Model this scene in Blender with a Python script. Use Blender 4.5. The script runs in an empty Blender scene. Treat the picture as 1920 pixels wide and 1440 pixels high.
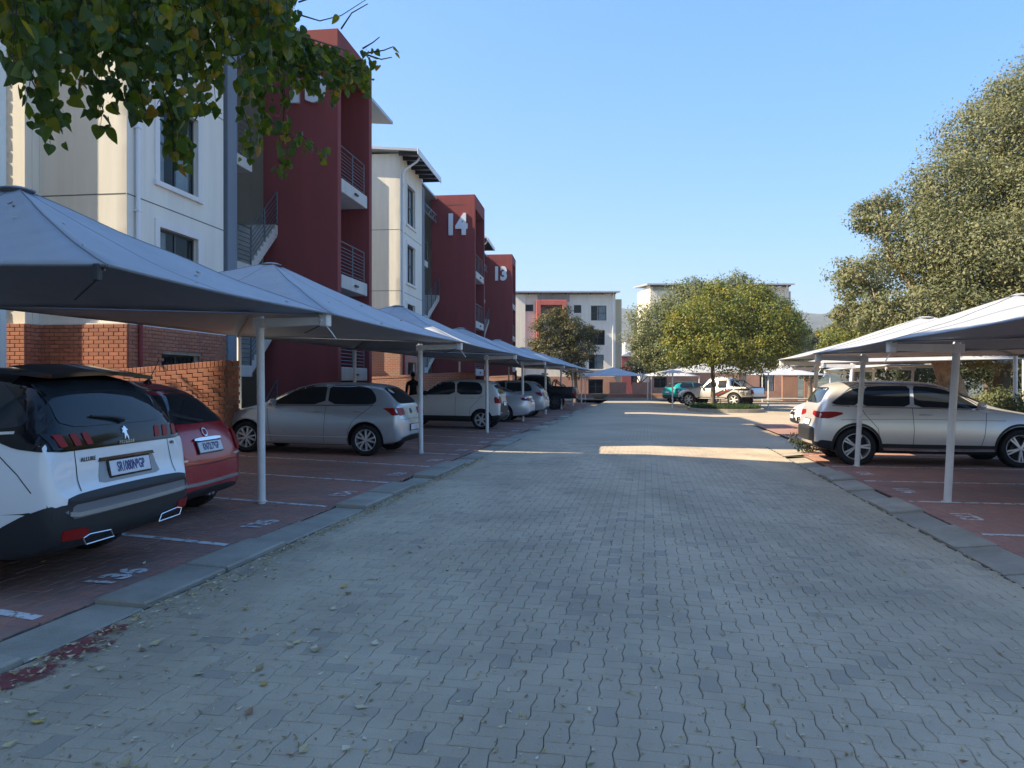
import bpy, bmesh, math, random
import numpy as np
from mathutils import Vector, Matrix
from mathutils.bvhtree import BVHTree
from mathutils.geometry import delaunay_2d_cdt

random.seed(7)
rng = np.random.default_rng(7)
SC = bpy.context.scene
COL = SC.collection
R = math.radians

# ------------------------------------------------------------------ camera, sky, sun, exposure
cam_data = bpy.data.cameras.new('camera')
cam_data.sensor_width = 36.0
cam_data.lens = 27.04
cam_data.clip_start = 0.05
cam_data.clip_end = 12000.0
cam = bpy.data.objects.new('camera', cam_data)
cam.location = (0.0, 0.0, 1.5)
cam.rotation_euler = (R(89.88), 0.0, 0.0)
COL.objects.link(cam)
SC.camera = cam

SKY_REF, SKY_FLAT, SKY_SAT = 1.8, 0.52, 1.32
SUN_ANG = R(9.0)          # direction the sunlight travels, measured from +X towards +Y
SUN_EL = R(39.0)
world = bpy.data.worlds.new('World')
SC.world = world
world.use_nodes = True
wn = world.node_tree
wbg = wn.nodes['Background']
sky = wn.nodes.new('ShaderNodeTexSky')
sky.sky_type = 'NISHITA'
sky.sun_disc = False
sky.sun_elevation = SUN_EL
sky.sun_rotation = math.atan2(-math.cos(SUN_ANG), -math.sin(SUN_ANG))
sky.altitude = 1500.0
sky.air_density = 1.0
sky.dust_density = 3.0
sky.ozone_density = 0.5
# the whole dome is evened out: brightness falls off from horizon to zenith as gently as in the photograph
def _wn(t, **kw):
    n = wn.nodes.new(t)
    for k, v in kw.items(): setattr(n, k, v)
    return n
_bw = _wn('ShaderNodeRGBToBW'); wn.links.new(sky.outputs[0], _bw.inputs[0])
_dv = _wn('ShaderNodeMath', operation='DIVIDE'); _dv.inputs[0].default_value = SKY_REF; wn.links.new(_bw.outputs[0], _dv.inputs[1])
_pw = _wn('ShaderNodeMath', operation='POWER'); wn.links.new(_dv.outputs[0], _pw.inputs[0]); _pw.inputs[1].default_value = SKY_FLAT
_hs = _wn('ShaderNodeHueSaturation'); _hs.inputs['Saturation'].default_value = SKY_SAT; wn.links.new(sky.outputs[0], _hs.inputs['Color'])
_vm = _wn('ShaderNodeVectorMath', operation='SCALE'); wn.links.new(_hs.outputs[0], _vm.inputs[0]); wn.links.new(_pw.outputs[0], _vm.inputs['Scale'])
wn.links.new(_vm.outputs[0], wbg.inputs[0])
wbg.inputs[1].default_value = 0.15

sun_data = bpy.data.lights.new('sun', 'SUN')
sun_data.energy = 5.0
sun_data.angle = R(0.53)
sun_data.color = (1.0, 0.83, 0.60)
sun = bpy.data.objects.new('sun', sun_data)
COL.objects.link(sun)
_d = Vector((math.cos(SUN_ANG) * math.cos(SUN_EL), math.sin(SUN_ANG) * math.cos(SUN_EL), -math.sin(SUN_EL)))
sun.rotation_euler = _d.to_track_quat('-Z', 'Y').to_euler()
sun.location = (-30, -5, 40)

SC.view_settings.view_transform = 'Standard'
SC.view_settings.look = 'None'
SC.view_settings.gamma = 1.0
SC.view_settings.use_curve_mapping = False
SC.view_settings.exposure = 1.34

# ------------------------------------------------------------------ road frame: u to the right of the road, s along it
RA = R(10.0)
CA, SA = math.cos(RA), math.sin(RA)
def W(u, s, z=0.0):
    return (u * CA + s * SA, -u * SA + s * CA, z)
def lerp(a, b, t):
    return a + (b - a) * t
def gz(u):
    if u < -3.68: return 0.012 + 0.016 * min(6.5, -3.68 - u)
    if u < -3.3: return 0.012 * (-3.3 - u) / 0.38
    if u < 0: return 0.0
    if u < 2.95: return -0.04 * u
    if u < 3.33: return lerp(-0.118, -0.08, (u - 2.95) / 0.38)
    return -0.08

# ------------------------------------------------------------------ objects
def link(o, parent=None):
    COL.objects.link(o)
    if parent is not None:
        o.parent = parent
    return o
def tag(o, label=None, cat=None, group=None, kind=None):
    if label: o['label'] = label
    if cat: o['category'] = cat
    if group: o['group'] = group
    if kind: o['kind'] = kind
    return o
def thing(name, label, cat, loc=(0, 0, 0), rotz=0.0, group=None):
    o = bpy.data.objects.new(name, None)
    o.empty_display_size = 0.2
    o.location = loc
    o.rotation_euler = (0, 0, rotz)
    link(o)
    return tag(o, label, cat, group)
def copy_tree(o, parent=None):
    c = o.copy()
    link(c, parent)
    for ch in list(o.children):
        copy_tree(ch, c)
    return c
def mesh_obj(name, me, parent=None, loc=None, rot=None):
    o = bpy.data.objects.new(name, me)
    if loc is not None: o.location = loc
    if rot is not None: o.rotation_euler = rot
    return link(o, parent)

class MB:
    """collects shapes and links them as one mesh object"""
    def __init__(self):
        self.v, self.f, self.m = [], [], []
    def add(self, verts, faces, m=0):
        b = len(self.v)
        self.v += [tuple(p) for p in verts]
        for f in faces:
            self.f.append(tuple(b + i for i in f)); self.m.append(m)
    def box(self, x0, x1, y0, y1, z0, z1, m=0):
        self.add([(x0,y0,z0),(x1,y0,z0),(x1,y1,z0),(x0,y1,z0),(x0,y0,z1),(x1,y0,z1),(x1,y1,z1),(x0,y1,z1)],
                 [(3,2,1,0),(4,5,6,7),(0,1,5,4),(1,2,6,5),(2,3,7,6),(3,0,4,7)], m)
    def bbox(self, x0, x1, y0, y1, z0, z1, b=0.02, m=0):
        """box with chamfered edges"""
        bm = bmesh.new()
        vs = [bm.verts.new(p) for p in [(x0,y0,z0),(x1,y0,z0),(x1,y1,z0),(x0,y1,z0),(x0,y0,z1),(x1,y0,z1),(x1,y1,z1),(x0,y1,z1)]]
        for f in [(3,2,1,0),(4,5,6,7),(0,1,5,4),(1,2,6,5),(2,3,7,6),(3,0,4,7)]:
            bm.faces.new([vs[i] for i in f])
        bmesh.ops.bevel(bm, geom=bm.edges[:], offset=b, segments=1, affect='EDGES')
        bm.verts.index_update()
        self.add([v.co[:] for v in bm.verts], [tuple(v.index for v in f.verts) for f in bm.faces], m)
        bm.free()
    def quad(self, a, b, c, d, m=0):
        self.add([a, b, c, d], [(0, 1, 2, 3)], m)
    def tube(self, pts, rad, n=8, m=0, cap=True):
        pts = [Vector(p) for p in pts]
        if not isinstance(rad, (list, tuple)): rad = [rad] * len(pts)
        base = len(self.v)
        prev = None
        for i, p in enumerate(pts):
            d = (pts[min(i + 1, len(pts) - 1)] - pts[max(i - 1, 0)])
            if d.length < 1e-9: d = Vector((0, 0, 1))
            d.normalize()
            if prev is None:
                a = d.cross(Vector((0, 0, 1)) if abs(d.z) < 0.9 else Vector((1, 0, 0))).normalized()
            else:
                a = prev - d * prev.dot(d)
                if a.length < 1e-6: a = d.orthogonal()
                a.normalize()
            prev = a
            b = d.cross(a)
            for k in range(n):
                t = 2 * math.pi * k / n
                self.v.append(tuple(p + (a * math.cos(t) + b * math.sin(t)) * rad[i]))
        for i in range(len(pts) - 1):
            for k in range(n):
                self.f.append((base + i*n + k, base + i*n + (k+1) % n, base + (i+1)*n + (k+1) % n, base + (i+1)*n + k)); self.m.append(m)
        if cap:
            self.f.append(tuple(base + k for k in reversed(range(n)))); self.m.append(m)
            e = base + (len(pts) - 1) * n
            self.f.append(tuple(e + k for k in range(n))); self.m.append(m)
    def lathe(self, prof, n=32, axis='y', m=0, c=(0, 0, 0)):
        base = len(self.v)
        for (r, h) in prof:
            for k in range(n):
                t = 2 * math.pi * k / n
                if axis == 'y': p = (c[0] + r*math.cos(t), c[1] + h, c[2] + r*math.sin(t))
                else: p = (c[0] + r*math.cos(t), c[1] + r*math.sin(t), c[2] + h)
                self.v.append(p)
        for i in range(len(prof) - 1):
            for k in range(n):
                q = (base + i*n + k, base + (i+1)*n + k, base + (i+1)*n + (k+1) % n, base + i*n + (k+1) % n)
                if axis != 'y': q = q[::-1]
                self.f.append(q); self.m.append(m)
    def prism(self, poly, d0, d1, plane='xz', m=0):
        n = len(poly)
        def P(p, d):
            return {'xz': (p[0], d, p[1]), 'yz': (d, p[0], p[1]), 'xy': (p[0], p[1], d)}[plane]
        vs = [P(p, d0) for p in poly] + [P(p, d1) for p in poly]
        fs = [tuple(range(n)), tuple(reversed(range(n, 2*n)))]
        for i in range(n):
            j = (i + 1) % n
            fs.append((j, i, n + i, n + j))
        self.add(vs, fs, m)
    def wall(self, axis, t, thick, a0, a1, z0, z1, holes=(), m=0):
        """wall in the plane axis=t (outer face), going 'thick' inwards; holes = (a0,a1,z0,z1)"""
        As = sorted({a0, a1, *[h[0] for h in holes], *[h[1] for h in holes]})
        Zs = sorted({z0, z1, *[h[2] for h in holes], *[h[3] for h in holes]})
        def P(a, z, d):
            return (t + d, a, z) if axis == 'x' else (a, t + d, z)
        def hole(i, j):
            if i < 0 or j < 0 or i >= len(As) - 1 or j >= len(Zs) - 1: return True
            ca, cz = (As[i] + As[i+1]) / 2, (Zs[j] + Zs[j+1]) / 2
            return any(h[0] < ca < h[1] and h[2] < cz < h[3] for h in holes)
        for i in range(len(As) - 1):
            for j in range(len(Zs) - 1):
                if hole(i, j): continue
                A, B, C, D = As[i], As[i+1], Zs[j], Zs[j+1]
                self.quad(P(A,C,0), P(B,C,0), P(B,D,0), P(A,D,0), m)
                self.quad(P(A,C,thick), P(A,D,thick), P(B,D,thick), P(B,C,thick), m)
                if hole(i-1, j): self.quad(P(A,C,0), P(A,D,0), P(A,D,thick), P(A,C,thick), m)
                if hole(i+1, j): self.quad(P(B,C,0), P(B,C,thick), P(B,D,thick), P(B,D,0), m)
                if hole(i, j-1): self.quad(P(A,C,0), P(A,C,thick), P(B,C,thick), P(B,C,0), m)
                if hole(i, j+1): self.quad(P(A,D,0), P(B,D,0), P(B,D,thick), P(A,D,thick), m)
    def mesh(self, name, mats, smooth=False, fix=True, angle=None):
        me = bpy.data.meshes.new(name)
        me.from_pydata(self.v, [], self.f)
        if not isinstance(mats, (list, tuple)): mats = [mats]
        for mm in mats: me.materials.append(mm)
        if len(mats) > 1:
            me.polygons.foreach_set('material_index', self.m)
        if fix:
            bm = bmesh.new(); bm.from_mesh(me)
            bmesh.ops.recalc_face_normals(bm, faces=bm.faces[:])
            bm.to_mesh(me); bm.free()
        if smooth:
            me.polygons.foreach_set('use_smooth', [True] * len(me.polygons))
            if angle is not None:
                me.set_sharp_from_angle(angle=R(angle))
        me.update()
        return me
    def build(self, name, mats, parent=None, smooth=False, angle=40, fix=True, loc=None, rot=None):
        return mesh_obj(name, self.mesh(name, mats, smooth, fix, angle if smooth else None), parent, loc, rot)

# ------------------------------------------------------------------ materials
MATS = {}
def _new(name):
    m = bpy.data.materials.new(name)
    m.use_nodes = True
    nt = m.node_tree
    return m, nt, nt.nodes['Principled BSDF']
def N(nt, t, **kw):
    n = nt.nodes.new(t)
    for k, v in kw.items():
        if k in ('operation', 'data_type', 'blend_type', 'attribute_name', 'noise_dimensions', 'feature', 'distance', 'wave_type', 'bands_direction', 'interpolation'):
            setattr(n, k, v)
    return n
def coords(nt, scale=(1, 1, 1), rot=(0, 0, 0), kind='Object'):
    tc = nt.nodes.new('ShaderNodeTexCoord')
    mp = nt.nodes.new('ShaderNodeMapping')
    mp.inputs['Scale'].default_value = scale
    mp.inputs['Rotation'].default_value = rot
    nt.links.new(tc.outputs[kind], mp.inputs[0])
    return mp.outputs[0]
def noise(nt, vec, scale, detail=4, rough=0.6):
    n = nt.nodes.new('ShaderNodeTexNoise')
    n.inputs['Scale'].default_value = scale
    n.inputs['Detail'].default_value = detail
    n.inputs['Roughness'].default_value = rough
    if vec is not None: nt.links.new(vec, n.inputs['Vector'])
    return n.outputs['Fac']
def ramp(nt, fac, stops):
    r = nt.nodes.new('ShaderNodeValToRGB')
    el = r.color_ramp.elements
    while len(el) < len(stops): el.new(0.5)
    for e, (p, c) in zip(el, stops):
        e.position = p
        e.color = (c[0], c[1], c[2], 1) if not isinstance(c, (int, float)) else (c, c, c, 1)
    nt.links.new(fac, r.inputs[0])
    return r.outputs[0]
def mixc(nt, fac, a, b, blend='MIX'):
    n = nt.nodes.new('ShaderNodeMix')
    n.data_type = 'RGBA'; n.blend_type = blend
    for sock, val in ((n.inputs[0], fac), (n.inputs[6], a), (n.inputs[7], b)):
        if hasattr(val, 'is_linked') or hasattr(val, 'links'): nt.links.new(val, sock)
        elif isinstance(val, (int, float)): sock.default_value = val
        else: sock.default_value = (val[0], val[1], val[2], 1)
    return n.outputs[2]
def math_n(nt, op, a, b=None):
    n = nt.nodes.new('ShaderNodeMath'); n.operation = op
    for sock, val in ((n.inputs[0], a), (n.inputs[1], b)):
        if val is None: continue
        if isinstance(val, (int, float)): sock.default_value = val
        else: nt.links.new(val, sock)
    return n.outputs[0]
def bump(nt, bsdf, h, strength=0.3, dist=0.01):
    b = nt.nodes.new('ShaderNodeBump')
    b.inputs['Strength'].default_value = strength
    b.inputs['Distance'].default_value = dist
    nt.links.new(h, b.inputs['Height'])
    nt.links.new(b.outputs[0], bsdf.inputs['Normal'])
def simple(name, col, rough=0.5, metal=0.0, var=0.0, vscale=6.0, coat=0.0, bumpy=0.0, bscale=60.0, spec=None):
    if name in MATS: return MATS[name]
    m, nt, b = _new(name)
    b.inputs['Base Color'].default_value = (*col, 1)
    b.inputs['Roughness'].default_value = rough
    b.inputs['Metallic'].default_value = metal
    b.inputs['Coat Weight'].default_value = coat
    b.inputs['Coat Roughness'].default_value = 0.04
    if spec is not None: b.inputs['Specular IOR Level'].default_value = spec
    if var > 0:
        vec = coords(nt)
        f = noise(nt, vec, vscale)
        c = ramp(nt, f, [(0.3, tuple(x * (1 - var) for x in col)), (0.7, tuple(min(1, x * (1 + var)) for x in col))])
        nt.links.new(c, b.inputs['Base Color'])
    if bumpy > 0:
        bump(nt, b, noise(nt, coords(nt), bscale, 3), bumpy, 0.004)
    MATS[name] = m
    return m
def plaster(name, col, stain=0.12):
    if name in MATS: return MATS[name]
    m, nt, b = _new(name)
    vec = coords(nt)
    big = noise(nt, vec, 0.5, 5)
    streak = noise(nt, coords(nt, (3.0, 3.0, 0.25)), 1.0, 5)
    c = ramp(nt, big, [(0.3, tuple(x * (1 - stain * 0.6) for x in col)), (0.7, col)])
    s = ramp(nt, streak, [(0.42, (1 - stain,) * 3), (0.62, (1.0,) * 3)])
    nt.links.new(mixc(nt, 1.0, c, s, 'MULTIPLY'), b.inputs['Base Color'])
    b.inputs['Roughness'].default_value = 0.85
    bump(nt, b, noise(nt, vec, 90, 3), 0.25, 0.003)
    MATS[name] = m
    return m
def piece_mat(name, cols, rough=0.85, lanes=False, stain=None, stain_scale=0.5, bumpy=0.35, bscale=120.0, fleck=0.0):
    """colour of pieces: differs from piece to piece (island and object random) and has grain and stains"""
    if name in MATS: return MATS[name]
    m, nt, b = _new(name)
    geo = nt.nodes.new('ShaderNodeNewGeometry')
    oi = nt.nodes.new('ShaderNodeObjectInfo')
    r = math_n(nt, 'FRACT', math_n(nt, 'ADD', geo.outputs['Random Per Island'], oi.outputs['Random']))
    n = len(cols)
    c = ramp(nt, r, [(i / (n - 1), cols[i]) for i in range(n)])
    pos = geo.outputs['Position']
    grain = noise(nt, pos, bscale * 2.2, 3)
    g = ramp(nt, grain, [(0.3, 0.78), (0.7, 1.16)])
    c = mixc(nt, 1.0, c, g, 'MULTIPLY')
    if stain is not None:
        f = noise(nt, pos, stain_scale, 6, 0.65)
        f = ramp(nt, f, [(0.42, 0.0), (0.66, 1.0)])
        c = mixc(nt, f, c, mixc(nt, 1.0, c, stain, 'MULTIPLY'))
    if lanes:                                                  # wheel lanes polished by traffic, dirt towards the edges
        mp = nt.nodes.new('ShaderNodeMapping'); mp.vector_type = 'POINT'
        mp.inputs['Rotation'].default_value = (0, 0, R(10)); mp.inputs['Scale'].default_value = (0.75, 0.045, 1)
        nt.links.new(pos, mp.inputs[0])
        c = mixc(nt, 1.0, c, ramp(nt, noise(nt, mp.outputs[0], 1.0, 3), [(0.35, 0.86), (0.62, 1.06)]), 'MULTIPLY')
        spots = ramp(nt, noise(nt, pos, 2.6, 5, 0.6), [(0.68, 0.0), (0.76, 0.8)])
        c = mixc(nt, spots, c, mixc(nt, 1.0, c, (0.62, 0.62, 0.63), 'MULTIPLY'))
    nt.links.new(c, b.inputs['Base Color'])
    b.inputs['Roughness'].default_value = rough
    bump(nt, b, noise(nt, pos, bscale, 4), bumpy, 0.004)
    MATS[name] = m
    return m
def brick_tex(name, c1, c2, mortar, bw, bh, ms, kind='Object', rot=(0, 0, 0), axes='xz', rough=0.9, var=True, msmooth=0.1, dirt=None):
    if name in MATS: return MATS[name]
    m, nt, b = _new(name)
    tc = nt.nodes.new('ShaderNodeTexCoord')
    sp = nt.nodes.new('ShaderNodeSeparateXYZ'); nt.links.new(tc.outputs[kind], sp.inputs[0])
    cb = nt.nodes.new('ShaderNodeCombineXYZ')
    if axes == 'wall':
        nt.links.new(math_n(nt, 'ADD', sp.outputs[0], sp.outputs[1]), cb.inputs[0]); nt.links.new(sp.outputs[2], cb.inputs[1])
    else:
        ia = 'xyz'.index(axes[0]); ib = 'xyz'.index(axes[1])
        nt.links.new(sp.outputs[ia], cb.inputs[0]); nt.links.new(sp.outputs[ib], cb.inputs[1])
    t = nt.nodes.new('ShaderNodeTexBrick')
    t.inputs['Color1'].default_value = (*c1, 1); t.inputs['Color2'].default_value = (*c2, 1); t.inputs['Mortar'].default_value = (*mortar, 1)
    t.inputs['Scale'].default_value = 1.0
    t.inputs['Brick Width'].default_value = bw; t.inputs['Row Height'].default_value = bh
    t.inputs['Mortar Size'].default_value = ms; t.inputs['Mortar Smooth'].default_value = msmooth
    nt.links.new(cb.outputs[0], t.inputs['Vector'])
    c = t.outputs['Color']
    v = ramp(nt, noise(nt, tc.outputs[kind], 0.7, 5), [(0.3, 0.8), (0.7, 1.15)])
    c = mixc(nt, 1.0, c, v, 'MULTIPLY')
    if dirt is not None:
        f = ramp(nt, noise(nt, tc.outputs[kind], 0.35, 6, 0.7), [(0.45, 0.0), (0.7, 1.0)])
        c = mixc(nt, f, c, mixc(nt, 1.0, c, dirt, 'MULTIPLY'))
    nt.links.new(c, b.inputs['Base Color'])
    b.inputs['Roughness'].default_value = rough
    inv = math_n(nt, 'SUBTRACT', 1.0, t.outputs['Fac'])
    bump(nt, b, inv, 0.5, 0.008)
    MATS[name] = m
    return m
def leaf_mat(name, stops, trans=0.35, rough=0.55):
    """leaf colour from the 'tint' attribute or the object's random"""
    if name in MATS: return MATS[name]
    m, nt, b = _new(name)
    at = nt.nodes.new('ShaderNodeAttribute'); at.attribute_name = 'tint'
    oi = nt.nodes.new('ShaderNodeObjectInfo')
    f = math_n(nt, 'FRACT', math_n(nt, 'ADD', at.outputs['Fac'], math_n(nt, 'MULTIPLY', oi.outputs['Random'], 0.0)))
    c = ramp(nt, f, stops)
    nt.links.new(c, b.inputs['Base Color'])
    b.inputs['Roughness'].default_value = rough
    tr = nt.nodes.new('ShaderNodeBsdfTranslucent')
    nt.links.new(mixc(nt, 1.0, c, (1.25, 1.2, 0.7), 'MULTIPLY'), tr.inputs[0])
    mx = nt.nodes.new('ShaderNodeMixShader'); mx.inputs[0].default_value = trans
    nt.links.new(b.outputs[0], mx.inputs[1]); nt.links.new(tr.outputs[0], mx.inputs[2])
    nt.links.new(mx.outputs[0], nt.nodes['Material Output'].inputs[0])
    MATS[name] = m
    return m
def glass_mat(name, tint=(0.02, 0.025, 0.03), see=0.0, rough=0.03):
    if name in MATS: return MATS[name]
    m, nt, b = _new(name)
    b.inputs['Base Color'].default_value = (*tint, 1)
    b.inputs['Roughness'].default_value = rough
    b.inputs['Specular IOR Level'].default_value = 0.6 if see > 0 else 0.32
    if see > 0:
        tr = nt.nodes.new('ShaderNodeBsdfTransparent'); tr.inputs[0].default_value = (0.85, 0.9, 0.92, 1)
        mx = nt.nodes.new('ShaderNodeMixShader'); mx.inputs[0].default_value = see
        nt.links.new(b.outputs[0], mx.inputs[1]); nt.links.new(tr.outputs[0], mx.inputs[2])
        nt.links.new(mx.outputs[0], nt.nodes['Material Output'].inputs[0])
    MATS[name] = m
    return m

def text_mesh(name, body, size, mat, extrude=0.0, offset=0.0, sx=1.0, align='CENTER'):
    cu = bpy.data.curves.new(name, 'FONT')
    cu.body = body; cu.size = size; cu.extrude = extrude; cu.offset = offset
    cu.align_x = align; cu.align_y = 'CENTER'
    cu.resolution_u = 3
    o = bpy.data.objects.new(name, cu); COL.objects.link(o)
    dg = bpy.context.evaluated_depsgraph_get()
    me = bpy.data.meshes.new_from_object(o.evaluated_get(dg), depsgraph=dg)
    bpy.data.objects.remove(o); bpy.data.curves.remove(cu)
    me.materials.clear(); me.materials.append(mat)
    if sx != 1.0:
        me.transform(Matrix.Diagonal((sx, 1, 1, 1)))
    me.name = name
    return me

M_WHITE = simple('white_paint', (0.72, 0.72, 0.70), 0.45, var=0.08, vscale=3)
M_STEELW = simple('white_steel', (0.68, 0.68, 0.66), 0.4, var=0.1, vscale=4)
M_DARK = simple('dark_metal', (0.05, 0.055, 0.06), 0.45, 0.3)
M_BLACK = simple('black_plastic', (0.018, 0.019, 0.021), 0.55, bumpy=0.1, bscale=300)
M_GLOSSB = simple('gloss_black', (0.006, 0.006, 0.007), 0.08, coat=0.25, spec=0.25)
M_TYRE = simple('tyre_rubber', (0.014, 0.014, 0.015), 0.8, bumpy=0.2, bscale=150)
M_ALLOY = simple('alloy', (0.66, 0.67, 0.69), 0.3, 0.45)
M_ALLOYD = simple('dark_alloy', (0.10, 0.10, 0.105), 0.4, 0.6)
M_CHROME = simple('chrome', (0.75, 0.76, 0.78), 0.12, 1.0)
M_REDLAMP = simple('red_lamp', (0.26, 0.008, 0.008), 0.35, spec=0.25)
M_CLEARLAMP = simple('clear_lamp', (0.55, 0.57, 0.6), 0.12, 0.3, coat=1.0)
M_GLASS = glass_mat('car_glass')
M_PLATE = simple('plate_white', (0.70, 0.72, 0.76), 0.4)
M_PLATETXT = simple('plate_blue', (0.03, 0.05, 0.18), 0.5)
# ------------------------------------------------------------------ vehicles
def paint(name, col, metal=0.0, rough=0.28):
    if name in MATS: return MATS[name]
    m, nt, b = _new(name)
    vec = coords(nt)
    f = noise(nt, vec, 2.5, 5)
    dust = ramp(nt, f, [(0.35, 0.0), (0.75, 0.05)])
    c = mixc(nt, dust, col, (0.30, 0.27, 0.23))
    nt.links.new(c, b.inputs['Base Color'])
    b.inputs['Metallic'].default_value = metal
    b.inputs['Roughness'].default_value = rough
    b.inputs['Coat Weight'].default_value = 0.55
    b.inputs['Coat Roughness'].default_value = 0.05
    MATS[name] = m
    return m

# one station: x, bottom z, shoulder z, top z, half-width mid, half-width at shoulder, half-width at top
def section(st):
    x, zb, zs, zt, wm, ws, wt = st
    e = min(0.075, max(0.012, (zt - zs) * 0.22))
    ze = zt - e
    return [(0, zb), (wm * 0.62, zb), (wm - 0.07, zb + 0.02), (wm - 0.015, zb + 0.20 * (zs - zb)), (wm, zb + 0.58 * (zs - zb)),
            (lerp(wm, ws, 0.6), zb + 0.88 * (zs - zb)), (ws, zs), (lerp(ws, wt, 0.14), lerp(zs, ze, 0.2)), (lerp(ws, wt, 0.62), lerp(zs, ze, 0.68)),
            (wt, ze), (wt * 0.62, lerp(ze, zt, 0.72)), (0, zt)]

def car_body(stations, wheels, wr, half_w, paintm, row_mat=None, arch_gap=0.055):
    """returns (mesh with arches cut, BVH of the uncut body)"""
    S = [section(s) for s in stations]
    K = len(S[0])
    verts, idx = [], {}
    for i, (st, prof) in enumerate(zip(stations, S)):
        for j, (y, z) in enumerate(prof):
            for sgn in ((1,) if y == 0 else (1, -1)):
                idx[(i, j, sgn)] = len(verts)
                if y == 0: idx[(i, j, -1)] = len(verts)
                verts.append((st[0], sgn * y, z))
    faces, mi = [], []
    def matid(i, j):
        return row_mat(i, j) if row_mat else (1 if j <= 1 else 0)
    for i in range(len(S) - 1):
        for j in range(K - 1):
            for sgn in (1, -1):
                q = [idx[(i, j, sgn)], idx[(i, j+1, sgn)], idx[(i+1, j+1, sgn)], idx[(i+1, j, sgn)]]
                faces.append(q if sgn == 1 else q[::-1]); mi.append(matid(i, j))
    for i in (0, len(S) - 1):
        for j in range(K - 1):
            q = [idx[(i, j, 1)], idx[(i, j, -1)], idx[(i, j+1, -1)], idx[(i, j+1, 1)]]
            q = list(dict.fromkeys(q))
            faces.append(q if i == 0 else q[::-1]); mi.append(matid(i, j))
    me = bpy.data.meshes.new('tmp_body')
    me.from_pydata(verts, [], faces)
    for mm in (paintm, M_BLACK, M_GLOSSB): me.materials.append(mm)
    me.polygons.foreach_set('material_index', mi)
    me.polygons.foreach_set('use_smooth', [True] * len(faces))
    bm = bmesh.new(); bm.from_mesh(me)
    bmesh.ops.recalc_face_normals(bm, faces=bm.faces[:])
    cl = bm.edges.layers.float.get('crease_edge') or bm.edges.layers.float.new('crease_edge')
    inv = {}
    for (i, j, s), v in idx.items(): inv.setdefault(v, (i, j))
    for e in bm.edges:
        a, b2 = inv[e.verts[0].index], inv[e.verts[1].index]
        if a[1] == b2[1] == 6: e[cl] = 0.45
        if a[1] == b2[1] == 2: e[cl] = 0.4
        if a[1] == b2[1] == 9: e[cl] = 0.25
    bm.to_mesh(me); bm.free()
    o = bpy.data.objects.new('tmp_body', me); COL.objects.link(o)
    sub = o.modifiers.new('s', 'SUBSURF'); sub.levels = 2; sub.render_levels = 2
    dg = bpy.context.evaluated_depsgraph_get()
    ev = o.evaluated_get(dg)
    m0 = ev.to_mesh()
    vv = [v.co.copy() for v in m0.vertices]
    pp = [tuple(p.vertices) for p in m0.polygons]
    bvh = BVHTree.FromPolygons(vv, pp)
    ev.to_mesh_clear()
    cut = MB()
    for wx in wheels:
        for sgn in (1, -1):
            r = wr + arch_gap
            cut.lathe([(0.001, -0.32), (r, -0.32), (r, 0.32), (0.001, 0.32)], 40, 'y', 0, (wx, sgn * half_w, wr - 0.005))
    cme = cut.mesh('tmp_cut', [M_BLACK])
    co = bpy.data.objects.new('tmp_cut', cme); COL.objects.link(co)
    bo = o.modifiers.new('b', 'BOOLEAN'); bo.operation = 'DIFFERENCE'; bo.object = co; bo.solver = 'EXACT'; bo.material_mode = 'TRANSFER'
    dg = bpy.context.evaluated_depsgraph_get()
    out = bpy.data.meshes.new_from_object(o.evaluated_get(dg), depsgraph=dg)
    bpy.data.objects.remove(o); bpy.data.objects.remove(co)
    out.polygons.foreach_set('use_smooth', [True] * len(out.polygons))
    out.set_sharp_from_angle(angle=R(38))
    return out, bvh

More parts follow.
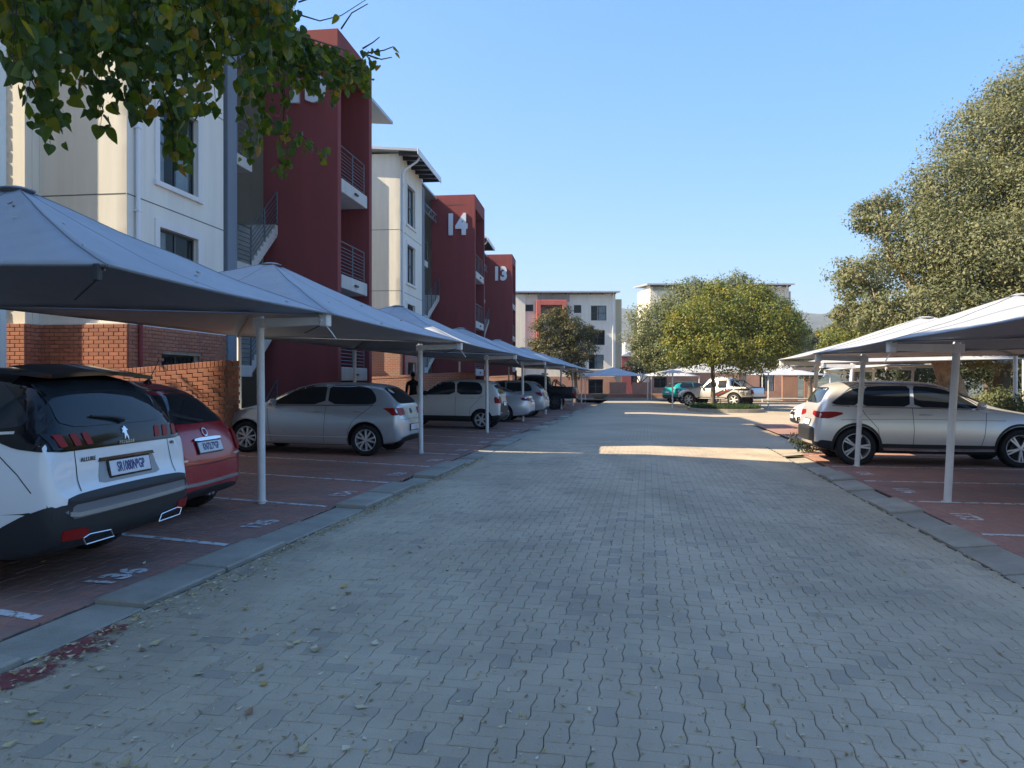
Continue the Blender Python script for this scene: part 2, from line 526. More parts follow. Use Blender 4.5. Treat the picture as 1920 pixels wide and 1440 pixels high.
def chaikin(poly, n=1, t=0.18):
    for _ in range(n):
        q = []
        for i in range(len(poly)):
            a, b = poly[i], poly[(i+1) % len(poly)]
            q.append((lerp(a[0], b[0], t), lerp(a[1], b[1], t)))
            q.append((lerp(a[0], b[0], 1-t), lerp(a[1], b[1], 1-t)))
        poly = q
    return poly
VIEWS = {
    'L': (lambda p, q: Vector((p, 3, q)), Vector((0, -1, 0))),
    'R': (lambda p, q: Vector((p, -3, q)), Vector((0, 1, 0))),
    'B': (lambda p, q: Vector((-3, p, q)), Vector((1, 0, 0))),
    'F': (lambda p, q: Vector((9, p, q)), Vector((-1, 0, 0))),
    'T': (lambda p, q: Vector((p, q, 4)), Vector((0, 0, -1))),
}
def patch_into(mb, bvh, poly, view, off=0.004, h=0.07, skirt=0.012, m=0, holes=()):
    org, d = VIEWS[view]
    pts, edges = [], []
    loops = [poly, *holes]
    def inside(p, pl):
        c = False
        for i in range(len(pl)):
            a, b = pl[i], pl[i-1]
            if (a[1] > p[1]) != (b[1] > p[1]) and p[0] < (b[0]-a[0]) * (p[1]-a[1]) / (b[1]-a[1]) + a[0]: c = not c
        return c
    for lp in loops:
        b0 = len(pts)
        for i in range(len(lp)):
            a, b = lp[i], lp[(i+1) % len(lp)]
            n = max(1, int(math.hypot(b[0]-a[0], b[1]-a[1]) / h))
            for k in range(n): pts.append((lerp(a[0], b[0], k/n), lerp(a[1], b[1], k/n)))
        for i in range(b0, len(pts)): edges.append((i, i+1 if i+1 < len(pts) else b0))
    x0, x1 = min(p[0] for p in poly), max(p[0] for p in poly)
    y0, y1 = min(p[1] for p in poly), max(p[1] for p in poly)
    nx, ny = int((x1-x0)/h), int((y1-y0)/h)
    bd = np.array(pts)
    for i in range(1, nx):
        for j in range(1, ny):
            p = (x0 + (x1-x0)*i/nx, y0 + (y1-y0)*j/ny)
            if inside(p, poly) and not any(inside(p, hh) for hh in holes) and np.min((bd[:,0]-p[0])**2 + (bd[:,1]-p[1])**2) > (h*0.35)**2:
                pts.append(p)
    r = delaunay_2d_cdt([Vector(p) for p in pts], edges, [], 1 if not holes else 3, 1e-5)
    V2, F2 = r[0], r[2]
    P3 = []
    for p in V2:
        o = org(p[0], p[1])
        hit = bvh.ray_cast(o, d)
        P3.append(hit[0] + hit[1] * off if hit[0] is not None and hit[1].dot(d) < -0.05 else (hit[0] - d * off if hit[0] is not None else None))
    tris = []
    for f in F2:
        if any(P3[i] is None for i in f): continue
        c = sum((Vector((V2[i][0], V2[i][1])) for i in f), Vector((0, 0))) / len(f)
        if holes and (not inside(c, poly) or any(inside(c, hh) for hh in holes)): continue
        a, b, cc = (P3[i] for i in f[:3])
        nrm = (b - a).cross(cc - a)
        tris.append(tuple(f) if nrm.dot(d) < 0 else tuple(reversed(f)))
    ec = {}
    for f in tris:
        for i in range(len(f)):
            e = (f[i], f[(i+1) % len(f)])
            ec[e] = ec.get(e, 0) + 1
    bedges = [e for e in ec if (e[1], e[0]) not in ec]
    used = sorted({i for f in tris for i in f})
    mp = {i: k for k, i in enumerate(used)}
    vs = [P3[i] for i in used]
    fs = [tuple(mp[i] for i in f) for f in tris]
    if skirt > 0:
        sk = {}
        for e in bedges:
            for i in e:
                if i not in sk:
                    sk[i] = len(vs); vs.append(P3[i] + d * skirt)
            fs.append((mp[e[1]], mp[e[0]], sk[e[0]], sk[e[1]]))
    mb.add([tuple(v) for v in vs], fs, m)
def mirror(poly, view):
    return [(-p[0], p[1]) for p in poly] if view in ('B', 'F') else ([(p[0], -p[1]) for p in poly] if view == 'T' else poly)
def strip(line, w):
    """thin closed polygon round a polyline"""
    L, Rr = [], []
    for i, p in enumerate(line):
        a = Vector(line[max(i-1, 0)]); b = Vector(line[min(i+1, len(line)-1)])
        t = (b - a).normalized(); n = Vector((-t.y, t.x)) * w / 2
        L.append((p[0] + n.x, p[1] + n.y)); Rr.append((p[0] - n.x, p[1] - n.y))
    return L + Rr[::-1]
def ring_poly(cx, cz, r0, r1, a0, a1, n=22):
    P = [(cx + r1*math.cos(lerp(a0, a1, i/n)), cz + r1*math.sin(lerp(a0, a1, i/n))) for i in range(n+1)]
    Q = [(cx + r0*math.cos(lerp(a1, a0, i/n)), cz + r0*math.sin(lerp(a1, a0, i/n))) for i in range(n+1)]
    return P + Q

class Car:
    def __init__(self, name, label, cat, st, L, Wd, wheels, wr, paintm, row_mat=None, arch_gap=0.055, group=None):
        self.t = thing(name, label, cat, group=group)
        self.p = paintm; self.wheels = wheels; self.wr = wr; self.Wd = Wd; self.L = L
        me, self.bvh = car_body(st, wheels, wr, Wd / 2, paintm, row_mat, arch_gap)
        self.body = mesh_obj('body', me, self.t)
    def patch(self, name, polys, view, mat, off=0.004, h=0.07, skirt=0.012, both=True, parent=None, holes=(), label=None):
        views = [view]
        mb = MB()
        for poly in polys:
            if view == 'S':
                patch_into(mb, self.bvh, poly, 'L', off, h, skirt, 0, holes); patch_into(mb, self.bvh, poly, 'R', off, h, skirt, 0, holes)
            else:
                patch_into(mb, self.bvh, poly, view, off, h, skirt, 0, holes)
                if both: patch_into(mb, self.bvh, mirror(poly, view), view, off, h, skirt, 0, [mirror(x, view) for x in holes])
        o = mb.build(name, mat, parent or self.t, smooth=True, angle=40, fix=False)
        if label: o['label'] = label
        return o
    def pair(self, name, poly, view, mat, off=0.005, h=0.05, parent=None, skirt=0.012, sub=None):
        """the same patch on the left and on the right, one object each"""
        out = []
        for k in (0, 1):
            mb = MB()
            if view == 'S': patch_into(mb, self.bvh, poly, 'LR'[k], off, h, skirt)
            else: patch_into(mb, self.bvh, poly if k == 0 else mirror(poly, view), view, off, h, skirt)
            out.append(mb.build(name, mat, parent or self.t, smooth=True, angle=40, fix=False))
        return out
    def wheelset(self, kind='ten', tw=0.21, rim_r=None, mat=None, white_tyre=None, depth=0.0):
        wr = self.wr; rr = rim_r or wr * 0.68
        mat = mat or M_ALLOY
        hw = tw / 2
        ty = MB()
        ty.lathe([(rr, hw*0.75), (rr+0.012, hw*0.93), (lerp(rr, wr, 0.55), hw), (wr-0.025, hw*0.93), (wr-0.004, hw*0.72), (wr, hw*0.3), (wr, -hw*0.3), (wr-0.004, -hw*0.72), (wr-0.025, -hw*0.93), (lerp(rr, wr, 0.55), -hw), (rr+0.012, -hw*0.93), (rr, -hw*0.75)], 36)
        for k in range(44):                                   # tread blocks
            t = 2 * math.pi * k / 44
            c, s = math.cos(t), math.sin(t)
            q = []
            for (r_, w_, yy) in ((wr-0.004, -0.014, -hw*0.85), (wr-0.004, 0.014, -hw*0.85), (wr+0.006, 0.011, -hw*0.7), (wr+0.006, -0.011, -hw*0.7),
                                 (wr-0.004, -0.014, hw*0.85), (wr-0.004, 0.014, hw*0.85), (wr+0.006, 0.011, hw*0.7), (wr+0.006, -0.011, hw*0.7)):
                q.append((r_*c - w_*s, yy, r_*s + w_*c))
            ty.add(q, [(0,1,2,3), (7,6,5,4), (2,6,7,3), (1,5,6,2), (0,3,7,4)])
        tme = ty.mesh('tyre', [white_tyre or M_TYRE], True, True, 50)
        rm = MB()
        fy = hw * 0.80
        rm.lathe([(rr*1.005, hw*0.86), (rr*0.97, hw*0.9), (rr*0.93, hw*0.74), (rr*0.90, -hw*0.6), (rr*0.90, -hw*0.8)], 36, m=0)
        rm.lathe([(0.001, -hw*0.55), (rr*0.9, -hw*0.55)], 24, m=1)
        rm.lathe([(0.001, -hw*0.15), (rr*0.55, -hw*0.15), (rr*0.55, -hw*0.5)], 24, m=2)      # brake disc
        rm.lathe([(0.001, fy+0.004), (rr*0.13, fy+0.003), (rr*0.17, fy-0.02), (rr*0.20, fy-0.05)], 18, m=0)
        def spoke(a0, a1, r0, r1, w0, w1, y0, y1):
            def pt(a, r, w, y):
                return (r*math.cos(a) - w*math.sin(a), y, r*math.sin(a) + w*math.cos(a))
            vs = [pt(a0, r0, -w0, y0), pt(a0, r0, w0, y0), pt(a1, r1, w1, y1), pt(a1, r1, -w1, y1)]
            vs += [pt(a0, r0, -w0, y0-0.04), pt(a0, r0, w0, y0-0.04), pt(a1, r1, w1, y1-0.04), pt(a1, r1, -w1, y1-0.04)]
            rm.add(vs, [(0,1,2,3), (7,6,5,4), (0,4,5,1), (1,5,6,2), (2,6,7,3), (3,7,4,0)], 0)
        if kind == 'ten':
            for k in range(10):
                a = 2*math.pi*k/10; spoke(a, a + 0.05*(1 if k % 2 else -1), rr*0.13, rr*0.95, rr*0.055, rr*0.085, fy, hw*0.72)
        elif kind == 'five':
            for k in range(5):
                a = 2*math.pi*k/5 + math.pi/2
                for s in (-1, 1): spoke(a + 0.12*s, a + 0.13*s, rr*0.14, rr*0.95, rr*0.055, rr*0.06, fy, hw*0.74)
        elif kind == 'seven':
            for k in range(7):
                a = 2*math.pi*k/7; spoke(a, a, rr*0.14, rr*0.95, rr*0.10, rr*0.07, fy, hw*0.72)
        elif kind == 'vee':
            for k in range(8):
                a = 2*math.pi*k/8
                for s in (-1, 1): spoke(a, a + 0.22*s, rr*0.13, rr*0.95, rr*0.06, rr*0.05, fy, hw*0.72)
        elif kind == 'vee5':
            for k in range(5):
                a = 2*math.pi*k/5 + 0.3
                for s in (-1, 1): spoke(a + 0.05*s, a + 0.27*s, rr*0.13, rr*0.95, rr*0.075, rr*0.085, fy, hw*0.72)
        elif kind == 'six':
            for k in range(6):
                a = 2*math.pi*k/6; spoke(a, a, rr*0.14, rr*0.95, rr*0.13, rr*0.10, fy, hw*0.72)
        rme = rm.mesh('rim', [mat, M_BLACK, M_DARK], False, True)
        first = None
        for wx in self.wheels:
            for sg in (1, -1):
                o = mesh_obj('wheel', tme, self.t, (wx, sg * (self.Wd/2 - hw - 0.025 + depth), wr), (0, random.uniform(0, 1), 0 if sg == 1 else math.pi))
                mesh_obj('rim', rme, o)
    def at(self, p, q, view):
        org, d = VIEWS[view]
        h = self.bvh.ray_cast(org(p, q), d)
        return h[0], h[1]
    def text(self, name, body, p, q, size, mat, view='B', sx=1.0, offset=0.0, parent=None, off=0.006, tilt=True):
        loc, nrm = self.at(p, q, view)
        me = text_mesh(name, body, size, mat, 0.001, offset, sx)
        d = nrm if tilt else -VIEWS[view][1]
        up = Vector((0, 0, 1)); zc = d.normalized(); xc = up.cross(zc).normalized(); yc = zc.cross(xc)
        mtx = Matrix((xc, yc, zc)).transposed().to_4x4(); mtx.translation = loc + zc * off
        me.transform(mtx)
        return mesh_obj(name, me, parent or self.t)
    def plate(self, body, q, p=0.0, w=0.52, hgt=0.112, view='B', tsize=0.105, sx=0.62):
        loc, nrm = self.at(p, q, view)
        zc = Vector((nrm.x, 0, nrm.z)).normalized(); up = Vector((0, 0, 1)); xc = up.cross(zc).normalized(); yc = zc.cross(xc)
        mtx = Matrix((xc, yc, zc)).transposed().to_4x4(); mtx.translation = loc + zc * 0.012
        mb = MB(); mb.bbox(-w/2-0.014, w/2+0.014, -hgt/2-0.014, hgt/2+0.014, -0.012, 0.008, 0.004, 0); mb.bbox(-w/2, w/2, -hgt/2, hgt/2, 0.004, 0.011, 0.002, 1)
        me = mb.mesh('licence_plate', [M_GLOSSB, M_PLATE]); me.transform(mtx)
        o = mesh_obj('licence_plate', me, self.t)
        if not body: return o
        tm = text_mesh('plate_text', body, tsize, M_PLATETXT, 0.0008, 0.0022, sx)
        m2 = mtx.copy(); m2.translation = mtx.translation + zc * 0.0128
        tm.transform(m2); mesh_obj('plate_text', tm, o)
        return o
    def mirrors(self, x, z, y=None, mat=None):
        for sg in (1, -1):
            loc, n = self.at(x, z, 'L' if sg == 1 else 'R')
            bm = bmesh.new()
            bmesh.ops.create_uvsphere(bm, u_segments=14, v_segments=9, radius=1.0)
            for v in bm.verts:
                v.co = Vector((v.co.x * 0.07 + (0.02 if v.co.x > 0 else 0), v.co.y * 0.11, v.co.z * 0.075))
                if v.co.x < -0.035: v.co.x = -0.035
            mtx = Matrix.Translation((loc.x + 0.02, loc.y + sg * 0.13, z + 0.05)); bm.transform(mtx)
            vs = [v.co[:] for v in bm.verts]; fs = [tuple(v.index for v in f.verts) for f in bm.faces]; bm.free()
            mb = MB(); mb.add(vs, fs, 0)
            mb.tube([(loc.x + 0.03, loc.y - sg*0.04, z + 0.01), (loc.x + 0.03, loc.y + sg*0.08, z + 0.03)], 0.022, 8, 1)
            mb.build('wing_mirror', [mat or self.p, M_BLACK], self.t, True)
    def handle(self, x, z, ln=0.19, mat=None):
        for k, sg in enumerate((1, -1)):
            mb = MB()
            a, n = self.at(x, z, 'LR'[k]); b, n2 = self.at(x + ln, z, 'LR'[k])
            if a is None or b is None: continue
            y0 = a.y + sg*0.004; y1 = b.y + sg*0.004
            mb.tube([(x, y0, z), (x + 0.03, y0 + sg*0.028, z + 0.004), (x + ln*0.5, (y0+y1)/2 + sg*0.036, z + 0.006), (x + ln - 0.03, y1 + sg*0.028, z + 0.004), (x + ln, y1, z)], [0.012, 0.015, 0.016, 0.015, 0.012], 8)
            mb.build('door_handle', mat or self.p, self.t, True)
    def antenna(self, x, ln=0.22, lean=0.6):
        loc, n = self.at(x, 0.0, 'T')
        mb = MB()
        mb.tube([loc + Vector((0.05, 0, 0)), loc + Vector((0.0, 0, 0.03)), loc + Vector((-0.03, 0, 0.0))], [0.02, 0.022, 0.01], 8)
        mb.tube([loc + Vector((0, 0, 0.02)), loc + Vector((-ln * lean, 0, ln))], [0.006, 0.003], 6)
        mb.build('antenna', M_BLACK, self.t, True)
    def place(self, u, s, z=None, rot=0.0, slope=0.0, world=None):
        """rear bumper at (u, s); rot is the heading in the road frame (pi = towards -u)"""
        if world is None: x, y, _ = W(u, s)
        else: x, y = world
        self.t.location = (x, y, gz(u) if z is None else z)
        self.t.rotation_euler = (0, -slope, rot - RA if world is None else rot)

def scale_st(st, L0, L, W0, Wd, H0, H, lift=0.0):
    k = []
    for (x, zb, zs, zt, wm, ws, wt) in st:
        f = (H - lift) / H0
        k.append((x * L / L0, zb * f + lift, zs * f + lift, zt * f + lift, wm * Wd / W0, ws * Wd / W0, wt * Wd / W0))
    return k

# ---- templates -----------------------------------------------------------------------------------------------
ST_HATCH = [  # 4.05 x 1.75 x 1.45
    (0.00, .40, .58, .64, .60, .57, .50), (.03, .33, .68, .74, .74, .71, .58), (.075, .29, .80, .86, .81, .78, .62), (.115, .27, .93, 1.00, .835, .80, .62),
    (.18, .25, .985, 1.13, .85, .80, .58), (.36, .22, .995, 1.32, .865, .80, .555), (.50, .21, .99, 1.42, .87, .80, .545), (.80, .19, .98, 1.452, .875, .80, .545),
    (1.35, .18, .965, 1.463, .875, .80, .55), (1.95, .18, .95, 1.455, .875, .80, .55), (2.35, .18, .94, 1.395, .875, .80, .54), (2.72, .18, .93, 1.20, .875, .80, .56),
    (3.08, .18, .915, .99, .87, .78, .62), (3.45, .19, .87, .925, .865, .74, .52), (3.80, .22, .76, .82, .82, .66, .44), (3.97, .25, .64, .70, .72, .58, .38), (4.05, .30, .54, .58, .58, .48, .32)]
ST_SUV = [  # 4.45 x 1.84 x 1.62
    (0.00, .44, .64, .68, .66, .64, .56), (.025, .37, .70, .73, .80, .78, .66), (.075, .34, .76, .80, .865, .83, .68), (.10, .33, .95, 1.02, .885, .85, .69),
    (.145, .31, 1.07, 1.17, .895, .865, .71), (.245, .28, 1.12, 1.40, .91, .865, .675), (.345, .26, 1.125, 1.555, .915, .86, .645), (.58, .24, 1.12, 1.615, .92, .86, .62),
    (1.25, .22, 1.10, 1.635, .92, .86, .60), (1.95, .22, 1.08, 1.63, .92, .86, .60), (2.40, .22, 1.065, 1.565, .92, .855, .585), (2.80, .22, 1.05, 1.35, .92, .85, .60),
    (3.18, .22, 1.03, 1.11, .915, .83, .66), (3.65, .23, .97, 1.045, .91, .79, .58), (4.10, .26, .86, .93, .86, .72, .50), (4.33, .30, .70, .77, .76, .62, .42), (4.45, .36, .58, .63, .60, .50, .34)]
ST_SEDAN = [  # 4.53 x 1.82 x 1.42
    (0.00, .40, .58, .63, .62, .58, .50), (.03, .33, .70, .76, .76, .72, .62), (.08, .29, .82, .88, .83, .78, .68), (.14, .27, .93, .985, .86, .80, .68), (.30, .23, .965, 1.02, .89, .81, .66),
    (.62, .20, .975, 1.05, .905, .82, .60), (.95, .19, .975, 1.19, .91, .82, .55), (1.30, .18, .97, 1.34, .91, .82, .535), (1.65, .18, .96, 1.405, .91, .82, .535),
    (2.10, .18, .95, 1.42, .91, .82, .54), (2.55, .18, .94, 1.385, .91, .82, .53), (2.95, .18, .93, 1.19, .91, .82, .56), (3.32, .18, .91, .97, .905, .79, .62),
    (3.80, .19, .86, .91, .89, .74, .52), (4.25, .23, .74, .79, .82, .65, .44), (4.44, .27, .62, .67, .72, .55, .36), (4.53, .32, .52, .56, .58, .46, .30)]
ST_ROUND = [  # 3.57 x 1.63 x 1.49
    (0.00, .34, .56, .62, .56, .53, .44), (.025, .28, .66, .72, .70, .66, .54), (.07, .25, .78, .85, .76, .72, .57), (.13, .23, .90, .98, .785, .735, .57),
    (.23, .21, .955, 1.13, .80, .735, .545), (.42, .20, .97, 1.34, .81, .735, .515), (.58, .19, .97, 1.435, .815, .735, .50), (.90, .18, .965, 1.485, .815, .735, .50),
    (1.35, .18, .955, 1.495, .815, .735, .50), (1.80, .18, .945, 1.465, .815, .735, .50), (2.15, .18, .935, 1.36, .815, .735, .495), (2.48, .18, .925, 1.16, .81, .73, .52),
    (2.78, .18, .905, .985, .805, .71, .56), (3.08, .19, .86, .93, .79, .67, .48), (3.36, .22, .76, .82, .74, .58, .40), (3.50, .26, .62, .67, .64, .48, .33), (3.57, .30, .52, .56, .50, .40, .28)]
ST_BOXY = [  # 3.57 x 1.52 x 1.56
    (0.00, .42, .62, .68, .56, .54, .48), (.025, .35, .76, .82, .68, .66, .56), (.06, .31, .92, .98, .72, .70, .58), (.09, .29, 1.00, 1.08, .735, .705, .575), (.14, .27, 1.04, 1.22, .74, .70, .56),
    (.25, .24, 1.05, 1.42, .75, .70, .535), (.36, .23, 1.05, 1.52, .755, .70, .53), (.70, .22, 1.04, 1.555, .76, .70, .53), (1.20, .22, 1.03, 1.565, .76, .70, .535), (1.75, .22, 1.02, 1.555, .76, .70, .535),
    (2.10, .22, 1.01, 1.48, .76, .70, .53), (2.38, .22, 1.0, 1.26, .76, .70, .55), (2.64, .22, .99, 1.07, .755, .69, .58), (3.00, .22, .97, 1.03, .75, .67, .54), (3.34, .24, .88, .95, .71, .62, .48), (3.50, .30, .70, .78, .64, .54, .40), (3.57, .36, .60, .64, .52, .44, .32)]
ST_PICKUP = [  # 5.20 x 1.82 x 1.78
    (0.00, .52, .70, .74, .76, .74, .66), (.04, .50, .84, .88, .86, .82, .76), (.08, .50, 1.06, 1.09, .88, .84, .79), (.20, .50, 1.10, 1.125, .89, .85, .80), (.80, .48, 1.10, 1.13, .905, .86, .80), (1.42, .46, 1.10, 1.135, .91, .86, .80),
    (1.50, .45, 1.105, 1.20, .91, .86, .74), (1.56, .44, 1.105, 1.50, .91, .86, .66), (1.66, .43, 1.10, 1.715, .91, .86, .62), (1.95, .43, 1.095, 1.77, .91, .86, .615), (2.50, .43, 1.085, 1.785, .91, .86, .62), (2.95, .43, 1.075, 1.76, .91, .86, .61),
    (3.28, .43, 1.065, 1.54, .91, .855, .62), (3.62, .43, 1.055, 1.20, .91, .84, .66), (3.85, .43, 1.05, 1.125, .91, .81, .66), (4.35, .44, 1.02, 1.09, .905, .79, .62), (4.85, .46, .94, 1.02, .88, .74, .56), (5.10, .48, .80, .88, .80, .66, .48), (5.20, .52, .68, .72, .66, .56, .42)]

def side_windows_hatch(f=lambda p: p):
    front = [f(p) for p in [(2.83, .985), (2.55, 1.16), (2.24, 1.325), (2.0, 1.385), (1.66, 1.395), (1.62, 1.005)]]
    rear = [f(p) for p in [(1.56, 1.01), (1.60, 1.395), (1.1, 1.39), (.86, 1.365), (.72, 1.32), (.60, 1.20), (.555, 1.09), (.60, 1.035), (.75, 1.02)]]
    return front, rear
P_WHITE = paint('paint_white', (0.80, 0.80, 0.79), 0.0, 0.28)
P_RED = paint('paint_red', (0.36, 0.004, 0.016), 0.1, 0.25)
P_SILVER = paint('paint_silver', (0.54, 0.59, 0.64), 0.5, 0.27)
P_SILVER2 = paint('paint_silver_warm', (0.74, 0.73, 0.71), 0.45, 0.32)
P_SILVER3 = paint('paint_silver_blue', (0.66, 0.70, 0.75), 0.5, 0.28)
P_PEARL = paint('paint_pearl', (0.68, 0.68, 0.65), 0.15, 0.33)
P_BLACK = paint('paint_black', (0.006, 0.007, 0.009), 0.1, 0.25)
P_TEAL = paint('paint_teal', (0.02, 0.42, 0.40), 0.2, 0.28)
M_GREYP = simple('grey_skid', (0.22, 0.23, 0.25), 0.4, 0.5)
M_LINE = simple('gap_line', (0.02, 0.02, 0.022), 0.8)
M_SCREEN = glass_mat('screen_glass', (0.03, 0.035, 0.04))
M_BADGE = simple('badge_dark', (0.06, 0.06, 0.06), 0.4)
M_STICK = simple('sticker_white', (0.62, 0.62, 0.64), 0.5)
M_AMBER = simple('amber_lamp', (0.5, 0.16, 0.02), 0.15, coat=1.0)

def build_white_suv():
    def rm(i, j):
        if j <= 2: return 1
        if i == 0: return 1
        if i <= 2 and j <= 3: return 1
        if 4 <= i <= 11 and j >= 9: return 2
        return 0
    c = Car('parked_suv', 'white SUV with black roof and claw tail lamps, nearest car on the left', 'car', scale_st(ST_SUV, 4.45, 4.45, 1.84, 1.84, 1.635, 1.605), 4.45, 1.84, (0.93, 3.61), 0.36, P_WHITE, rm, 0.05)
    for pl in c.body.data.polygons:                             # black upper body above the waist line
        q = pl.center
        if q.z > np.interp(q.x, [.04,.34,.56,1.8,3.05], [1.035,1.065,1.14,1.11,1.08]) and q.x < 2.75: pl.material_index = 2
    g = [[(2.95,1.10),(2.62,1.34),(2.35,1.475),(2.1,1.535),(1.75,1.55),(1.70,1.13)], [(1.64,1.135),(1.70,1.55),(1.2,1.55),(.95,1.54),(.80,1.155)], [(.74,1.16),(.90,1.535),(.62,1.50),(.42,1.36),(.30,1.24),(.34,1.185)]]
    c.pair('greenhouse_trim', chaikin([(.04,1.0),(.34,1.03),(.56,1.105),(1.8,1.075),(3.05,1.04),(2.75,1.31),(2.42,1.47),(2.0,1.54),(1.2,1.555),(.62,1.535),(.40,1.47),(.22,1.30),(.04,1.20)],1,.1), 'S', M_GLOSSB, off=.006, h=.04)
    c.patch('tailgate_trim', [chaikin([(-.90,1.0),(.90,1.0),(.92,1.17),(.84,1.32),(.74,1.50),(.58,1.555),(-.58,1.555),(-.74,1.50),(-.84,1.32),(-.92,1.17)],1,.1)], 'B', M_GLOSSB, both=False, off=.004, h=.05)
    for q in g: c.pair('side_window', chaikin([(p[0], p[1]*.985) for p in q]), 'S', M_GLASS, off=.009)
    c.pair('window_trim', strip([(2.95,1.055),(1.7,1.085),(.8,1.11),(.36,1.135)], .018), 'S', M_CHROME, off=.010)
    c.patch('rear_window', [chaikin([(-.68,1.16),(.68,1.16),(.63,1.49),(-.63,1.49)],2,.12)], 'B', M_GLASS, both=False, h=.06, off=.009)
    c.patch('windscreen', [chaikin([(-.70,1.13),(.70,1.13),(.58,1.53),(-.58,1.53)],1,.1)], 'F', M_SCREEN, both=False)
    band = c.patch('lamp_band', [chaikin([(-.80,1.01),(.80,1.01),(.825,1.13),(-.825,1.13)],1,.06)], 'B', M_GLOSSB, both=False, h=.05, off=.012)
    for y in (.705, .56, .435):
        c.pair('tail_lamp', chaikin([(y+.035,1.03),(y-.035,1.03),(y-.005,1.115),(y+.065,1.115)],1,.1), 'B', M_REDLAMP, off=.018)
    # emblem: small rearing animal in polished metal, and lettering
    em = [(0,0),(.012,0),(.02,.03),(.034,.036),(.05,.006),(.062,.006),(.052,.045),(.056,.07),(.074,.06),(.078,.07),(.06,.088),(.072,.10),(.068,.11),(.048,.102),(.046,.118),(.028,.128),(.012,.118),(.006,.10),(-.012,.094),(-.01,.084),(.01,.084),(.012,.06),(.0,.03)]
    c.patch('emblem', [[(-.035 + x*.85, 1.035 + z*.8) for x, z in em]], 'B', M_CHROME, both=False, h=.03, off=.020)
    c.text('lettering', 'P E U G E O T', 0, 1.018, .032, M_CHROME, off=.020, offset=.0008)
    c.text('lettering', 'ALLURE', .47, .93, .042, M_BADGE, sx=1.15, offset=.001)
    c.text('lettering', 'HDI', -.66, .965, .035, M_BADGE, offset=.001)
    for s in (1, -1):
        c.patch('tailgate_gap', [strip([(s*.62,.72),(s*.615,.80),(s*.605,.9),(s*.60,1.02)], .009)], 'B', M_LINE, both=False, off=.002, skirt=0)
    c.pair('panel_gap', strip([(.50,1.03),(.30,.86),(.20,.74)], .007), 'S', M_LINE, off=.002, skirt=0)
    for ln in ([(1.66,1.12),(1.67,.7),(1.60,.34)], [(.80,1.12),(.95,.95),(1.24,.62),(1.28,.34)], [(2.9,1.07),(2.83,.6),(2.75,.34)]):
        c.pair('door_gap', strip(ln, .008), 'S', M_LINE, off=.002, skirt=0)
    # plate recess
    c.patch('plate_recess', [chaikin([(-.40,.745),(.40,.745),(.345,.905),(-.345,.905)],1,.08)], 'B', simple('recess_grey', (0.30,0.31,0.31), 0.4), both=False, off=.004)
    c.patch('plate_lip', [[(-.36,.898),(.36,.898),(.34,.925),(-.34,.925)]], 'B', M_GLOSSB, both=False, off=.012, h=.05)
    c.plate('SR1080N*GP', .835)
    c.patch('bumper', [chaikin([(-.96,.30),(.96,.30),(.96,.56),(.84,.645),(.60,.655),(-.60,.655),(-.84,.645),(-.96,.56)],1,.15)], 'B', M_BLACK, both=False, off=.006, h=.05)
    c.pair('bumper_corner', chaikin([(0.0,.28),(.50,.28),(.50,.40),(.42,.50),(.26,.585),(.10,.645),(0.0,.66)],1,.12), 'S', M_BLACK, off=.006, h=.04)
    # bumper: grey skid, bright strip, reflectors, exhaust trims
    c.patch('bumper_skid', [[(-.72,.545),(.72,.545),(.79,.60),(.70,.64),(-.70,.64),(-.79,.60)]], 'B', M_GREYP, both=False, off=.008)
    c.patch('bumper_strip', [strip([(-.76,.585),(-.70,.572),(0,.566),(.70,.572),(.76,.585)], .030)], 'B', M_CHROME, both=False, off=.022, h=.05)
    c.pair('reflector', chaikin([(.58,.40),(.80,.41),(.80,.48),(.60,.47)],1,.1), 'B', M_REDLAMP, off=.016)
    for s in (1, -1):
        mb = MB()
        a = c.at(.48*s, .40, 'B')[0]
        x = (a.x if a else .1) - .02
        P = [(.30,.345),(.62,.35),(.65,.40),(.58,.415),(.34,.40)]
        for k in range(5):
            p, q = P[k], P[(k+1) % 5]
            mb.tube([(x, s*p[0], p[1]), (x, s*q[0], q[1])], .0055, 6)
        mb.build('exhaust_trim', M_CHROME, c.t, True)
    c.patch('brake_lamp', [[(-.16,1.535),(.16,1.535),(.155,1.552),(-.155,1.552)]], 'B', M_REDLAMP, both=False, off=.008, h=.04)
    mb = MB()                                                   # roof spoiler lip and rails
    pts = []
    for k in range(-6, 7):
        y = k/6*.63
        a = c.at(.40, y, 'T')[0]
        pts.append((.23 + .03*abs(k/6), y, 1.565 - .03*(k/6)**2))
    for i in range(len(pts)-1):
        a, b = pts[i], pts[i+1]
        mb.add([(a[0],a[1],a[2]),(b[0],b[1],b[2]),(.60,b[1],b[2]+.055),(.60,a[1],a[2]+.055),(a[0],a[1],a[2]-.03),(b[0],b[1],b[2]-.03),(.60,b[1],b[2]-.0),(.60,a[1],a[2]-.0)],
               [(0,1,2,3),(4,7,6,5),(0,4,5,1)], 0)
    mb.build('roof_spoiler', M_GLOSSB, c.t, True)
    for s in (1, -1):
        mb = MB()
        zz = [c.at(x, s*.63, 'T')[0] for x in (.75,1.1,1.6,2.1)]
        mb.tube([(.68, s*.635, zz[0].z-.01), (.80, s*.635, zz[0].z+.045), (1.1, s*.635, zz[1].z+.05), (1.6, s*.635, zz[2].z+.05), (2.1, s*.635, zz[3].z+.04), (2.22, s*.635, zz[3].z-.02)], .018, 8)
        mb.build('roof_rail', M_CHROME, c.t, True)
    mb = MB()                                                   # wiper
    a = c.at(-.02, 1.19, 'B')[0]; b = c.at(.34, 1.235, 'B')[0]; d = c.at(.1, 1.215, 'B')[0]
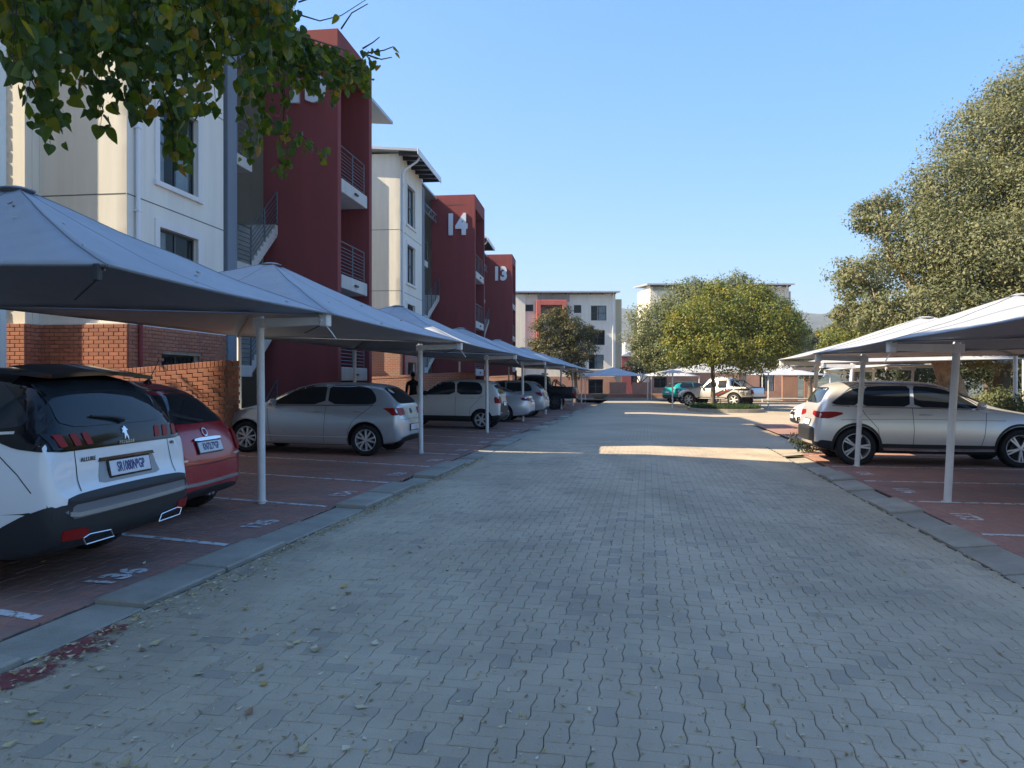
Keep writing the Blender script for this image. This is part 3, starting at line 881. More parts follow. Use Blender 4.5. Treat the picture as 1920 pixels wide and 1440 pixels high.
    mb.tube([a + Vector((-.03,0,0)), d + Vector((-.035,0,0)), b + Vector((-.025,0,0))], [.02,.014,.008], 6)
    mb.build('rear_wiper', M_BLACK, c.t, True)
    c.pair('arch_trim', ring_poly(.93, .36, .415, .475, R(-10), R(190)), 'S', M_BLACK, off=.006)
    c.pair('arch_trim', ring_poly(3.61, .36, .415, .475, R(-10), R(190)), 'S', M_BLACK, off=.006)
    c.handle(1.72, .96, .22); c.handle(1.02, .96, .20)
    c.mirrors(2.78, 1.10, mat=M_GLOSSB)
    c.pair('headlamp', chaikin([(.42,.80),(.78,.84),(.80,.90),(.45,.88)]), 'F', M_CLEARLAMP)
    c.patch('grille', [chaikin([(-.40,.66),(.40,.66),(.46,.86),(-.46,.86)])], 'F', M_GLOSSB, both=False)
    c.wheelset('five', .225)
    c.place(-3.93, 5.40, rot=math.pi + R(4.5), slope=.016)
    return c

def build_red_hatch():
    c = Car('parked_hatchback', 'small rounded red hatchback with chrome bumper strip beside the white SUV', 'car', ST_ROUND, 3.57, 1.63, (.60, 2.90), .295, P_RED, lambda i, j: 1 if j <= 1 else 0)
    for q in [[(2.55,.985),(2.3,1.17),(2.05,1.325),(1.8,1.39),(1.45,1.41),(1.38,.995)], [(1.32,1.0),(1.38,1.41),(1.0,1.40),(.80,1.35),(.64,1.2),(.62,1.08),(.7,1.02)]]:
        c.pair('side_window', chaikin(q), 'S', M_GLASS)
    c.patch('rear_window', [chaikin([(-.56,1.03),(.56,1.03),(.575,1.10),(.49,1.385),(-.49,1.385),(-.575,1.10)],2,.15)], 'B', M_GLASS, both=False, h=.06)
    c.patch('windscreen', [chaikin([(-.58,1.01),(.58,1.01),(.48,1.40),(-.48,1.40)],1,.1)], 'F', M_SCREEN, both=False)
    lp = c.pair('tail_lamp', chaikin([(.60,.71),(.70,.70),(.73,.80),(.70,.93),(.63,.94),(.60,.84)],2,.2), 'B', M_REDLAMP, off=.016)
    c.pair('tail_lamp', chaikin([(.10,.72),(.19,.74),(.22,.92),(.14,.93),(.09,.86)],2,.2), 'S', M_REDLAMP, off=.012)
    c.pair('reversing_lamp', chaikin([(.50,.655),(.71,.66),(.71,.68),(.50,.675)]), 'B', M_CLEARLAMP, off=.010, h=.03)
    bd = [(.05*math.cos(t), .93 + .045*math.sin(t)) for t in [2*math.pi*k/18 for k in range(18)]]
    c.patch('emblem', [bd], 'B', M_CHROME, both=False, h=.03, off=.012)
    c.patch('emblem', [[(p[0]*.72, .93 + (p[1]-.93)*.72) for p in bd]], 'B', M_REDLAMP, both=False, h=.03, off=.015, skirt=.004)
    c.patch('chrome_handle', [chaikin([(-.29,.842),(.29,.842),(.27,.875),(-.27,.875)],1,.2)], 'B', M_CHROME, both=False, off=.022, h=.05)
    c.plate('KN72LT*GP', .775, w=.50)
    c.patch('bumper_strip', [strip([(-.68,.415),(-.3,.405),(.3,.405),(.68,.415)], .032)], 'B', M_CHROME, both=False, off=.015, h=.05)
    c.patch('bumper_seam', [strip([(-.70,.615),(0,.60),(.70,.615)], .008)], 'B', M_LINE, both=False, off=.002, skirt=0)
    c.patch('tailgate_gap', [strip([(.58,.635),(.585,.8),(.59,1.0)], .007)], 'B', M_LINE, off=.002, skirt=0)
    for ln in ([(1.35,.98),(1.33,.6),(1.36,.28)], [(2.5,.96),(2.42,.55),(2.36,.30)]):
        c.pair('door_gap', strip(ln, .008), 'S', M_LINE, off=.002, skirt=0)
    mb = MB()
    a = c.at(-.05, 1.05, 'B')[0]; b = c.at(.32, 1.10, 'B')[0]
    mb.tube([a + Vector((-.02,0,0)), (a+b)/2 + Vector((-.03,0,0)), b + Vector((-.02,0,0))], [.018,.012,.007], 6)
    mb.build('rear_wiper', M_BLACK, c.t, True)
    mb = MB()
    for y in (-.12, -.06):
        mb.lathe([(.001,-.02),(.028,-.02),(.028,.06),(.022,.06),(.022,-.01)], 12, 'y', 0, (0, 0, 0))
    mbv = [(p[1] + .06, (-.10 if i < len(mb.v)//2 else -.02) + p[0], .27 + p[2]) for i, p in enumerate(mb.v)]
    mb.v = mbv
    mb.build('exhaust_pipe', M_CHROME, c.t, True)
    c.antenna(.75, .26, .45)
    c.handle(1.5, .90, .18, M_CHROME)
    c.mirrors(2.42, 1.0)
    c.pair('headlamp', chaikin([(.42,.68),(.62,.70),(.62,.84),(.44,.84)],2,.2), 'F', M_CLEARLAMP)
    c.wheelset('seven', .19)
    c.place(-4.66, 7.66, rot=math.pi + R(4), slope=.016)
    return c

def hatch_parts(c, f=lambda p: p, wins=None, tint=None):
    wins = wins or side_windows_hatch(f)
    for q in wins: c.pair('side_window', chaikin(q), 'S', M_GLASS)

def build_silver_hatch():
    c = Car('parked_hatchback', 'silver five-door hatchback with dark red lamps parked across from the empty left bays', 'car', ST_HATCH, 4.05, 1.75, (.74, 3.29), .315, P_SILVER)
    hatch_parts(c)
    c.pair('window_trim', strip([(2.85,.965),(1.6,.985),(.62,1.01)], .014), 'S', M_BLACK)
    c.patch('rear_window', [chaikin([(-.60,1.04),(.60,1.04),(.50,1.36),(-.50,1.36)],2,.12)], 'B', M_GLASS, both=False, h=.06)
    c.patch('sticker', [chaikin([(.36,1.24),(.44,1.25),(.46,1.30),(.40,1.32),(.35,1.29)])], 'B', M_STICK, both=False, off=.008, h=.03)
    c.patch('windscreen', [chaikin([(-.64,1.0),(.64,1.0),(.52,1.37),(-.52,1.37)],1,.1)], 'F', M_SCREEN, both=False)
    c.pair('tail_lamp', chaikin([(.44,.82),(.73,.81),(.78,.90),(.76,.96),(.44,.95)],1,.12), 'B', M_REDLAMP, off=.010)
    c.pair('tail_lamp', chaikin([(.085,.82),(.20,.815),(.28,.89),(.40,.955),(.12,.965)],1,.12), 'S', M_REDLAMP, off=.008)
    bd = [(.052*math.cos(t), .885 + .052*math.sin(t)) for t in [2*math.pi*k/16 for k in range(16)]]
    c.patch('emblem', [bd], 'B', M_DARK, both=False, h=.03, off=.010)
    c.plate('', .565)
    c.patch('bumper_lip', [strip([(-.7,.34),(0,.33),(.7,.34)], .07)], 'B', M_BLACK, both=False, off=.006)
    c.patch('bumper_seam', [strip([(-.74,.73),(0,.74),(.74,.73)], .007)], 'B', M_LINE, both=False, off=.002, skirt=0)
    for ln in ([(1.59,1.0),(1.60,.6),(1.62,.25)], [(2.86,.95),(2.80,.6),(2.74,.26)], [(.60,1.02),(.72,.92),(1.0,.70),(1.10,.5),(1.12,.26)]):
        c.pair('door_gap', strip(ln, .008), 'S', M_LINE, off=.002, skirt=0)
    c.pair('sill_line', strip([(1.12,.37),(1.9,.36),(2.85,.365)], .012), 'S', simple('silver_light', (.6,.62,.64), .3, .5), off=.004)
    c.pair('swage_line', strip([(.3,.84),(1.5,.855),(2.9,.84)], .008), 'S', simple('silver_shade', (.28,.29,.31), .4, .5), off=.002, skirt=0)
    c.pair('arch_trim', ring_poly(.74, .315, .365, .382, R(5), R(175)), 'S', simple('silver_shade', (.28,.29,.31), .4, .5), off=.003, skirt=.004)
    c.pair('arch_trim', ring_poly(3.29, .315, .365, .382, R(5), R(175)), 'S', simple('silver_shade', (.28,.29,.31), .4, .5), off=.003, skirt=.004)
    c.handle(1.66, .86, .2); c.handle(.80, .885, .2)
    c.mirrors(2.66, .98)
    c.pair('headlamp', chaikin([(.40,.68),(.70,.70),(.72,.78),(.42,.77)]), 'F', M_CLEARLAMP)
    c.pair('headlamp', chaikin([(3.62,.72),(3.90,.68),(3.93,.73),(3.70,.80),(3.58,.80)]), 'S', M_CLEARLAMP)
    mb = MB(); mb.bbox(-.16,-.04,-.28,.28,.30,.34,.01); mb.tube([(.05,0,.3),(-.1,0,.32)], .03, 8)
    c.patch('mud_flap', [[(.32,.12),(.40,.12),(.41,.34),(.33,.36)]], 'S', M_BLACK, off=-.03, h=.05)
    c.wheelset('vee5', .205, mat=M_ALLOY)
    c.place(-4.76, 15.30, rot=math.pi, slope=.016)
    return c

def build_pearl_hatch():
    c = Car('parked_hatchback', 'tall boxy pale silver hatchback behind the second white post on the left', 'car', ST_BOXY, 3.57, 1.52, (.62, 3.0), .30, P_PEARL, lambda i, j: 1 if (j <= 2 or i == 0) else 0)
    for q in [[(2.52,1.04),(2.32,1.24),(2.12,1.40),(1.9,1.46),(1.52,1.475),(1.48,1.07)], [(1.42,1.07),(1.46,1.475),(.95,1.475),(.74,1.45),(.62,1.30),(.62,1.12),(.70,1.08)]]:
        c.pair('side_window', chaikin(q), 'S', M_GLASS)
    c.patch('rear_window', [chaikin([(-.54,1.11),(.54,1.11),(.49,1.45),(-.49,1.45)],1,.12)], 'B', M_GLASS, both=False)
    c.patch('windscreen', [chaikin([(-.58,1.08),(.58,1.08),(.52,1.46),(-.52,1.46)],1,.1)], 'F', M_SCREEN, both=False)
    c.pair('tail_lamp', chaikin([(.44,.82),(.70,.81),(.71,1.03),(.46,1.03)],1,.1), 'B', M_REDLAMP, off=.010)
    c.pair('tail_lamp', chaikin([(.06,.82),(.20,.82),(.22,.97),(.20,1.02),(.08,1.03)],1,.1), 'S', M_REDLAMP, off=.008)
    c.plate('', .80, w=.42)
    c.pair('reflector', chaikin([(.48,.50),(.62,.50),(.62,.545),(.48,.545)]), 'B', M_CLEARLAMP)
    for ln in ([(1.45,1.05),(1.46,.6),(1.46,.3)], [(2.55,1.02),(2.5,.6),(2.45,.3)], [(.62,1.06),(.74,.9),(.98,.65),(1.0,.3)]):
        c.pair('door_gap', strip(ln, .008), 'S', M_LINE, off=.002, skirt=0)
    c.handle(1.52, .95, .18); c.handle(.78, .97, .18)
    c.mirrors(2.4, 1.06, mat=M_BLACK)
    c.pair('headlamp', chaikin([(.40,.80),(.62,.80),(.62,.92),(.42,.92)]), 'F', M_CLEARLAMP)
    c.wheelset('six', .18, rim_r=.21)
    c.place(-4.5, 24.2, rot=math.pi, slope=.016)
    return c

def build_sedan():
    c = Car('parked_sedan', 'silver sedan with many-spoke wheels beyond the tall pale hatchback', 'car', ST_SEDAN, 4.53, 1.82, (1.0, 3.76), .33, P_SILVER3)
    for q in [[(3.05,.975),(2.75,1.15),(2.45,1.31),(2.2,1.355),(1.98,1.36),(1.93,.995)], [(1.87,1.0),(1.92,1.36),(1.6,1.345),(1.32,1.27),(1.06,1.12),(1.0,1.04),(1.1,1.01)]]:
        c.pair('side_window', chaikin(q), 'S', M_GLASS)
    c.patch('rear_window', [chaikin([(-.58,1.09),(.58,1.09),(.49,1.33),(-.49,1.33)],1,.12)], 'B', M_GLASS, both=False)
    c.patch('windscreen', [chaikin([(-.64,1.0),(.64,1.0),(.5,1.34),(-.5,1.34)],1,.1)], 'F', M_SCREEN, both=False)
    c.pair('tail_lamp', chaikin([(.42,.80),(.78,.79),(.80,.90),(.44,.92)],1,.12), 'B', M_REDLAMP, off=.010)
    c.pair('tail_lamp', chaikin([(.09,.80),(.24,.80),(.36,.87),(.24,.92),(.13,.92)],1,.12), 'S', M_REDLAMP, off=.008)
    c.plate('', .80)
    for ln in ([(1.9,.98),(1.92,.6),(1.95,.25)], [(3.1,.95),(3.05,.6),(2.98,.26)], [(1.03,1.0),(1.12,.9),(1.38,.65),(1.42,.3)]):
        c.pair('door_gap', strip(ln, .008), 'S', M_LINE, off=.002, skirt=0)
    c.patch('boot_gap', [strip([(.70,.96),(.68,.8),(.64,.68),(-.64,.68),(-.68,.8),(-.70,.96)], .007)], 'B', M_LINE, both=False, off=.002, skirt=0)
    c.handle(2.0, .86, .2); c.handle(1.12, .88, .2)
    c.mirrors(2.92, .98)
    c.pair('headlamp', chaikin([(.42,.62),(.72,.64),(.74,.72),(.44,.71)]), 'F', M_CLEARLAMP)
    c.wheelset('ten', .225, rim_r=.245)
    c.place(-4.28, 28.8, rot=math.pi, slope=.016)
    return c

def build_grey_crossover():
    st = scale_st(ST_HATCH, 4.05, 4.32, 1.75, 1.72, 1.45, 1.54, .03)
    fx = lambda p: (p[0]*4.32/4.05, p[1]*(1.51/1.45)+.03)
    c = Car('parked_hatchback', 'bluish silver hatchback with red side lamps between the sedan and the black pickup', 'car', st, 4.32, 1.72, (.80, 3.40), .315, P_SILVER)
    hatch_parts(c, fx)
    c.patch('rear_window', [chaikin([fx((0,1.04))[1:] and (-.60,fx((0,1.04))[1]),(.60,fx((0,1.04))[1]),(.50,fx((0,1.36))[1]),(-.50,fx((0,1.36))[1])],1,.12)], 'B', M_GLASS, both=False)
    c.patch('windscreen', [chaikin([(-.64,1.06),(.64,1.06),(.52,1.44),(-.52,1.44)],1,.1)], 'F', M_SCREEN, both=False)
    c.pair('tail_lamp', chaikin([(.50,.90),(.72,.89),(.76,1.05),(.60,1.05)],1,.12), 'B', M_REDLAMP, off=.010)
    c.pair('tail_lamp', chaikin([(.09,.90),(.22,.90),(.46,1.03),(.40,1.06),(.13,1.06)],1,.12), 'S', M_REDLAMP, off=.008)
    c.plate('', .82)
    c.handle(1.76, .94, .2); c.handle(.86, .96, .2)
    c.wheelset('seven', .2)
    c.place(-4.2, 32.6, rot=math.pi, slope=.016)
    return c

def pickup_parts(c, glassm=M_GLASS):
    for q in [[(3.36,1.13),(3.10,1.36),(2.86,1.56),(2.65,1.64),(2.42,1.655),(2.38,1.15)], [(2.31,1.15),(2.35,1.655),(1.85,1.65),(1.74,1.58),(1.70,1.2),(1.76,1.16)]]:
        c.pair('side_window', chaikin(q), 'S', glassm)
    c.patch('windscreen', [chaikin([(-.70,1.17),(.70,1.17),(.60,1.66),(-.60,1.66)],1,.1)], 'F', M_SCREEN, both=False)
    c.patch('rear_window', [chaikin([(-.60,1.22),(.60,1.22),(.56,1.62),(-.56,1.62)],1,.1)], 'B', glassm, both=False)
    c.pair('tail_lamp', chaikin([(.74,.78),(.86,.78),(.87,1.04),(.75,1.04)]), 'B', M_REDLAMP, off=.008)
    c.pair('tail_lamp', chaikin([(.06,.78),(.14,.78),(.14,1.04),(.07,1.04)]), 'S', M_REDLAMP, off=.008)
    for ln in ([(2.35,1.13),(2.36,.8),(2.4,.5)], [(3.42,1.1),(3.36,.8),(3.3,.5)], [(1.62,1.12),(1.6,.9),(1.62,.55)], [(1.48,1.12),(1.48,.5)]):
        c.pair('door_gap', strip(ln, .010), 'S', M_LINE, off=.002, skirt=0)
    c.handle(2.44, 1.0, .2, M_CHROME); c.handle(1.72, 1.01, .2, M_CHROME)
    c.mirrors(3.28, 1.14, mat=M_CHROME)
    c.pair('headlamp', chaikin([(.50,.84),(.78,.86),(.80,.98),(.52,.97)]), 'F', M_CLEARLAMP)
    c.pair('headlamp', chaikin([(4.82,.84),(5.08,.80),(5.08,.88),(4.90,.97),(4.80,.97)]), 'S', M_CLEARLAMP)
    c.patch('grille', [chaikin([(-.44,.74),(.44,.74),(.46,.98),(-.46,.98)],1,.1)], 'F', M_DARK, both=False, off=.008)
    for z in (.80, .86, .92):
        c.patch('grille_bar', [strip([(-.43,z),(.43,z)], .022)], 'F', M_CHROME, both=False, off=.02)
    c.patch('bed_cover', [chaikin([(.10,-.74),(1.40,-.74),(1.40,.74),(.10,.74)],1,.05)], 'T', M_BLACK, both=False, off=.012)

def sports_bar(c, mat):
    mb = MB()
    for s in (1, -1):
        mb.tube([(1.38, s*.72, 1.12), (1.30, s*.70, 1.52), (1.24, s*.62, 1.60), (1.24, 0, 1.61)], .034, 8)
        mb.tube([(1.27, s*.68, 1.56), (.85, s*.72, 1.30), (.62, s*.74, 1.13)], .03, 8)
    mb.build('sports_bar', mat, c.t, True)
    mb = MB(); mb.bbox(-.10, .03, -.82, .82, .50, .62, .03)
    mb.build('step_bumper', M_BLACK, c.t)

def build_black_pickup():
    st = scale_st(ST_PICKUP, 5.2, 5.2, 1.82, 1.86, 1.785, 1.90, .10)
    c = Car('parked_pickup', 'black double-cab pickup with sports bar at the far end of the left row', 'pickup', st, 5.2, 1.86, (1.22, 4.30), .40, P_BLACK, arch_gap=.09)
    pickup_parts(c)
    sports_bar(c, M_BLACK)
    mb = MB(); mb.tube([(1.75,.8,1.86),(1.75,.8,2.05)], .012, 6); mb.tube([(3.6,-.85,1.3),(3.62,-.88,2.1)], .05, 8)
    mb.build('snorkel', M_BLACK, c.t, True)
    mb = MB()
    for s in (1, -1): mb.bbox(1.75, 1.95, s*.62-.04, s*.62+.04, 1.88, 1.96, .02)
    mb.build('roof_bracket', M_BLACK, c.t)
    c.wheelset('six', .28, mat=M_ALLOYD)
    c.place(-3.75, 42.0, rot=math.pi, slope=.016)
    return c

def build_silver_pickup():
    st = scale_st(ST_PICKUP, 5.2, 5.2, 1.82, 1.84, 1.785, 1.88, .10)
    c = Car('parked_pickup', 'silver double-cab pickup with black and red door stripes beside the grass island', 'pickup', st, 5.2, 1.84, (1.22, 4.28), .42, P_SILVER2, arch_gap=.08)
    pickup_parts(c)
    sports_bar(c, M_DARK)
    for k, (w, mt) in enumerate(((.11, M_BLACK), (.075, simple('stripe_red', (.28,.02,.02), .5)))):
        for n in range(2 if k == 0 else 1):
            dx = (.0, .42)[n] if k == 0 else .21
            c.pair('door_stripe', strip([(2.75-dx,.63),(2.35-dx,.80),(2.0-dx,.96),(1.72-dx,1.10)], w), 'S', mt, off=.004, skirt=.003)
    c.patch('bed_stripe', [[(.25,1.0),(1.3,1.02),(1.1,1.12),(.2,1.12)]], 'S', M_BLACK, off=.004, skirt=.003)
    c.pair('arch_flare', ring_poly(1.22, .42, .50, .58, R(-5), R(185)), 'S', P_SILVER2, off=.03, skirt=.04)
    c.pair('arch_flare', ring_poly(4.28, .42, .50, .58, R(-5), R(185)), 'S', P_SILVER2, off=.03, skirt=.04)
    mb = MB()
    for z in (.66, .86): mb.tube([(5.26,-.55,z),(5.30,0,z),(5.26,.55,z)], .035, 8)
    for y in (-.35,.35): mb.tube([(5.28,y,.55),(5.27,y,1.06)], .035, 8)
    mb.build('bull_bar', M_CHROME, c.t, True)
    mb = MB()
    for s in (1, -1): mb.tube([(1.8,s*.90,.50),(3.6,s*.90,.50)], .045, 8)
    mb.build('side_step', M_DARK, c.t, True)
    c.wheelset('six', .29, mat=simple('pale_alloy', (.62,.60,.58), .45), depth=.05)
    return c

def build_teal_car():
    st = scale_st(ST_HATCH, 4.05, 4.25, 1.75, 1.76, 1.45, 1.55, .08)
    c = Car('parked_crossover', 'bright turquoise crossover parked behind the silver pickup', 'car', st, 4.25, 1.76, (.82, 3.42), .34, P_TEAL, lambda i, j: 1 if j <= 2 else (2 if j >= 9 and 5 <= i <= 10 else 0))
    hatch_parts(c, lambda p: (p[0]*4.25/4.05, p[1]*1.47/1.45+.08))
    c.patch('rear_window', [chaikin([(-.58,1.14),(.58,1.14),(.5,1.44),(-.5,1.44)])], 'B', M_GLASS, both=False)
    c.pair('tail_lamp', chaikin([(.40,.98),(.76,.95),(.80,1.06),(.42,1.06)]), 'B', M_REDLAMP, off=.010)
    c.pair('tail_lamp', chaikin([(.10,.96),(.3,.98),(.42,1.05),(.13,1.07)]), 'S', M_REDLAMP, off=.008)
    c.patch('rear_bumper', [[(-.74,.42),(.74,.42),(.74,.62),(-.74,.62)]], 'B', M_BLACK, both=False, off=.006)
    c.plate('', .80)
    c.wheelset('five', .21)
    return c

def build_white_hatch():
    st = scale_st(ST_HATCH, 4.05, 4.40, 1.75, 1.80, 1.45, 1.58, .06)
    c = Car('parked_crossover', 'white crossover with dark windscreen parked just beyond the silver estate SUV', 'car', st, 4.40, 1.80, (.85, 3.55), .335, P_WHITE, lambda i, j: 1 if j <= 2 else 0)
    hatch_parts(c, lambda p: (p[0]*4.40/4.05, p[1]*1.52/1.45+.06))
    c.patch('windscreen', [chaikin([(-.66,1.10),(.66,1.10),(.54,1.50),(-.54,1.50)],1,.1)], 'F', M_SCREEN, both=False)
    c.patch('rear_window', [chaikin([(-.60,1.16),(.60,1.16),(.5,1.46),(-.5,1.46)])], 'B', M_GLASS, both=False)
    c.pair('headlamp', chaikin([(.40,.78),(.74,.82),(.78,.92),(.42,.86)]), 'F', M_CLEARLAMP, off=.008)
    c.pair('headlamp', chaikin([(3.9,.84),(4.22,.76),(4.24,.83),(4.0,.92),(3.86,.92)]), 'S', M_CLEARLAMP)
    c.patch('grille', [chaikin([(-.34,.58),(.34,.58),(.38,.76),(-.38,.76)],1,.1)], 'F', M_GLOSSB, both=False)
    c.patch('lower_grille', [chaikin([(-.5,.40),(.5,.40),(.46,.52),(-.46,.52)],1,.1)], 'F', M_BLACK, both=False)
    c.pair('fog_lamp', chaikin([(.56,.42),(.72,.44),(.72,.56),(.58,.54)],1,.1), 'F', M_GLOSSB)
    c.plate('', .545, view='F')
    for s in (1, -1):
        mb = MB()
        zz = c.at(1.5, s*.56, 'T')[0].z
        mb.tube([(.9,s*.56,zz-.03),(1.05,s*.56,zz+.04),(1.6,s*.56,zz+.045),(2.1,s*.56,zz+.035),(2.25,s*.56,zz-.03)], .016, 8)
        mb.build('roof_rail', M_CHROME, c.t, True)
    c.antenna(.9, .12, .6)
    c.handle(1.8, .95, .2); c.handle(.9, .98, .2)
    c.mirrors(2.9, 1.08)
    c.wheelset('five', .215)
    c.place(4.45 + 4.40, 25.2, z=-.10, rot=math.pi)
    return c

def build_silver_suv():
    st = scale_st(ST_SUV, 4.45, 4.66, 1.84, 1.88, 1.635, 1.64, 0)
    k = 4.66 / 4.45
    f = lambda p: (p[0]*k, p[1])
    rmat = lambda i, j: 1 if (j <= 2 or (i == 0)) else 0
    c = Car('parked_suv', 'silver grey SUV with black arches and five-spoke wheels under the right carport', 'car', st, 4.66, 1.88, (.78, 3.65), .365, P_SILVER2, rmat, .05)
    g = [[(3.02,1.10),(2.68,1.33),(2.42,1.46),(2.1,1.515),(1.86,1.525),(1.82,1.125)], [(1.74,1.13),(1.80,1.525),(1.3,1.525),(1.0,1.51),(.86,1.145)], [(.79,1.15),(.95,1.505),(.72,1.45),(.52,1.34),(.34,1.19),(.42,1.165)]]
    for q in g: c.pair('side_window', chaikin(q,1,.12), 'S', M_GLASS)
    c.pair('window_trim', strip([(3.05,1.085),(1.8,1.11),(.8,1.13),(.34,1.155)], .018), 'S', M_CHROME)
    c.pair('window_trim', strip([(3.06,1.11),(2.70,1.355),(2.42,1.485),(2.1,1.54),(1.8,1.55),(1.3,1.55),(.98,1.535),(.70,1.475),(.34,1.20)], .014), 'S', M_CHROME)
    c.patch('rear_window', [chaikin([(-.66,1.19),(.66,1.19),(.575,1.50),(-.575,1.50)],2,.12)], 'B', M_GLASS, both=False)
    c.patch('windscreen', [chaikin([(-.70,1.13),(.70,1.13),(.58,1.53),(-.58,1.53)],1,.1)], 'F', M_SCREEN, both=False)
    c.pair('tail_lamp', chaikin([(.34,.96),(.84,.90),(.86,1.03),(.36,1.04)],1,.15), 'B', M_REDLAMP, off=.010)
    c.pair('tail_lamp', chaikin([(.10,.91),(.28,.90),(.52,.98),(.54,1.015),(.40,1.035),(.13,1.035)],2,.15), 'S', M_REDLAMP, off=.008)
    c.pair('fuel_flap', chaikin([(.72,.90),(.88,.90),(.88,1.03),(.72,1.03)],1,.15), 'S', P_SILVER2, off=.004, skirt=.004)
    for ln in ([(1.78,1.11),(1.80,.7),(1.78,.34)], [(.86,1.13),(.94,.98),(1.16,.72),(1.22,.34)], [(3.08,1.07),(3.02,.6),(2.95,.34)]):
        c.pair('door_gap', strip(ln, .009), 'S', M_LINE, off=.002, skirt=0)
    c.pair('sill_bar', strip([(1.25,.335),(2.2,.325),(3.2,.335)], .05), 'S', M_CHROME, off=.02, skirt=.03)
    c.pair('arch_trim', ring_poly(.78, .365, .415, .46, R(-12), R(192)), 'S', M_BLACK, off=.006)
    c.pair('arch_trim', ring_poly(3.65, .365, .415, .46, R(-12), R(192)), 'S', M_BLACK, off=.006)
    c.pair('swage_line', strip([(.5,.88),(1.8,.90),(3.4,.88)], .010), 'S', simple('warm_shade', (.30,.29,.27), .4, .5), off=.002, skirt=0)
    c.patch('bumper_strip', [strip([(-.7,.43),(0,.42),(.7,.43)], .05)], 'B', M_CHROME, both=False, off=.012)
    c.plate('', .80)
    c.handle(1.9, .985, .22); c.handle(.98, 1.0, .22)
    c.mirrors(2.92, 1.10, mat=P_SILVER2)
    for s in (1, -1):
        mb = MB()
        zz = [c.at(x, s*.60, 'T')[0].z for x in (.9,1.4,2.0)]
        mb.tube([(.72,s*.615,zz[0]-.02),(.85,s*.615,zz[0]+.035),(1.4,s*.615,zz[1]+.035),(2.0,s*.615,zz[2]+.03),(2.3,s*.615,zz[2]-.02)], .016, 8)
        mb.build('roof_rail', M_CHROME, c.t, True)
    c.pair('headlamp', chaikin([(.42,.80),(.78,.84),(.80,.90),(.45,.88)]), 'F', M_CLEARLAMP)
    c.patch('grille', [chaikin([(-.40,.62),(.40,.62),(.46,.86),(-.46,.86)])], 'F', M_GLOSSB, both=False)
    c.wheelset('five', .235, rim_r=.255)
    c.place(3.16, 16.55, rot=0.0)
    return c
# ------------------------------------------------------------------ ground, road, bays, kerbs
M_EARTH = simple('earth', (0.17, 0.125, 0.075), 0.95, var=0.45, vscale=0.9, bumpy=0.5, bscale=25)
M_ROADFAR = brick_tex('road_paving', (0.45, 0.375, 0.265), (0.475, 0.395, 0.28), (0.24, 0.215, 0.17), 0.2, 0.1, 0.006, axes='xy', dirt=(0.72, 0.70, 0.66), msmooth=0.3)
M_JOINT = simple('joint_sand', (0.06, 0.056, 0.048), 0.95, var=0.4, vscale=20)
M_PAVER = piece_mat('grey_paver', lanes=True, cols=[(0.45, 0.375, 0.265), (0.47, 0.39, 0.275), (0.485, 0.405, 0.285), (0.475, 0.395, 0.28), (0.465, 0.385, 0.275), (0.45, 0.375, 0.265), (0.47, 0.39, 0.278), (0.46, 0.383, 0.27), (0.36, 0.31, 0.235)], stain=(0.76, 0.76, 0.76), stain_scale=0.55)
M_REDPAVER = piece_mat('red_paver', [(0.42, 0.205, 0.15), (0.37, 0.20, 0.155), (0.46, 0.22, 0.16), (0.35, 0.21, 0.165), (0.40, 0.225, 0.175)], stain=(0.62, 0.66, 0.70), stain_scale=0.42)
M_REDFAR = brick_tex('red_paving', (0.41, 0.205, 0.15), (0.36, 0.205, 0.16), (0.20, 0.14, 0.11), 0.2, 0.1, 0.008, axes='xy', dirt=(0.62, 0.66, 0.7))
M_KERB = piece_mat('kerb_concrete', [(0.40, 0.365, 0.29), (0.33, 0.30, 0.245), (0.44, 0.40, 0.32)], stain=(0.7, 0.69, 0.66), stain_scale=1.2, bscale=60)
def worn_paint(name, col, thresh=0.45, sc=9.0):
    if name in MATS: return MATS[name]
    m, nt, b = _new(name)
    geo = nt.nodes.new('ShaderNodeNewGeometry')
    f = noise(nt, geo.outputs['Position'], sc, 6, 0.75)
    f = ramp(nt, f, [(thresh - 0.06, 0.0), (thresh + 0.05, 1.0)])
    b.inputs['Base Color'].default_value = (*col, 1); b.inputs['Roughness'].default_value = 0.8
    tr = nt.nodes.new('ShaderNodeBsdfTransparent')
    mx = nt.nodes.new('ShaderNodeMixShader')
    nt.links.new(f, mx.inputs[0]); nt.links.new(tr.outputs[0], mx.inputs[1]); nt.links.new(b.outputs[0], mx.inputs[2])
    nt.links.new(mx.outputs[0], nt.nodes['Material Output'].inputs[0])
    MATS[name] = m
    return m
M_LINEPAINT = worn_paint('worn_white_line', (0.70, 0.69, 0.67), 0.45)
M_NUMPAINT = worn_paint('worn_white_number', (0.70, 0.67, 0.65), 0.455, 14)
M_REDPATCH = worn_paint('worn_red_paint', (0.22, 0.05, 0.05), 0.50, 5)

def sheet(name, us, ss, mat, zoff=0.0, zf=gz, parent=None, kind='structure', skirt=0.0):
    """a sheet following the ground: us, ss lists of grid lines in the road frame (object local = road frame)"""
    v, f = [], []
    for s in ss:
        for u in us: v.append((u, s, zf(u) + zoff))
    n = len(us)
    for j in range(len(ss) - 1):
        for i in range(n - 1): f.append((j*n+i, j*n+i+1, (j+1)*n+i+1, (j+1)*n+i))
    mb = MB(); mb.add(v, f)
    o = mb.build(name, mat, parent, fix=False, rot=None if parent else (0, 0, -RA))
    if kind: o['kind'] = kind
    return o

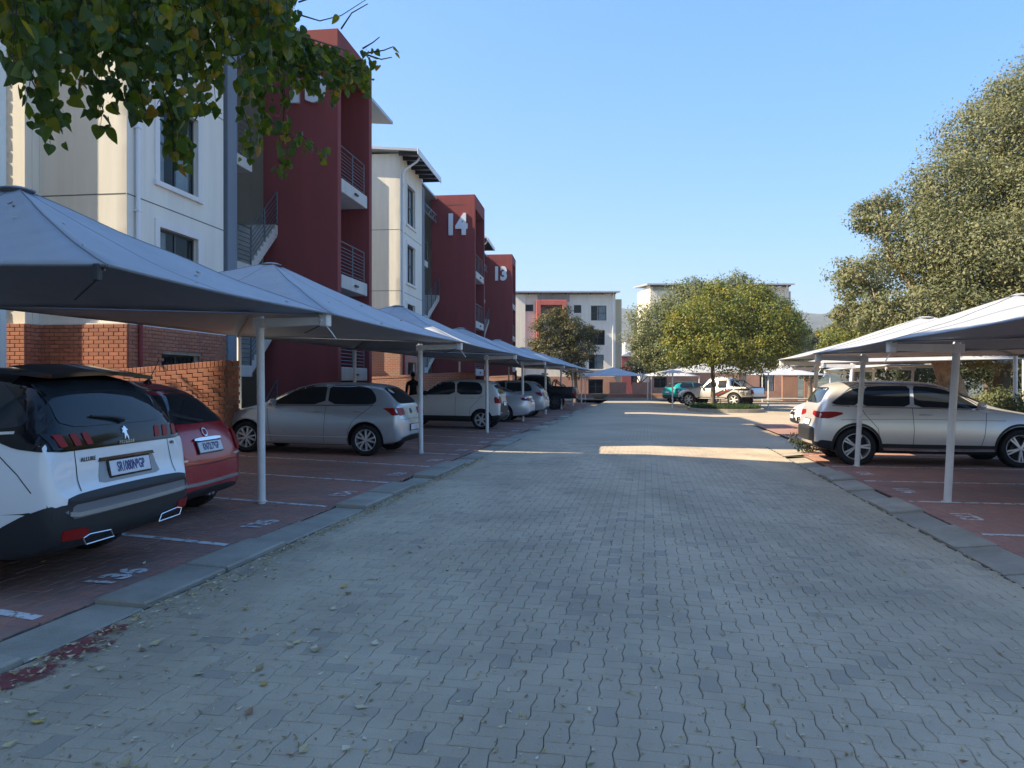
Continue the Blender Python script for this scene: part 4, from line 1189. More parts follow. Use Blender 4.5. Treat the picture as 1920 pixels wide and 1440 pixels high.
S0, S1 = -3.0, 20.0
road = sheet('road', [-3.3, 0, 2.95], [S0, S1], M_JOINT, -0.010)
far = sheet('road_surface', [-3.3, 0, 2.95], [S1, 40, 66], M_ROADFAR, 0.0, parent=road, kind=None)
apron = sheet('side_road', [2.95, 34], [24.6, 40, 66], M_ROADFAR, -0.002, zf=lambda u: -0.12, kind='structure')

# -- interlocking pavers, each a piece of its own
CELL = 0.098
def paver_outline(kind, a):
    """corner and mid points of a 2x1 zigzag block in cells; kind 0 lies along u, 1 along s"""
    if kind == 0: b = a*.35; P = [(0,0),(.5,b),(1,0),(1.5,-b),(2,0),(2+a,.5),(2,1),(1.5,1+b),(1,1),(.5,1-b),(0,1),(a,.5)]
    else:         b = a*.35; P = [(0,0),(.5,-b),(1,0),(1+a,.5),(1,1),(1-a,1.5),(1,2),(.5,2-b),(0,2),(a,1.5),(0,1),(-a,.5)]
    return P
def paver_template(kind, a, gap=0.0034, h=0.03, cell=CELL):
    P = [Vector(p) * cell for p in paver_outline(kind, a)]
    n = len(P); c = sum(P, Vector((0, 0))) / n
    def inset(d):
        out = []
        for i in range(n):
            e1 = (P[i] - P[i-1]).normalized(); e2 = (P[(i+1) % n] - P[i]).normalized()
            nrm = Vector((-e1.y - e2.y, e1.x + e2.x)).normalized()
            out.append(P[i] + nrm * d)
        return out
    A = inset(gap / 2 + 0.004); B = inset(gap / 2)
    v = [(p.x, p.y, 0.0) for p in A] + [(p.x, p.y, -0.0035) for p in B] + [(p.x, p.y, -h) for p in B]
    f = [tuple(range(n))]
    for i in range(n):
        j = (i + 1) % n
        f.append((n+i, n+j, j, i)); f.append((2*n+i, 2*n+j, n+j, n+i))
    return np.array(v), f, c
def lay_pavers(parent, name, u0, u1, s0, s1, mat, a=0.07, zf=gz, nearest=300, cell=CELL, view=None):
    tmpl = [paver_template(0, a, cell=cell), paver_template(1, a, cell=cell)]
    items = []
    ni, nj = int((u1 - u0) / cell) + 2, int((s1 - s0) / cell) + 2
    for i in range(-1, ni):
        for j in range(-1, nj):
            d = (i - j) % 4
            k = 0 if d == 0 else (1 if d == 3 else None)
            if k is None: continue
            w, l = (2, 1) if k == 0 else (1, 2)
            if (i+w)*cell < cell*0.35 or i*cell > (u1-u0) - cell*0.3 or (j+l)*cell < cell*.35 or j*cell > (s1-s0) - cell*.3: continue
            items.append((k, u0 + i*cell, s0 + j*cell))
    def rank(it):
        c = tmpl[it[0]][2]
        x, y, _ = W(it[1] + c.x, it[2] + c.y)
        vis = y > 2.85 and abs(x / y) < 0.68
        vis = vis and it[1] >= u0 and it[2] >= s0 and it[1] + 2*cell <= u1 and it[2] + 2*cell <= s1
        if view: vis = vis and view(it[1] + c.x, it[2] + c.y)
        return (0 if vis else 1, y if y > 0 else 1e3)
    items.sort(key=rank)
    near, rest = items[:nearest], items[nearest:]
    mes = []
    for v, f, c in tmpl:
        mb = MB(); mb.add([(p[0]-c.x, p[1]-c.y, p[2]) for p in v], f)
        mes.append(mb.mesh('paver', mat, fix=False))
    for k, u, s in near:
        c = tmpl[k][2]; uc, sc = u + c.x, s + c.y
        sl = (zf(uc + 0.02) - zf(uc - 0.02)) / 0.04
        mesh_obj('paver', mes[k], parent, (uc, sc, zf(uc) + random.uniform(-0.0015, 0.0015)), (random.uniform(-.006, .006), -math.atan(sl) + random.uniform(-.006, .006), 0))
    V, F = [], []
    base = 0
    for k, u, s in rest:
        v, f, c = tmpl[k]
        p = v.copy(); p[:, 0] += u; p[:, 1] += s
        p[:, 0] = np.clip(p[:, 0], u0, u1); p[:, 1] = np.clip(p[:, 1], s0, s1)
        zc = np.array([zf(x) for x in p[:12, 0]])
        tx, ty = random.uniform(-.007, .007), random.uniform(-.007, .007)
        p[:, 2] += np.tile(zc, 3) + random.uniform(-.0018, .0018) + (p[:, 0]-u-c.x)*tx + (p[:, 1]-s-c.y)*ty
        V.append(p); F += [tuple(base + q for q in ff) for ff in f]; base += len(v)
    if V:
        me = bpy.data.meshes.new(name)
        me.from_pydata(np.concatenate(V).tolist(), [], F)
        me.materials.append(mat); me.update()
        o = mesh_obj(name, me, parent); o['kind'] = 'stuff'
lay_pavers(road, 'paving', -3.27, 2.93, S0 + 0.5, S1, M_PAVER)

# -- left and right bays
LB = (-9.6, -3.68); LS = (-1.0, 56.0)
left_bays = sheet('left_parking_bays', [LB[0], -8, -6, LB[1]], [LS[0], LS[1]], M_JOINT, -0.012)
sheet('bay_surface', [LB[0], -8, -6, LB[1]], [17.5, LS[1]], M_REDFAR, 0.0, parent=left_bays, kind=None)
lay_pavers(left_bays, 'paving', -8.9, LB[1] - 0.01, 3.0, 17.5, M_REDPAVER, a=0.07, view=lambda u, s: u > -6.5)
RB = (3.33, 9.2); RS = (3.0, 17.6)
right_bays = sheet('right_parking_bays', [RB[0], RB[1]], [RS[0], RS[1]], M_JOINT, -0.012)
lay_pavers(right_bays, 'paving', RB[0] + 0.01, 8.9, 5.0, 17.55, M_REDPAVER, a=0.07)
right_far = sheet('far_right_parking_bays', [3.9, 9.2], [19.2, 30.0], M_REDFAR, 0.02)

LL = [4.25, 6.46, 8.67, 10.9, 13.1, 15.35, 17.6, 19.85, 22.1, 24.3, 26.5, 28.7, 30.9, 33.1, 35.3, 37.5, 39.7, 41.9, 44.1]
for s in LL:
    mb = MB(); us = [-8.4, -6.0, -3.78]
    mb.add([(u, s + d + 0.16*(-3.78 - u), gz(u) + 0.004) for d in (-0.045, 0.045) for u in us], [(0,1,4,3), (1,2,5,4)])
    mb.build('parking_line', M_LINEPAINT, left_bays, fix=False)
RL = [4.3, 6.45, 8.7, 10.95, 13.1, 15.3, 17.4]
for s in RL: sheet('parking_line', [3.42, 8.3], [s - 0.045, s + 0.045], M_LINEPAINT, 0.005, parent=right_bays, kind=None)
def bay_number(parent, txt, u, s, rot):
    me = text_mesh('bay_number', txt, 0.31, M_NUMPAINT, 0, 0.012, 1.15)
    o = mesh_obj('bay_number', me, parent, (u, s, gz(u) + 0.0055), (0, -math.atan((gz(u+.05)-gz(u-.05))/.1), rot))
    return o
for k in range(9): bay_number(left_bays, str(136 - k), -3.98, (LL[k] + LL[k+1]) / 2 - 0.1, R(90))
for k in range(6): bay_number(right_bays, str(171 + k), 3.68, (RL[k] + RL[k+1]) / 2, R(-90))

# -- kerbs: each stone a piece
def kerb(name, ua, ub, s0, s1, step, end=None):
    top = bpy.data.objects.new(name, None); top.rotation_euler = (0, 0, -RA); link(top); top['kind'] = 'structure'
    za, zb = gz(ua), gz(ub)
    lo, hi = (ua, ub) if ua < ub else (ub, ua)
    mb = MB()
    g = 0.024
    zl, zh = gz(lo + 1e-4), gz(hi - 1e-4)
    h = step - g
    b = 0.018
    mb.add([(lo, 0, zl-.12), (hi, 0, zh-.12), (hi, h, zh-.12), (lo, h, zl-.12),
            (lo, 0, zl-b*.4), (hi, 0, zh-b*.4), (hi, h, zh-b*.4), (lo, h, zl-b*.4),
            (lo+b, b*.4, lerp(zl, zh, b/(hi-lo))+.004), (hi-b, b*.4, lerp(zl, zh, 1-b/(hi-lo))+.004), (hi-b, h-b*.4, lerp(zl, zh, 1-b/(hi-lo))+.004), (lo+b, h-b*.4, lerp(zl, zh, b/(hi-lo))+.004)],
           [(0,1,5,4), (1,2,6,5), (2,3,7,6), (3,0,4,7), (4,5,9,8), (5,6,10,9), (6,7,11,10), (7,4,8,11), (8,9,10,11)])
    me = mb.mesh('kerb_stone', M_KERB)
    n = int((s1 - s0) / step)
    for k in range(n):
        mesh_obj('kerb_stone', me, top, (random.uniform(-.004, .004), s0 + k*step, random.uniform(-.005, .006)), (random.uniform(-.006, .006), random.uniform(-.012, .012), random.uniform(-.006, .006)))
    return top
KST = 1.02
kerb('left_kerb', -3.3, -3.68, 0.55, 50.0, KST)
kerb('right_kerb', 2.95, 3.33, 2.0, 17.6, KST)
# dished concrete band turning right at the end of the bays
mb = MB()
for k in range(12):
    a0, a1 = R(180 - k*90/12), R(180 - (k+1)*90/12)
    def q(a, r): return (4.35 + r*math.cos(a), 17.62 + r*math.sin(a)*1.0)
    p = [q(a0, 1.4), q(a1, 1.4), q(a1, 1.02), q(a0, 1.02)]
    mb.add([(p[0][0], p[0][1], -.115), (p[1][0], p[1][1], -.115), (p[2][0], p[2][1], -.078), (p[3][0], p[3][1], -.078)], [(0,1,2,3)])
mb.add([(4.35, 19.02, -.115), (9.3, 19.02, -.115), (9.3, 18.64, -.078), (4.35, 18.64, -.078)], [(0,1,2,3)])
o = mb.build('corner_kerb', M_KERB, rot=(0, 0, -RA), fix=False); o['kind'] = 'structure'
corner = MB()
pl = [(4.35 + 1.03*math.cos(R(180 - k*90/12)), 17.6 + 1.03*math.sin(R(180 - k*90/12))) for k in range(13)] + [(9.3, 18.64), (9.3, 17.6)]
corner.add([(p[0], p[1], -.079) for p in pl], [tuple(reversed(range(len(pl))))])
o = corner.build('corner_bed', M_REDFAR, rot=(0, 0, -RA), fix=False); o['kind'] = 'structure'
mid = MB()
mid.add([(2.95, 17.6, -.121), (34, 17.6, -.121), (34, 24.62, -.121), (2.95, 24.62, -.121)], [(0,1,2,3)])
o = mid.build('side_road', M_ROADFAR, rot=(0, 0, -RA), fix=False); o['kind'] = 'structure'

# red paint patch on the left edge of the road
pm = MB()
pp = [(-3.26, 3.2), (-3.1, 3.15), (-2.98, 3.5), (-3.0, 3.9), (-3.08, 4.15), (-3.15, 4.3), (-3.25, 4.2)]
pm.add([(p[0], p[1], 0.006) for p in pp], [tuple(range(len(pp)))])
pm.build('red_paint_patch', M_REDPATCH, road, fix=False)

# ground sheet, embankment, verge
def ground_z(x, y):
    u = x*CA - y*SA; s = x*SA + y*CA
    z = -0.30
    if u > 8.6:
        t = min(1, (u - 8.6) / 5.0); t = t*t*(3-2*t)
        k = min(1, max(0, (s + 6) / 8)) * min(1, max(0, (46 - s) / 12))
        z += t * 1.15 * k + 0.3 * t * k * math.sin(x*0.7) * math.sin(y*0.5) * 0.5
    if u < -9.6: z += min(0.45, (-9.6 - u) * 0.2)
    if y > 100: z -= min(30, (y - 100) * 0.05)
    return z
xs = [-5000, -2000, -600, -200, -80, -40] + [-24 + i*1.0 for i in range(0, 75)] + [54, 70, 100, 200, 600, 2000, 5000]
ys = [-360, -60, -20] + [-8 + i*1.2 for i in range(0, 80)] + [96, 110, 140, 200, 400, 700, 900]
v = [(x, y, ground_z(x, y)) for y in ys for x in xs]
n = len(xs)
f = [(j*n+i, j*n+i+1, (j+1)*n+i+1, (j+1)*n+i) for j in range(len(ys)-1) for i in range(n-1)]
mb = MB(); mb.add(v, f)
g = mb.build('ground', M_EARTH, fix=False, smooth=True, angle=60); g['kind'] = 'structure'

# distant hills
def hill_material():
    m, nt, b = _new('hill_cover')
    geo = nt.nodes.new('ShaderNodeNewGeometry')
    c = ramp(nt, noise(nt, geo.outputs['Position'], 0.045, 10, 0.8), [(0.38, (0.010, 0.020, 0.010)), (0.5, (0.04, 0.055, 0.025)), (0.58, (0.12, 0.11, 0.06)), (0.68, (0.36, 0.30, 0.24))])
    nt.links.new(c, b.inputs['Base Color']); b.inputs['Roughness'].default_value = 1.0
    return m
mb = MB()
hx = [-2600 + i*40 for i in range(131)]; hy = [300, 420, 560, 700, 850, 1000, 1150, 1300, 1450, 1600, 1750, 1900, 2100]
from mathutils import noise as mnoise
for y in hy:
    for x in hx:
        t = (y - 300) / 1300
        ridge = 152 + 14*mnoise.noise(Vector((x*0.0016, 1.7, 0))) + 7*mnoise.noise(Vector((x*0.008, 5.1, 0)))
        z = -22 + (ridge + 22) * min(1, t)**1.15 + 7*mnoise.noise(Vector((x*0.012, y*0.012, 3))) + 3.5*mnoise.noise(Vector((x*.05, y*.05, 8)))
        if t > 1: z -= (t - 1) * 120
        mb.v.append((x, y, z))
n = len(hx)
for j in range(len(hy)-1):
    for i in range(n-1): mb.f.append((j*n+i, j*n+i+1, (j+1)*n+i+1, (j+1)*n+i)); mb.m.append(0)
h = mb.build('hills', hill_material(), fix=False, smooth=True, angle=180); h['kind'] = 'structure'
# ------------------------------------------------------------------ apartment buildings on the left
M_CREAM = plaster('cream_plaster', (0.79, 0.76, 0.655), 0.08)
M_CREAM2 = plaster('pale_trim', (0.76, 0.74, 0.70), 0.06)
M_MAROON = plaster('maroon_plaster', (0.215, 0.046, 0.042), 0.10)
M_BLUEGREY = plaster('blue_grey_plaster', (0.20, 0.24, 0.28), 0.10)
M_BEIGE = plaster('beige_plaster', (0.50, 0.44, 0.30), 0.1)
M_GREYWALL = plaster('grey_plaster', (0.34, 0.37, 0.36), 0.1)
M_BRICKBED = brick_tex('face_brick', (0.42, 0.175, 0.10), (0.37, 0.15, 0.09), (0.38, 0.31, 0.25), 0.232, 0.085, 0.011, axes='wall')
M_MORTAR = simple('mortar', (0.30, 0.235, 0.18), 0.95, var=0.2, vscale=5)
M_BRICK = piece_mat('fired_brick', [(0.42, 0.175, 0.10), (0.37, 0.155, 0.09), (0.46, 0.19, 0.11), (0.33, 0.13, 0.08), (0.41, 0.185, 0.115)], stain=(0.78, 0.76, 0.74), stain_scale=0.8, bscale=80)
M_ROOF = simple('roof_sheet', (0.42, 0.44, 0.45), 0.45, 0.3, var=0.1, vscale=0.6)
M_TIMBER = simple('dark_timber', (0.03, 0.025, 0.02), 0.8, var=0.2)
M_FRAME = simple('window_frame', (0.055, 0.06, 0.065), 0.4, 0.3)
M_WGLASS = glass_mat('window_glass', (0.02, 0.025, 0.03), 0.78, 0.02)
M_CURTAIN = simple('curtain', (0.85, 0.85, 0.84), 0.9, var=0.1, vscale=3)
M_ROOM = simple('room_dark', (0.05, 0.05, 0.05), 0.9)
M_PIPEW = simple('white_pipe', (0.75, 0.77, 0.80), 0.45)
M_CONC = plaster('concrete_slab', (0.54, 0.53, 0.49), 0.12)
M_RAIL = simple('rail_steel', (0.10, 0.11, 0.12), 0.45, 0.4)
M_NUM = simple('number_panel', (0.66, 0.69, 0.73), 0.4, 0.2)
M_DOOR = simple('dark_door', (0.015, 0.017, 0.02), 0.5)
M_JOINTL = simple('shadow_joint', (0.12, 0.12, 0.115), 0.9)

def brick_mesh(L=0.222, H=0.073, D=0.03):
    mb = MB(); mb.bbox(-L/2, L/2, -D, D*0.35, -H/2, H/2, 0.004); return mb.mesh('brick', M_BRICK)
BRICK_ME = None
def bricks_on(parent, axis, t, a0, a1, z0, z1, sgn, holes=(), slope=0.0, limit=300, counter=None, front=True):
    """single bricks in running bond, laid a few mm proud of the mortar face axis=t; sgn = outward direction"""
    global BRICK_ME
    if BRICK_ME is None: BRICK_ME = brick_mesh()
    out = []
    nz = int(round((z1 - z0) / 0.085))
    for r in range(nz):
        z = z0 + (r + 0.5) * 0.085
        a = a0 + (0.0 if r % 2 else -0.116)
        while a < a1:
            b0, b1 = max(a, a0) + 0.005, min(a + 0.222, a1 - 0.002)
            if b1 - b0 > 0.05:
                c = (b0 + b1) / 2
                if not any(h[0] < c < h[1] and h[2] < z < h[3] for h in holes): out.append((c, z + slope * (c - a1), b1 - b0))
            a += 0.232
    return [(axis, t, sgn, c, z, w) for c, z, w in out]
def place_bricks(parent, items, limit=300, name='brickwork', key=None):
    if key: items = sorted(items, key=key)
    def tr(it):
        axis, t, sgn, c, z, w = it
        jit = random.uniform(-.0025, .0025)
        if axis == 'y': loc = (c, t + sgn*(0.002 + jit), z); rz = 0 if sgn < 0 else math.pi
        else: loc = (t + sgn*(0.002 + jit), c, z); rz = R(90) if sgn > 0 else R(-90)
        return loc, rz, w / 0.222
    for it in items[:limit]:
        loc, rz, sx = tr(it)
        o = mesh_obj('brick', BRICK_ME, parent, loc, (0, 0, rz)); o.scale = (sx, 1, 1)
    if len(items) > limit:
        n = len(BRICK_ME.vertices)
        co = np.empty(n*3); BRICK_ME.vertices.foreach_get('co', co); co = co.reshape(-1, 3)
        fs = [tuple(p.vertices) for p in BRICK_ME.polygons]
        V, F, b = [], [], 0
        for it in items[limit:]:
            loc, rz, sx = tr(it)
            c, s = math.cos(rz), math.sin(rz)
            p = co * np.array([sx, 1, 1])
            q = np.stack([p[:, 0]*c - p[:, 1]*s + loc[0], p[:, 0]*s + p[:, 1]*c + loc[1], p[:, 2] + loc[2]], 1)
            V.append(q); F += [tuple(b + i for i in f) for f in fs]; b += n
        me = bpy.data.meshes.new(name); me.from_pydata(np.concatenate(V).tolist(), [], F); me.materials.append(M_BRICK); me.update()
        o = mesh_obj(name, me, parent); o['kind'] = 'stuff'

def window(parent, axis, t, a0, a1, z0, z1, inward=-1, cols=2, rows=1, curtain=None, surround=True, sill=True, deep=0.10, bars=False, tr_mat=None, frame_mat=None):
    """window set back in its opening; the wall face is axis=t and the room lies towards 'inward'"""
    fm = frame_mat or M_FRAME
    mb = MB()
    def bx(m, a, b, c, d, d0, d1, mi=0):
        lo, hi = sorted((t + inward*d0, t + inward*d1))
        if axis == 'x': m.box(lo, hi, a, b, c, d, mi)
        else: m.box(a, b, lo, hi, c, d, mi)
    w = 0.05
    bx(mb, a0, a1, z0, z0+w, deep, deep+.05); bx(mb, a0, a1, z1-w, z1, deep, deep+.05)
    bx(mb, a0, a0+w, z0+w, z1-w, deep, deep+.05); bx(mb, a1-w, a1, z0+w, z1-w, deep, deep+.05)
    for k in range(1, cols):
        a = lerp(a0, a1, k/cols); bx(mb, a-w/2, a+w/2, z0+w, z1-w, deep, deep+.05)
    for k in range(1, rows):
        z = lerp(z0, z1, k/rows); bx(mb, a0+w, a1-w, z-w*.4, z+w*.4, deep+.003, deep+.047)
    if bars:
        for k in range(1, 9): 
            a = lerp(a0, a1, k/9); bx(mb, a-.006, a+.006, z0+w, z1-w, deep+.07, deep+.082)
    win = mb.build('window', fm, parent)
    g = MB(); bx(g, a0+w*.5, a1-w*.5, z0+w*.5, z1-w*.5, deep+.018, deep+.026); g.build('pane', M_WGLASS, win)
    rb = MB(); bx(rb, a0-.02, a1+.02, z0-.02, z1+.02, deep+.9, deep+.92); rb.build('room', M_ROOM, win)
    if curtain:
        for (c0, c1) in curtain:
            cb = MB(); n = 14
            A0, A1 = lerp(a0+w, a1-w, c0), lerp(a0+w, a1-w, c1)
            P = []
            for k in range(n+1):
                a = lerp(A0, A1, k/n); dd = deep + .085 + .02*math.sin(k*1.9)
                for z in (z0+w, z1-w): P.append((t + inward*dd, a, z) if axis == 'x' else (a, t + inward*dd, z))
            cb.add(P, [(2*k, 2*k+2, 2*k+3, 2*k+1) for k in range(n)]); cb.build('curtain', M_CURTAIN, win, smooth=True, fix=False)
    tm = tr_mat or M_CREAM2
    if surround:
        s = MB(); e = .17
        bx(s, a0-e, a0, z0-.02, z1+e, -.035, .02); bx(s, a1, a1+e, z0-.02, z1+e, -.035, .02); bx(s, a0, a1, z1, z1+e, -.035, .02)
        s.build('window_surround', tm, win)
    if sill:
        s = MB(); bx(s, a0-.2, a1+.2, z0-.13, z0-.02, -.075, .06); s.build('sill', tm, win)
    return win

def railing(parent, p0, p1, h=1.05, bars=8, name='railing', posts=True):
    """horizontal-bar balustrade from p0 to p1"""
    p0, p1 = Vector(p0), Vector(p1)
    d = (p1 - p0)
    r = MB()
    n = max(1, int(round(d.length / 1.2)))
    for k in range(n + 1):
        q = p0 + d * (k / n); r.tube([q, q + Vector((0, 0, h))], .024, 6)
    rail = r.build(name, M_RAIL, parent)
    for k in range(bars):
        z = h if k == bars-1 else 0.10 + k * (h - 0.16) / (bars - 1)
        b = MB(); b.tube([p0 + Vector((0, 0, z)), p1 + Vector((0, 0, z))], .022 if k == bars-1 else .012, 6)
        b.build('bar', M_RAIL, rail)
    return rail

def apartment(label, origin, rotdeg, z0, flen, ty, tdep, tx, num, near, blen=17.0):
    T = thing('apartment_building', label, 'building', (origin[0], origin[1], z0), R(-rotdeg), 'apartment blocks in the row on the left')
    ZB, ZT = -0.6, 12.75 if near else 12.05
    BT = 2.74
    wy = (flen*0.285, flen*0.285 + 1.62)
    lv = [(0.75, 2.15), (3.15, 5.05), (6.10, 8.0), (9.0, 10.95)]
    holes = [(wy[0], wy[1], a, b) for a, b in lv]
    w = MB()
    w.wall('x', 0, -.22, 0, flen, ZB, ZT, holes)                       # facade towards the road
    w.wall('y', 0, .22, -9.0, -.002, ZB, ZT + .02)                          # gable towards the camera
    w.wall('y', flen, -.2, -9.0, -.24, ZB, ZT)
    w.wall('x', -9.0, .2, .23, flen - .21, ZB, ZT + .6)
    w.build('wall', M_CREAM, T)
    # rear flat beyond the tower
    b = MB()
    b.wall('x', -.3, -.22, ty + tdep + .02, blen, ZB, ZT, [(ty + tdep + 1.2, ty + tdep + 2.8, a, c) for a, c in lv])
    b.wall('y', blen, -.22, -9.0, -.31, ZB, ZT); b.wall('y', ty + tdep + .02, .2, -9.0, -.53, ZB, ZT); b.wall('x', -9.0, .2, ty + tdep + .25, blen - .23, ZB, ZT + .6)
    b.build('rear_wall', M_CREAM, T)
    for a, c in lv:
        window(T, 'x', 0, wy[0], wy[1], a, c, -1, 2, 2 if c - a > 1.5 else 1, [(0.0, .30), (.62, 1.0)] if a > 5 else ([(0, .35)] if a > 3 else None), surround=a > 2, sill=a > 2, bars=a < 2)
    for z in (5.53, 8.45):
        j = MB(); j.box(-.004, .004, .01, flen, z-.012, z+.012); j.box(-8.9, -.02, -.004, .004, z-.012, z+.012); j.build('shadow_joint', M_JOINTL, T)
    # left wing nearer to the camera, boarded
    wx, wp = -2.05, 0.42
    g = MB(); g.wall('y', -wp, .2, -9.0, wx, ZB, ZT - .3); g.wall('x', wx, -.2, -wp + .21, -.005, ZB, ZT - .3); g.build('wing_wall', M_CREAM, T)
    if near:
        for k in range(42):
            bd = MB(); bd.bbox(-6.4, wx - .42, -.016, .03, -.108, .108, .012)
            if k == 0: bme = bd.mesh('cladding_board', M_CREAM2)
            mesh_obj('cladding_board', bme, T, (0, -wp - .03, .6 + k*.262), (random.uniform(-.03, .03), 0, 0))
    # brick base
    br = MB()
    t = .06
    br.wall('x', t, -t+.004, -t, flen, ZB, BT, [h for h in holes if h[3] < BT]); br.wall('y', -t, t-.004, wx + .002, t - .004, ZB, BT)
    br.wall('y', -wp - t, t-.004, -9.0, wx + t, ZB, BT); br.wall('x', wx + t, -t+.004, -wp - t + .004, -t, ZB, BT)
    br.build('brick_base', M_MORTAR if near else M_BRICKBED, T)
    cp = MB(); cp.box(.006, t + .012, -t - .012, flen, BT, BT + .03); cp.box(wx + .01, t + .012, -t - .012, -.005, BT + .001, BT + .031); cp.build('base_ledge', M_CREAM2, T)
    if near:
        it = bricks_on(T, 'y', -t, wx + .07, t, 1.295, BT, -1)
        it += bricks_on(T, 'x', t, -t, flen, 1.295, BT, 1, [(wy[0]-.03, wy[1]+.03, .7, 2.2)])
        it += bricks_on(T, 'x', wx + t, -wp - t, -t, 1.295, BT, 1)
        it += bricks_on(T, 'y', -wp - t, -3.6, wx + t, 1.295, BT, -1)
        place_bricks(T, it, 300, key=lambda q: abs(q[3]) + (0 if q[0] == 'x' else .2))
    # roof: single pitch falling to the road, with rafters under the overhang
    def rz(x): return ZT + .05 - .085 * x
    rf = MB()
    for (y0, y1, x1) in ((-.45, flen + .35, .95), (flen + .36, ty + tdep + .3, -.25), (ty + tdep + .31, blen + .4, .65)):
        rf.add([(-9.4, y0, rz(-9.4)), (x1, y0, rz(x1)), (x1, y1, rz(x1)), (-9.4, y1, rz(-9.4)), (-9.4, y0, rz(-9.4)+.12), (x1, y0, rz(x1)+.12), (x1, y1, rz(x1)+.12), (-9.4, y1, rz(-9.4)+.12)],
               [(3,2,1,0), (4,5,6,7), (0,1,5,4), (1,2,6,5), (2,3,7,6), (3,0,4,7)])
    roof = rf.build('roof', M_ROOF, T)
    fb = MB(); fb.box(.952, .985, -.47, flen + .36, rz(.95)-.14, rz(.95)+.14); fb.build('fascia', M_WHITE, T)
    n = max(4, int(flen / .75))
    for k in range(n + 1):
        y = lerp(-.25, flen + .15, k / n)
        m = MB(); m.add([(.005, y-.03, rz(0)-.2), (.93, y-.03, rz(.93)-.12), (.93, y-.03, rz(.93)-.003), (.005, y-.03, rz(0)-.003), (.005, y+.03, rz(0)-.2), (.93, y+.03, rz(.93)-.12), (.93, y+.03, rz(.93)-.003), (.005, y+.03, rz(0)-.003)],
               [(0,1,2,3), (7,6,5,4), (0,4,5,1), (1,5,6,2), (2,6,7,3), (3,7,4,0)])
        m.build('rafter', M_TIMBER, T)
    dp = MB(); dp.tube([(.92, .28, rz(.9)-.05), (.75, .28, rz(.9)-.3), (.16, .28, rz(0)-.75), (.075, .28, rz(0)-1.0), (.075, .28, BT + .06)], .05, 10); pipe = dp.build('downpipe', M_PIPEW, T, True)
    for zb_ in (3.4, 5.2, 7.0, 8.8, 10.6):
        q = MB(); q.box(.003, .135, .215, .345, zb_, zb_ + .035); q.build('bracket', M_PIPEW, pipe)
    dp = MB(); dp.tube([(.13, .28, BT + .08), (.13, .28, ZB)], .05, 10); dp.build('lower_downpipe', M_MAROON, T, True)
    # stairwell: pillar, landings, flights with treads, doors
    sy0, sy1 = flen, ty
    p = MB(); p.bbox(-.55, -.05, sy0 + .34, sy0 + .85, ZB, ZT - .3, .015); p.build('stair_pillar', M_BLUEGREY, T)
    bw = MB(); bw.wall('x', -3.2, -.2, sy0 + .01, ty + tdep, ZB, ZT + .2); bw.build('stair_wall', M_CREAM, T)
    for L in (1.98, 4.87, 7.86):
        s = MB(); s.bbox(-3.19, -.06, sy0 + .86, sy0 + 1.75, L - .32, L, .012); s.build('landing', M_CONC, T)
        d = MB(); d.box(-3.17, -3.12, sy0 + .95, sy0 + 1.6, L + .003, L + 2.05); d.build('door', M_DOOR, T)
        railing(T, (-.09, sy0 + .9, L), (-.09, sy0 + 1.72, L), 1.05, 8)
    run = (sy1 - sy0 - 1.8)
    for L, up in ((-.9, 1.45), (1.98, 1.45), (4.87, 1.5)):
        ns = 9
        st = MB()
        A, B = (sy0 + 1.76, L), (sy0 + 1.76 + run, L + up)
        st.prism([(A[0], L - .30), (B[0], B[1] - .34), (B[0], B[1] - .16), (A[0], L - .12)], -1.25, -.12, 'yz')
        fl = st.build('stair_flight', M_CONC, T)
        for k in range(ns):
            q = MB(); y = lerp(A[0], B[0], k/ns); q.box(-1.27, -.10, y + .002, y + run/ns - .002, L + up*k/ns - .13, L + up*(k+1)/ns); q.build('tread', M_CONC, fl)
        railing(T, (-.10, A[0], L + .12), (-.10, B[0] - .05, B[1] + .05), 1.0, 7)
    tb = MB()
    for (a, c) in (((-.3, sy0 + .9, 11.2), (-.3, sy1 - .05, 11.2)), ((-.3, sy0 + .9, 10.75), (-.3, sy1 - .05, 10.75))): tb.tube([a, c], .045, 6)
    for k in range(8):
        y0, y1 = lerp(sy0 + .9, sy1 - .05, k/8), lerp(sy0 + .9, sy1 - .05, (k+1)/8)
        tb.tube([(-.3, y0, 11.2 if k % 2 else 10.75), (-.3, y1, 10.75 if k % 2 else 11.2)], .025, 6)
    tb.build('truss', M_BLUEGREY, T)
    # tower with the number: two fin walls, slabs, railings
    TT = 12.4
    fw = MB(); fw.bbox(-.6, tx, ty, ty + .28, ZB, TT, .012); fw.build('tower_wall', M_MAROON, T)
    fw = MB(); fw.bbox(-.6, tx, ty + tdep - .28, ty + tdep, ZB, TT, .012); fw.build('tower_wall', M_MAROON, T)
    bk = MB(); bk.box(-.55, -.35, ty + .282, ty + tdep - .282, ZB, TT - .02); bk.build('tower_back', M_MAROON, T)
    cap = MB(); cap.box(-.34, tx - .004, ty + .284, ty + tdep - .284, 11.6, TT - .003); cap.build('tower_lintel', M_MAROON, T)
    rv = MB(); rv.box(.3, 1.3, ty - .012, ty - .002, TT - .60, TT - .585); rv.build('shadow_joint', M_JOINTL, T)
    for L in (1.98, 4.87, 7.86):
        s = MB(); s.bbox(-.34, tx + .03, ty + .286, ty + tdep - .60, L - .42, L, .012); sl = s.build('balcony_slab', M_CONC, T)
        lt = MB(); lt.bbox(tx + .03, tx + .11, ty + tdep*.42, ty + tdep*.42 + .28, L - .26, L - .19, .02); lt.build('bulkhead_lamp', M_DARK, sl)
        railing(T, (tx - .06, ty + .33, L), (tx - .06, ty + tdep - .7, L), 1.05, 9)
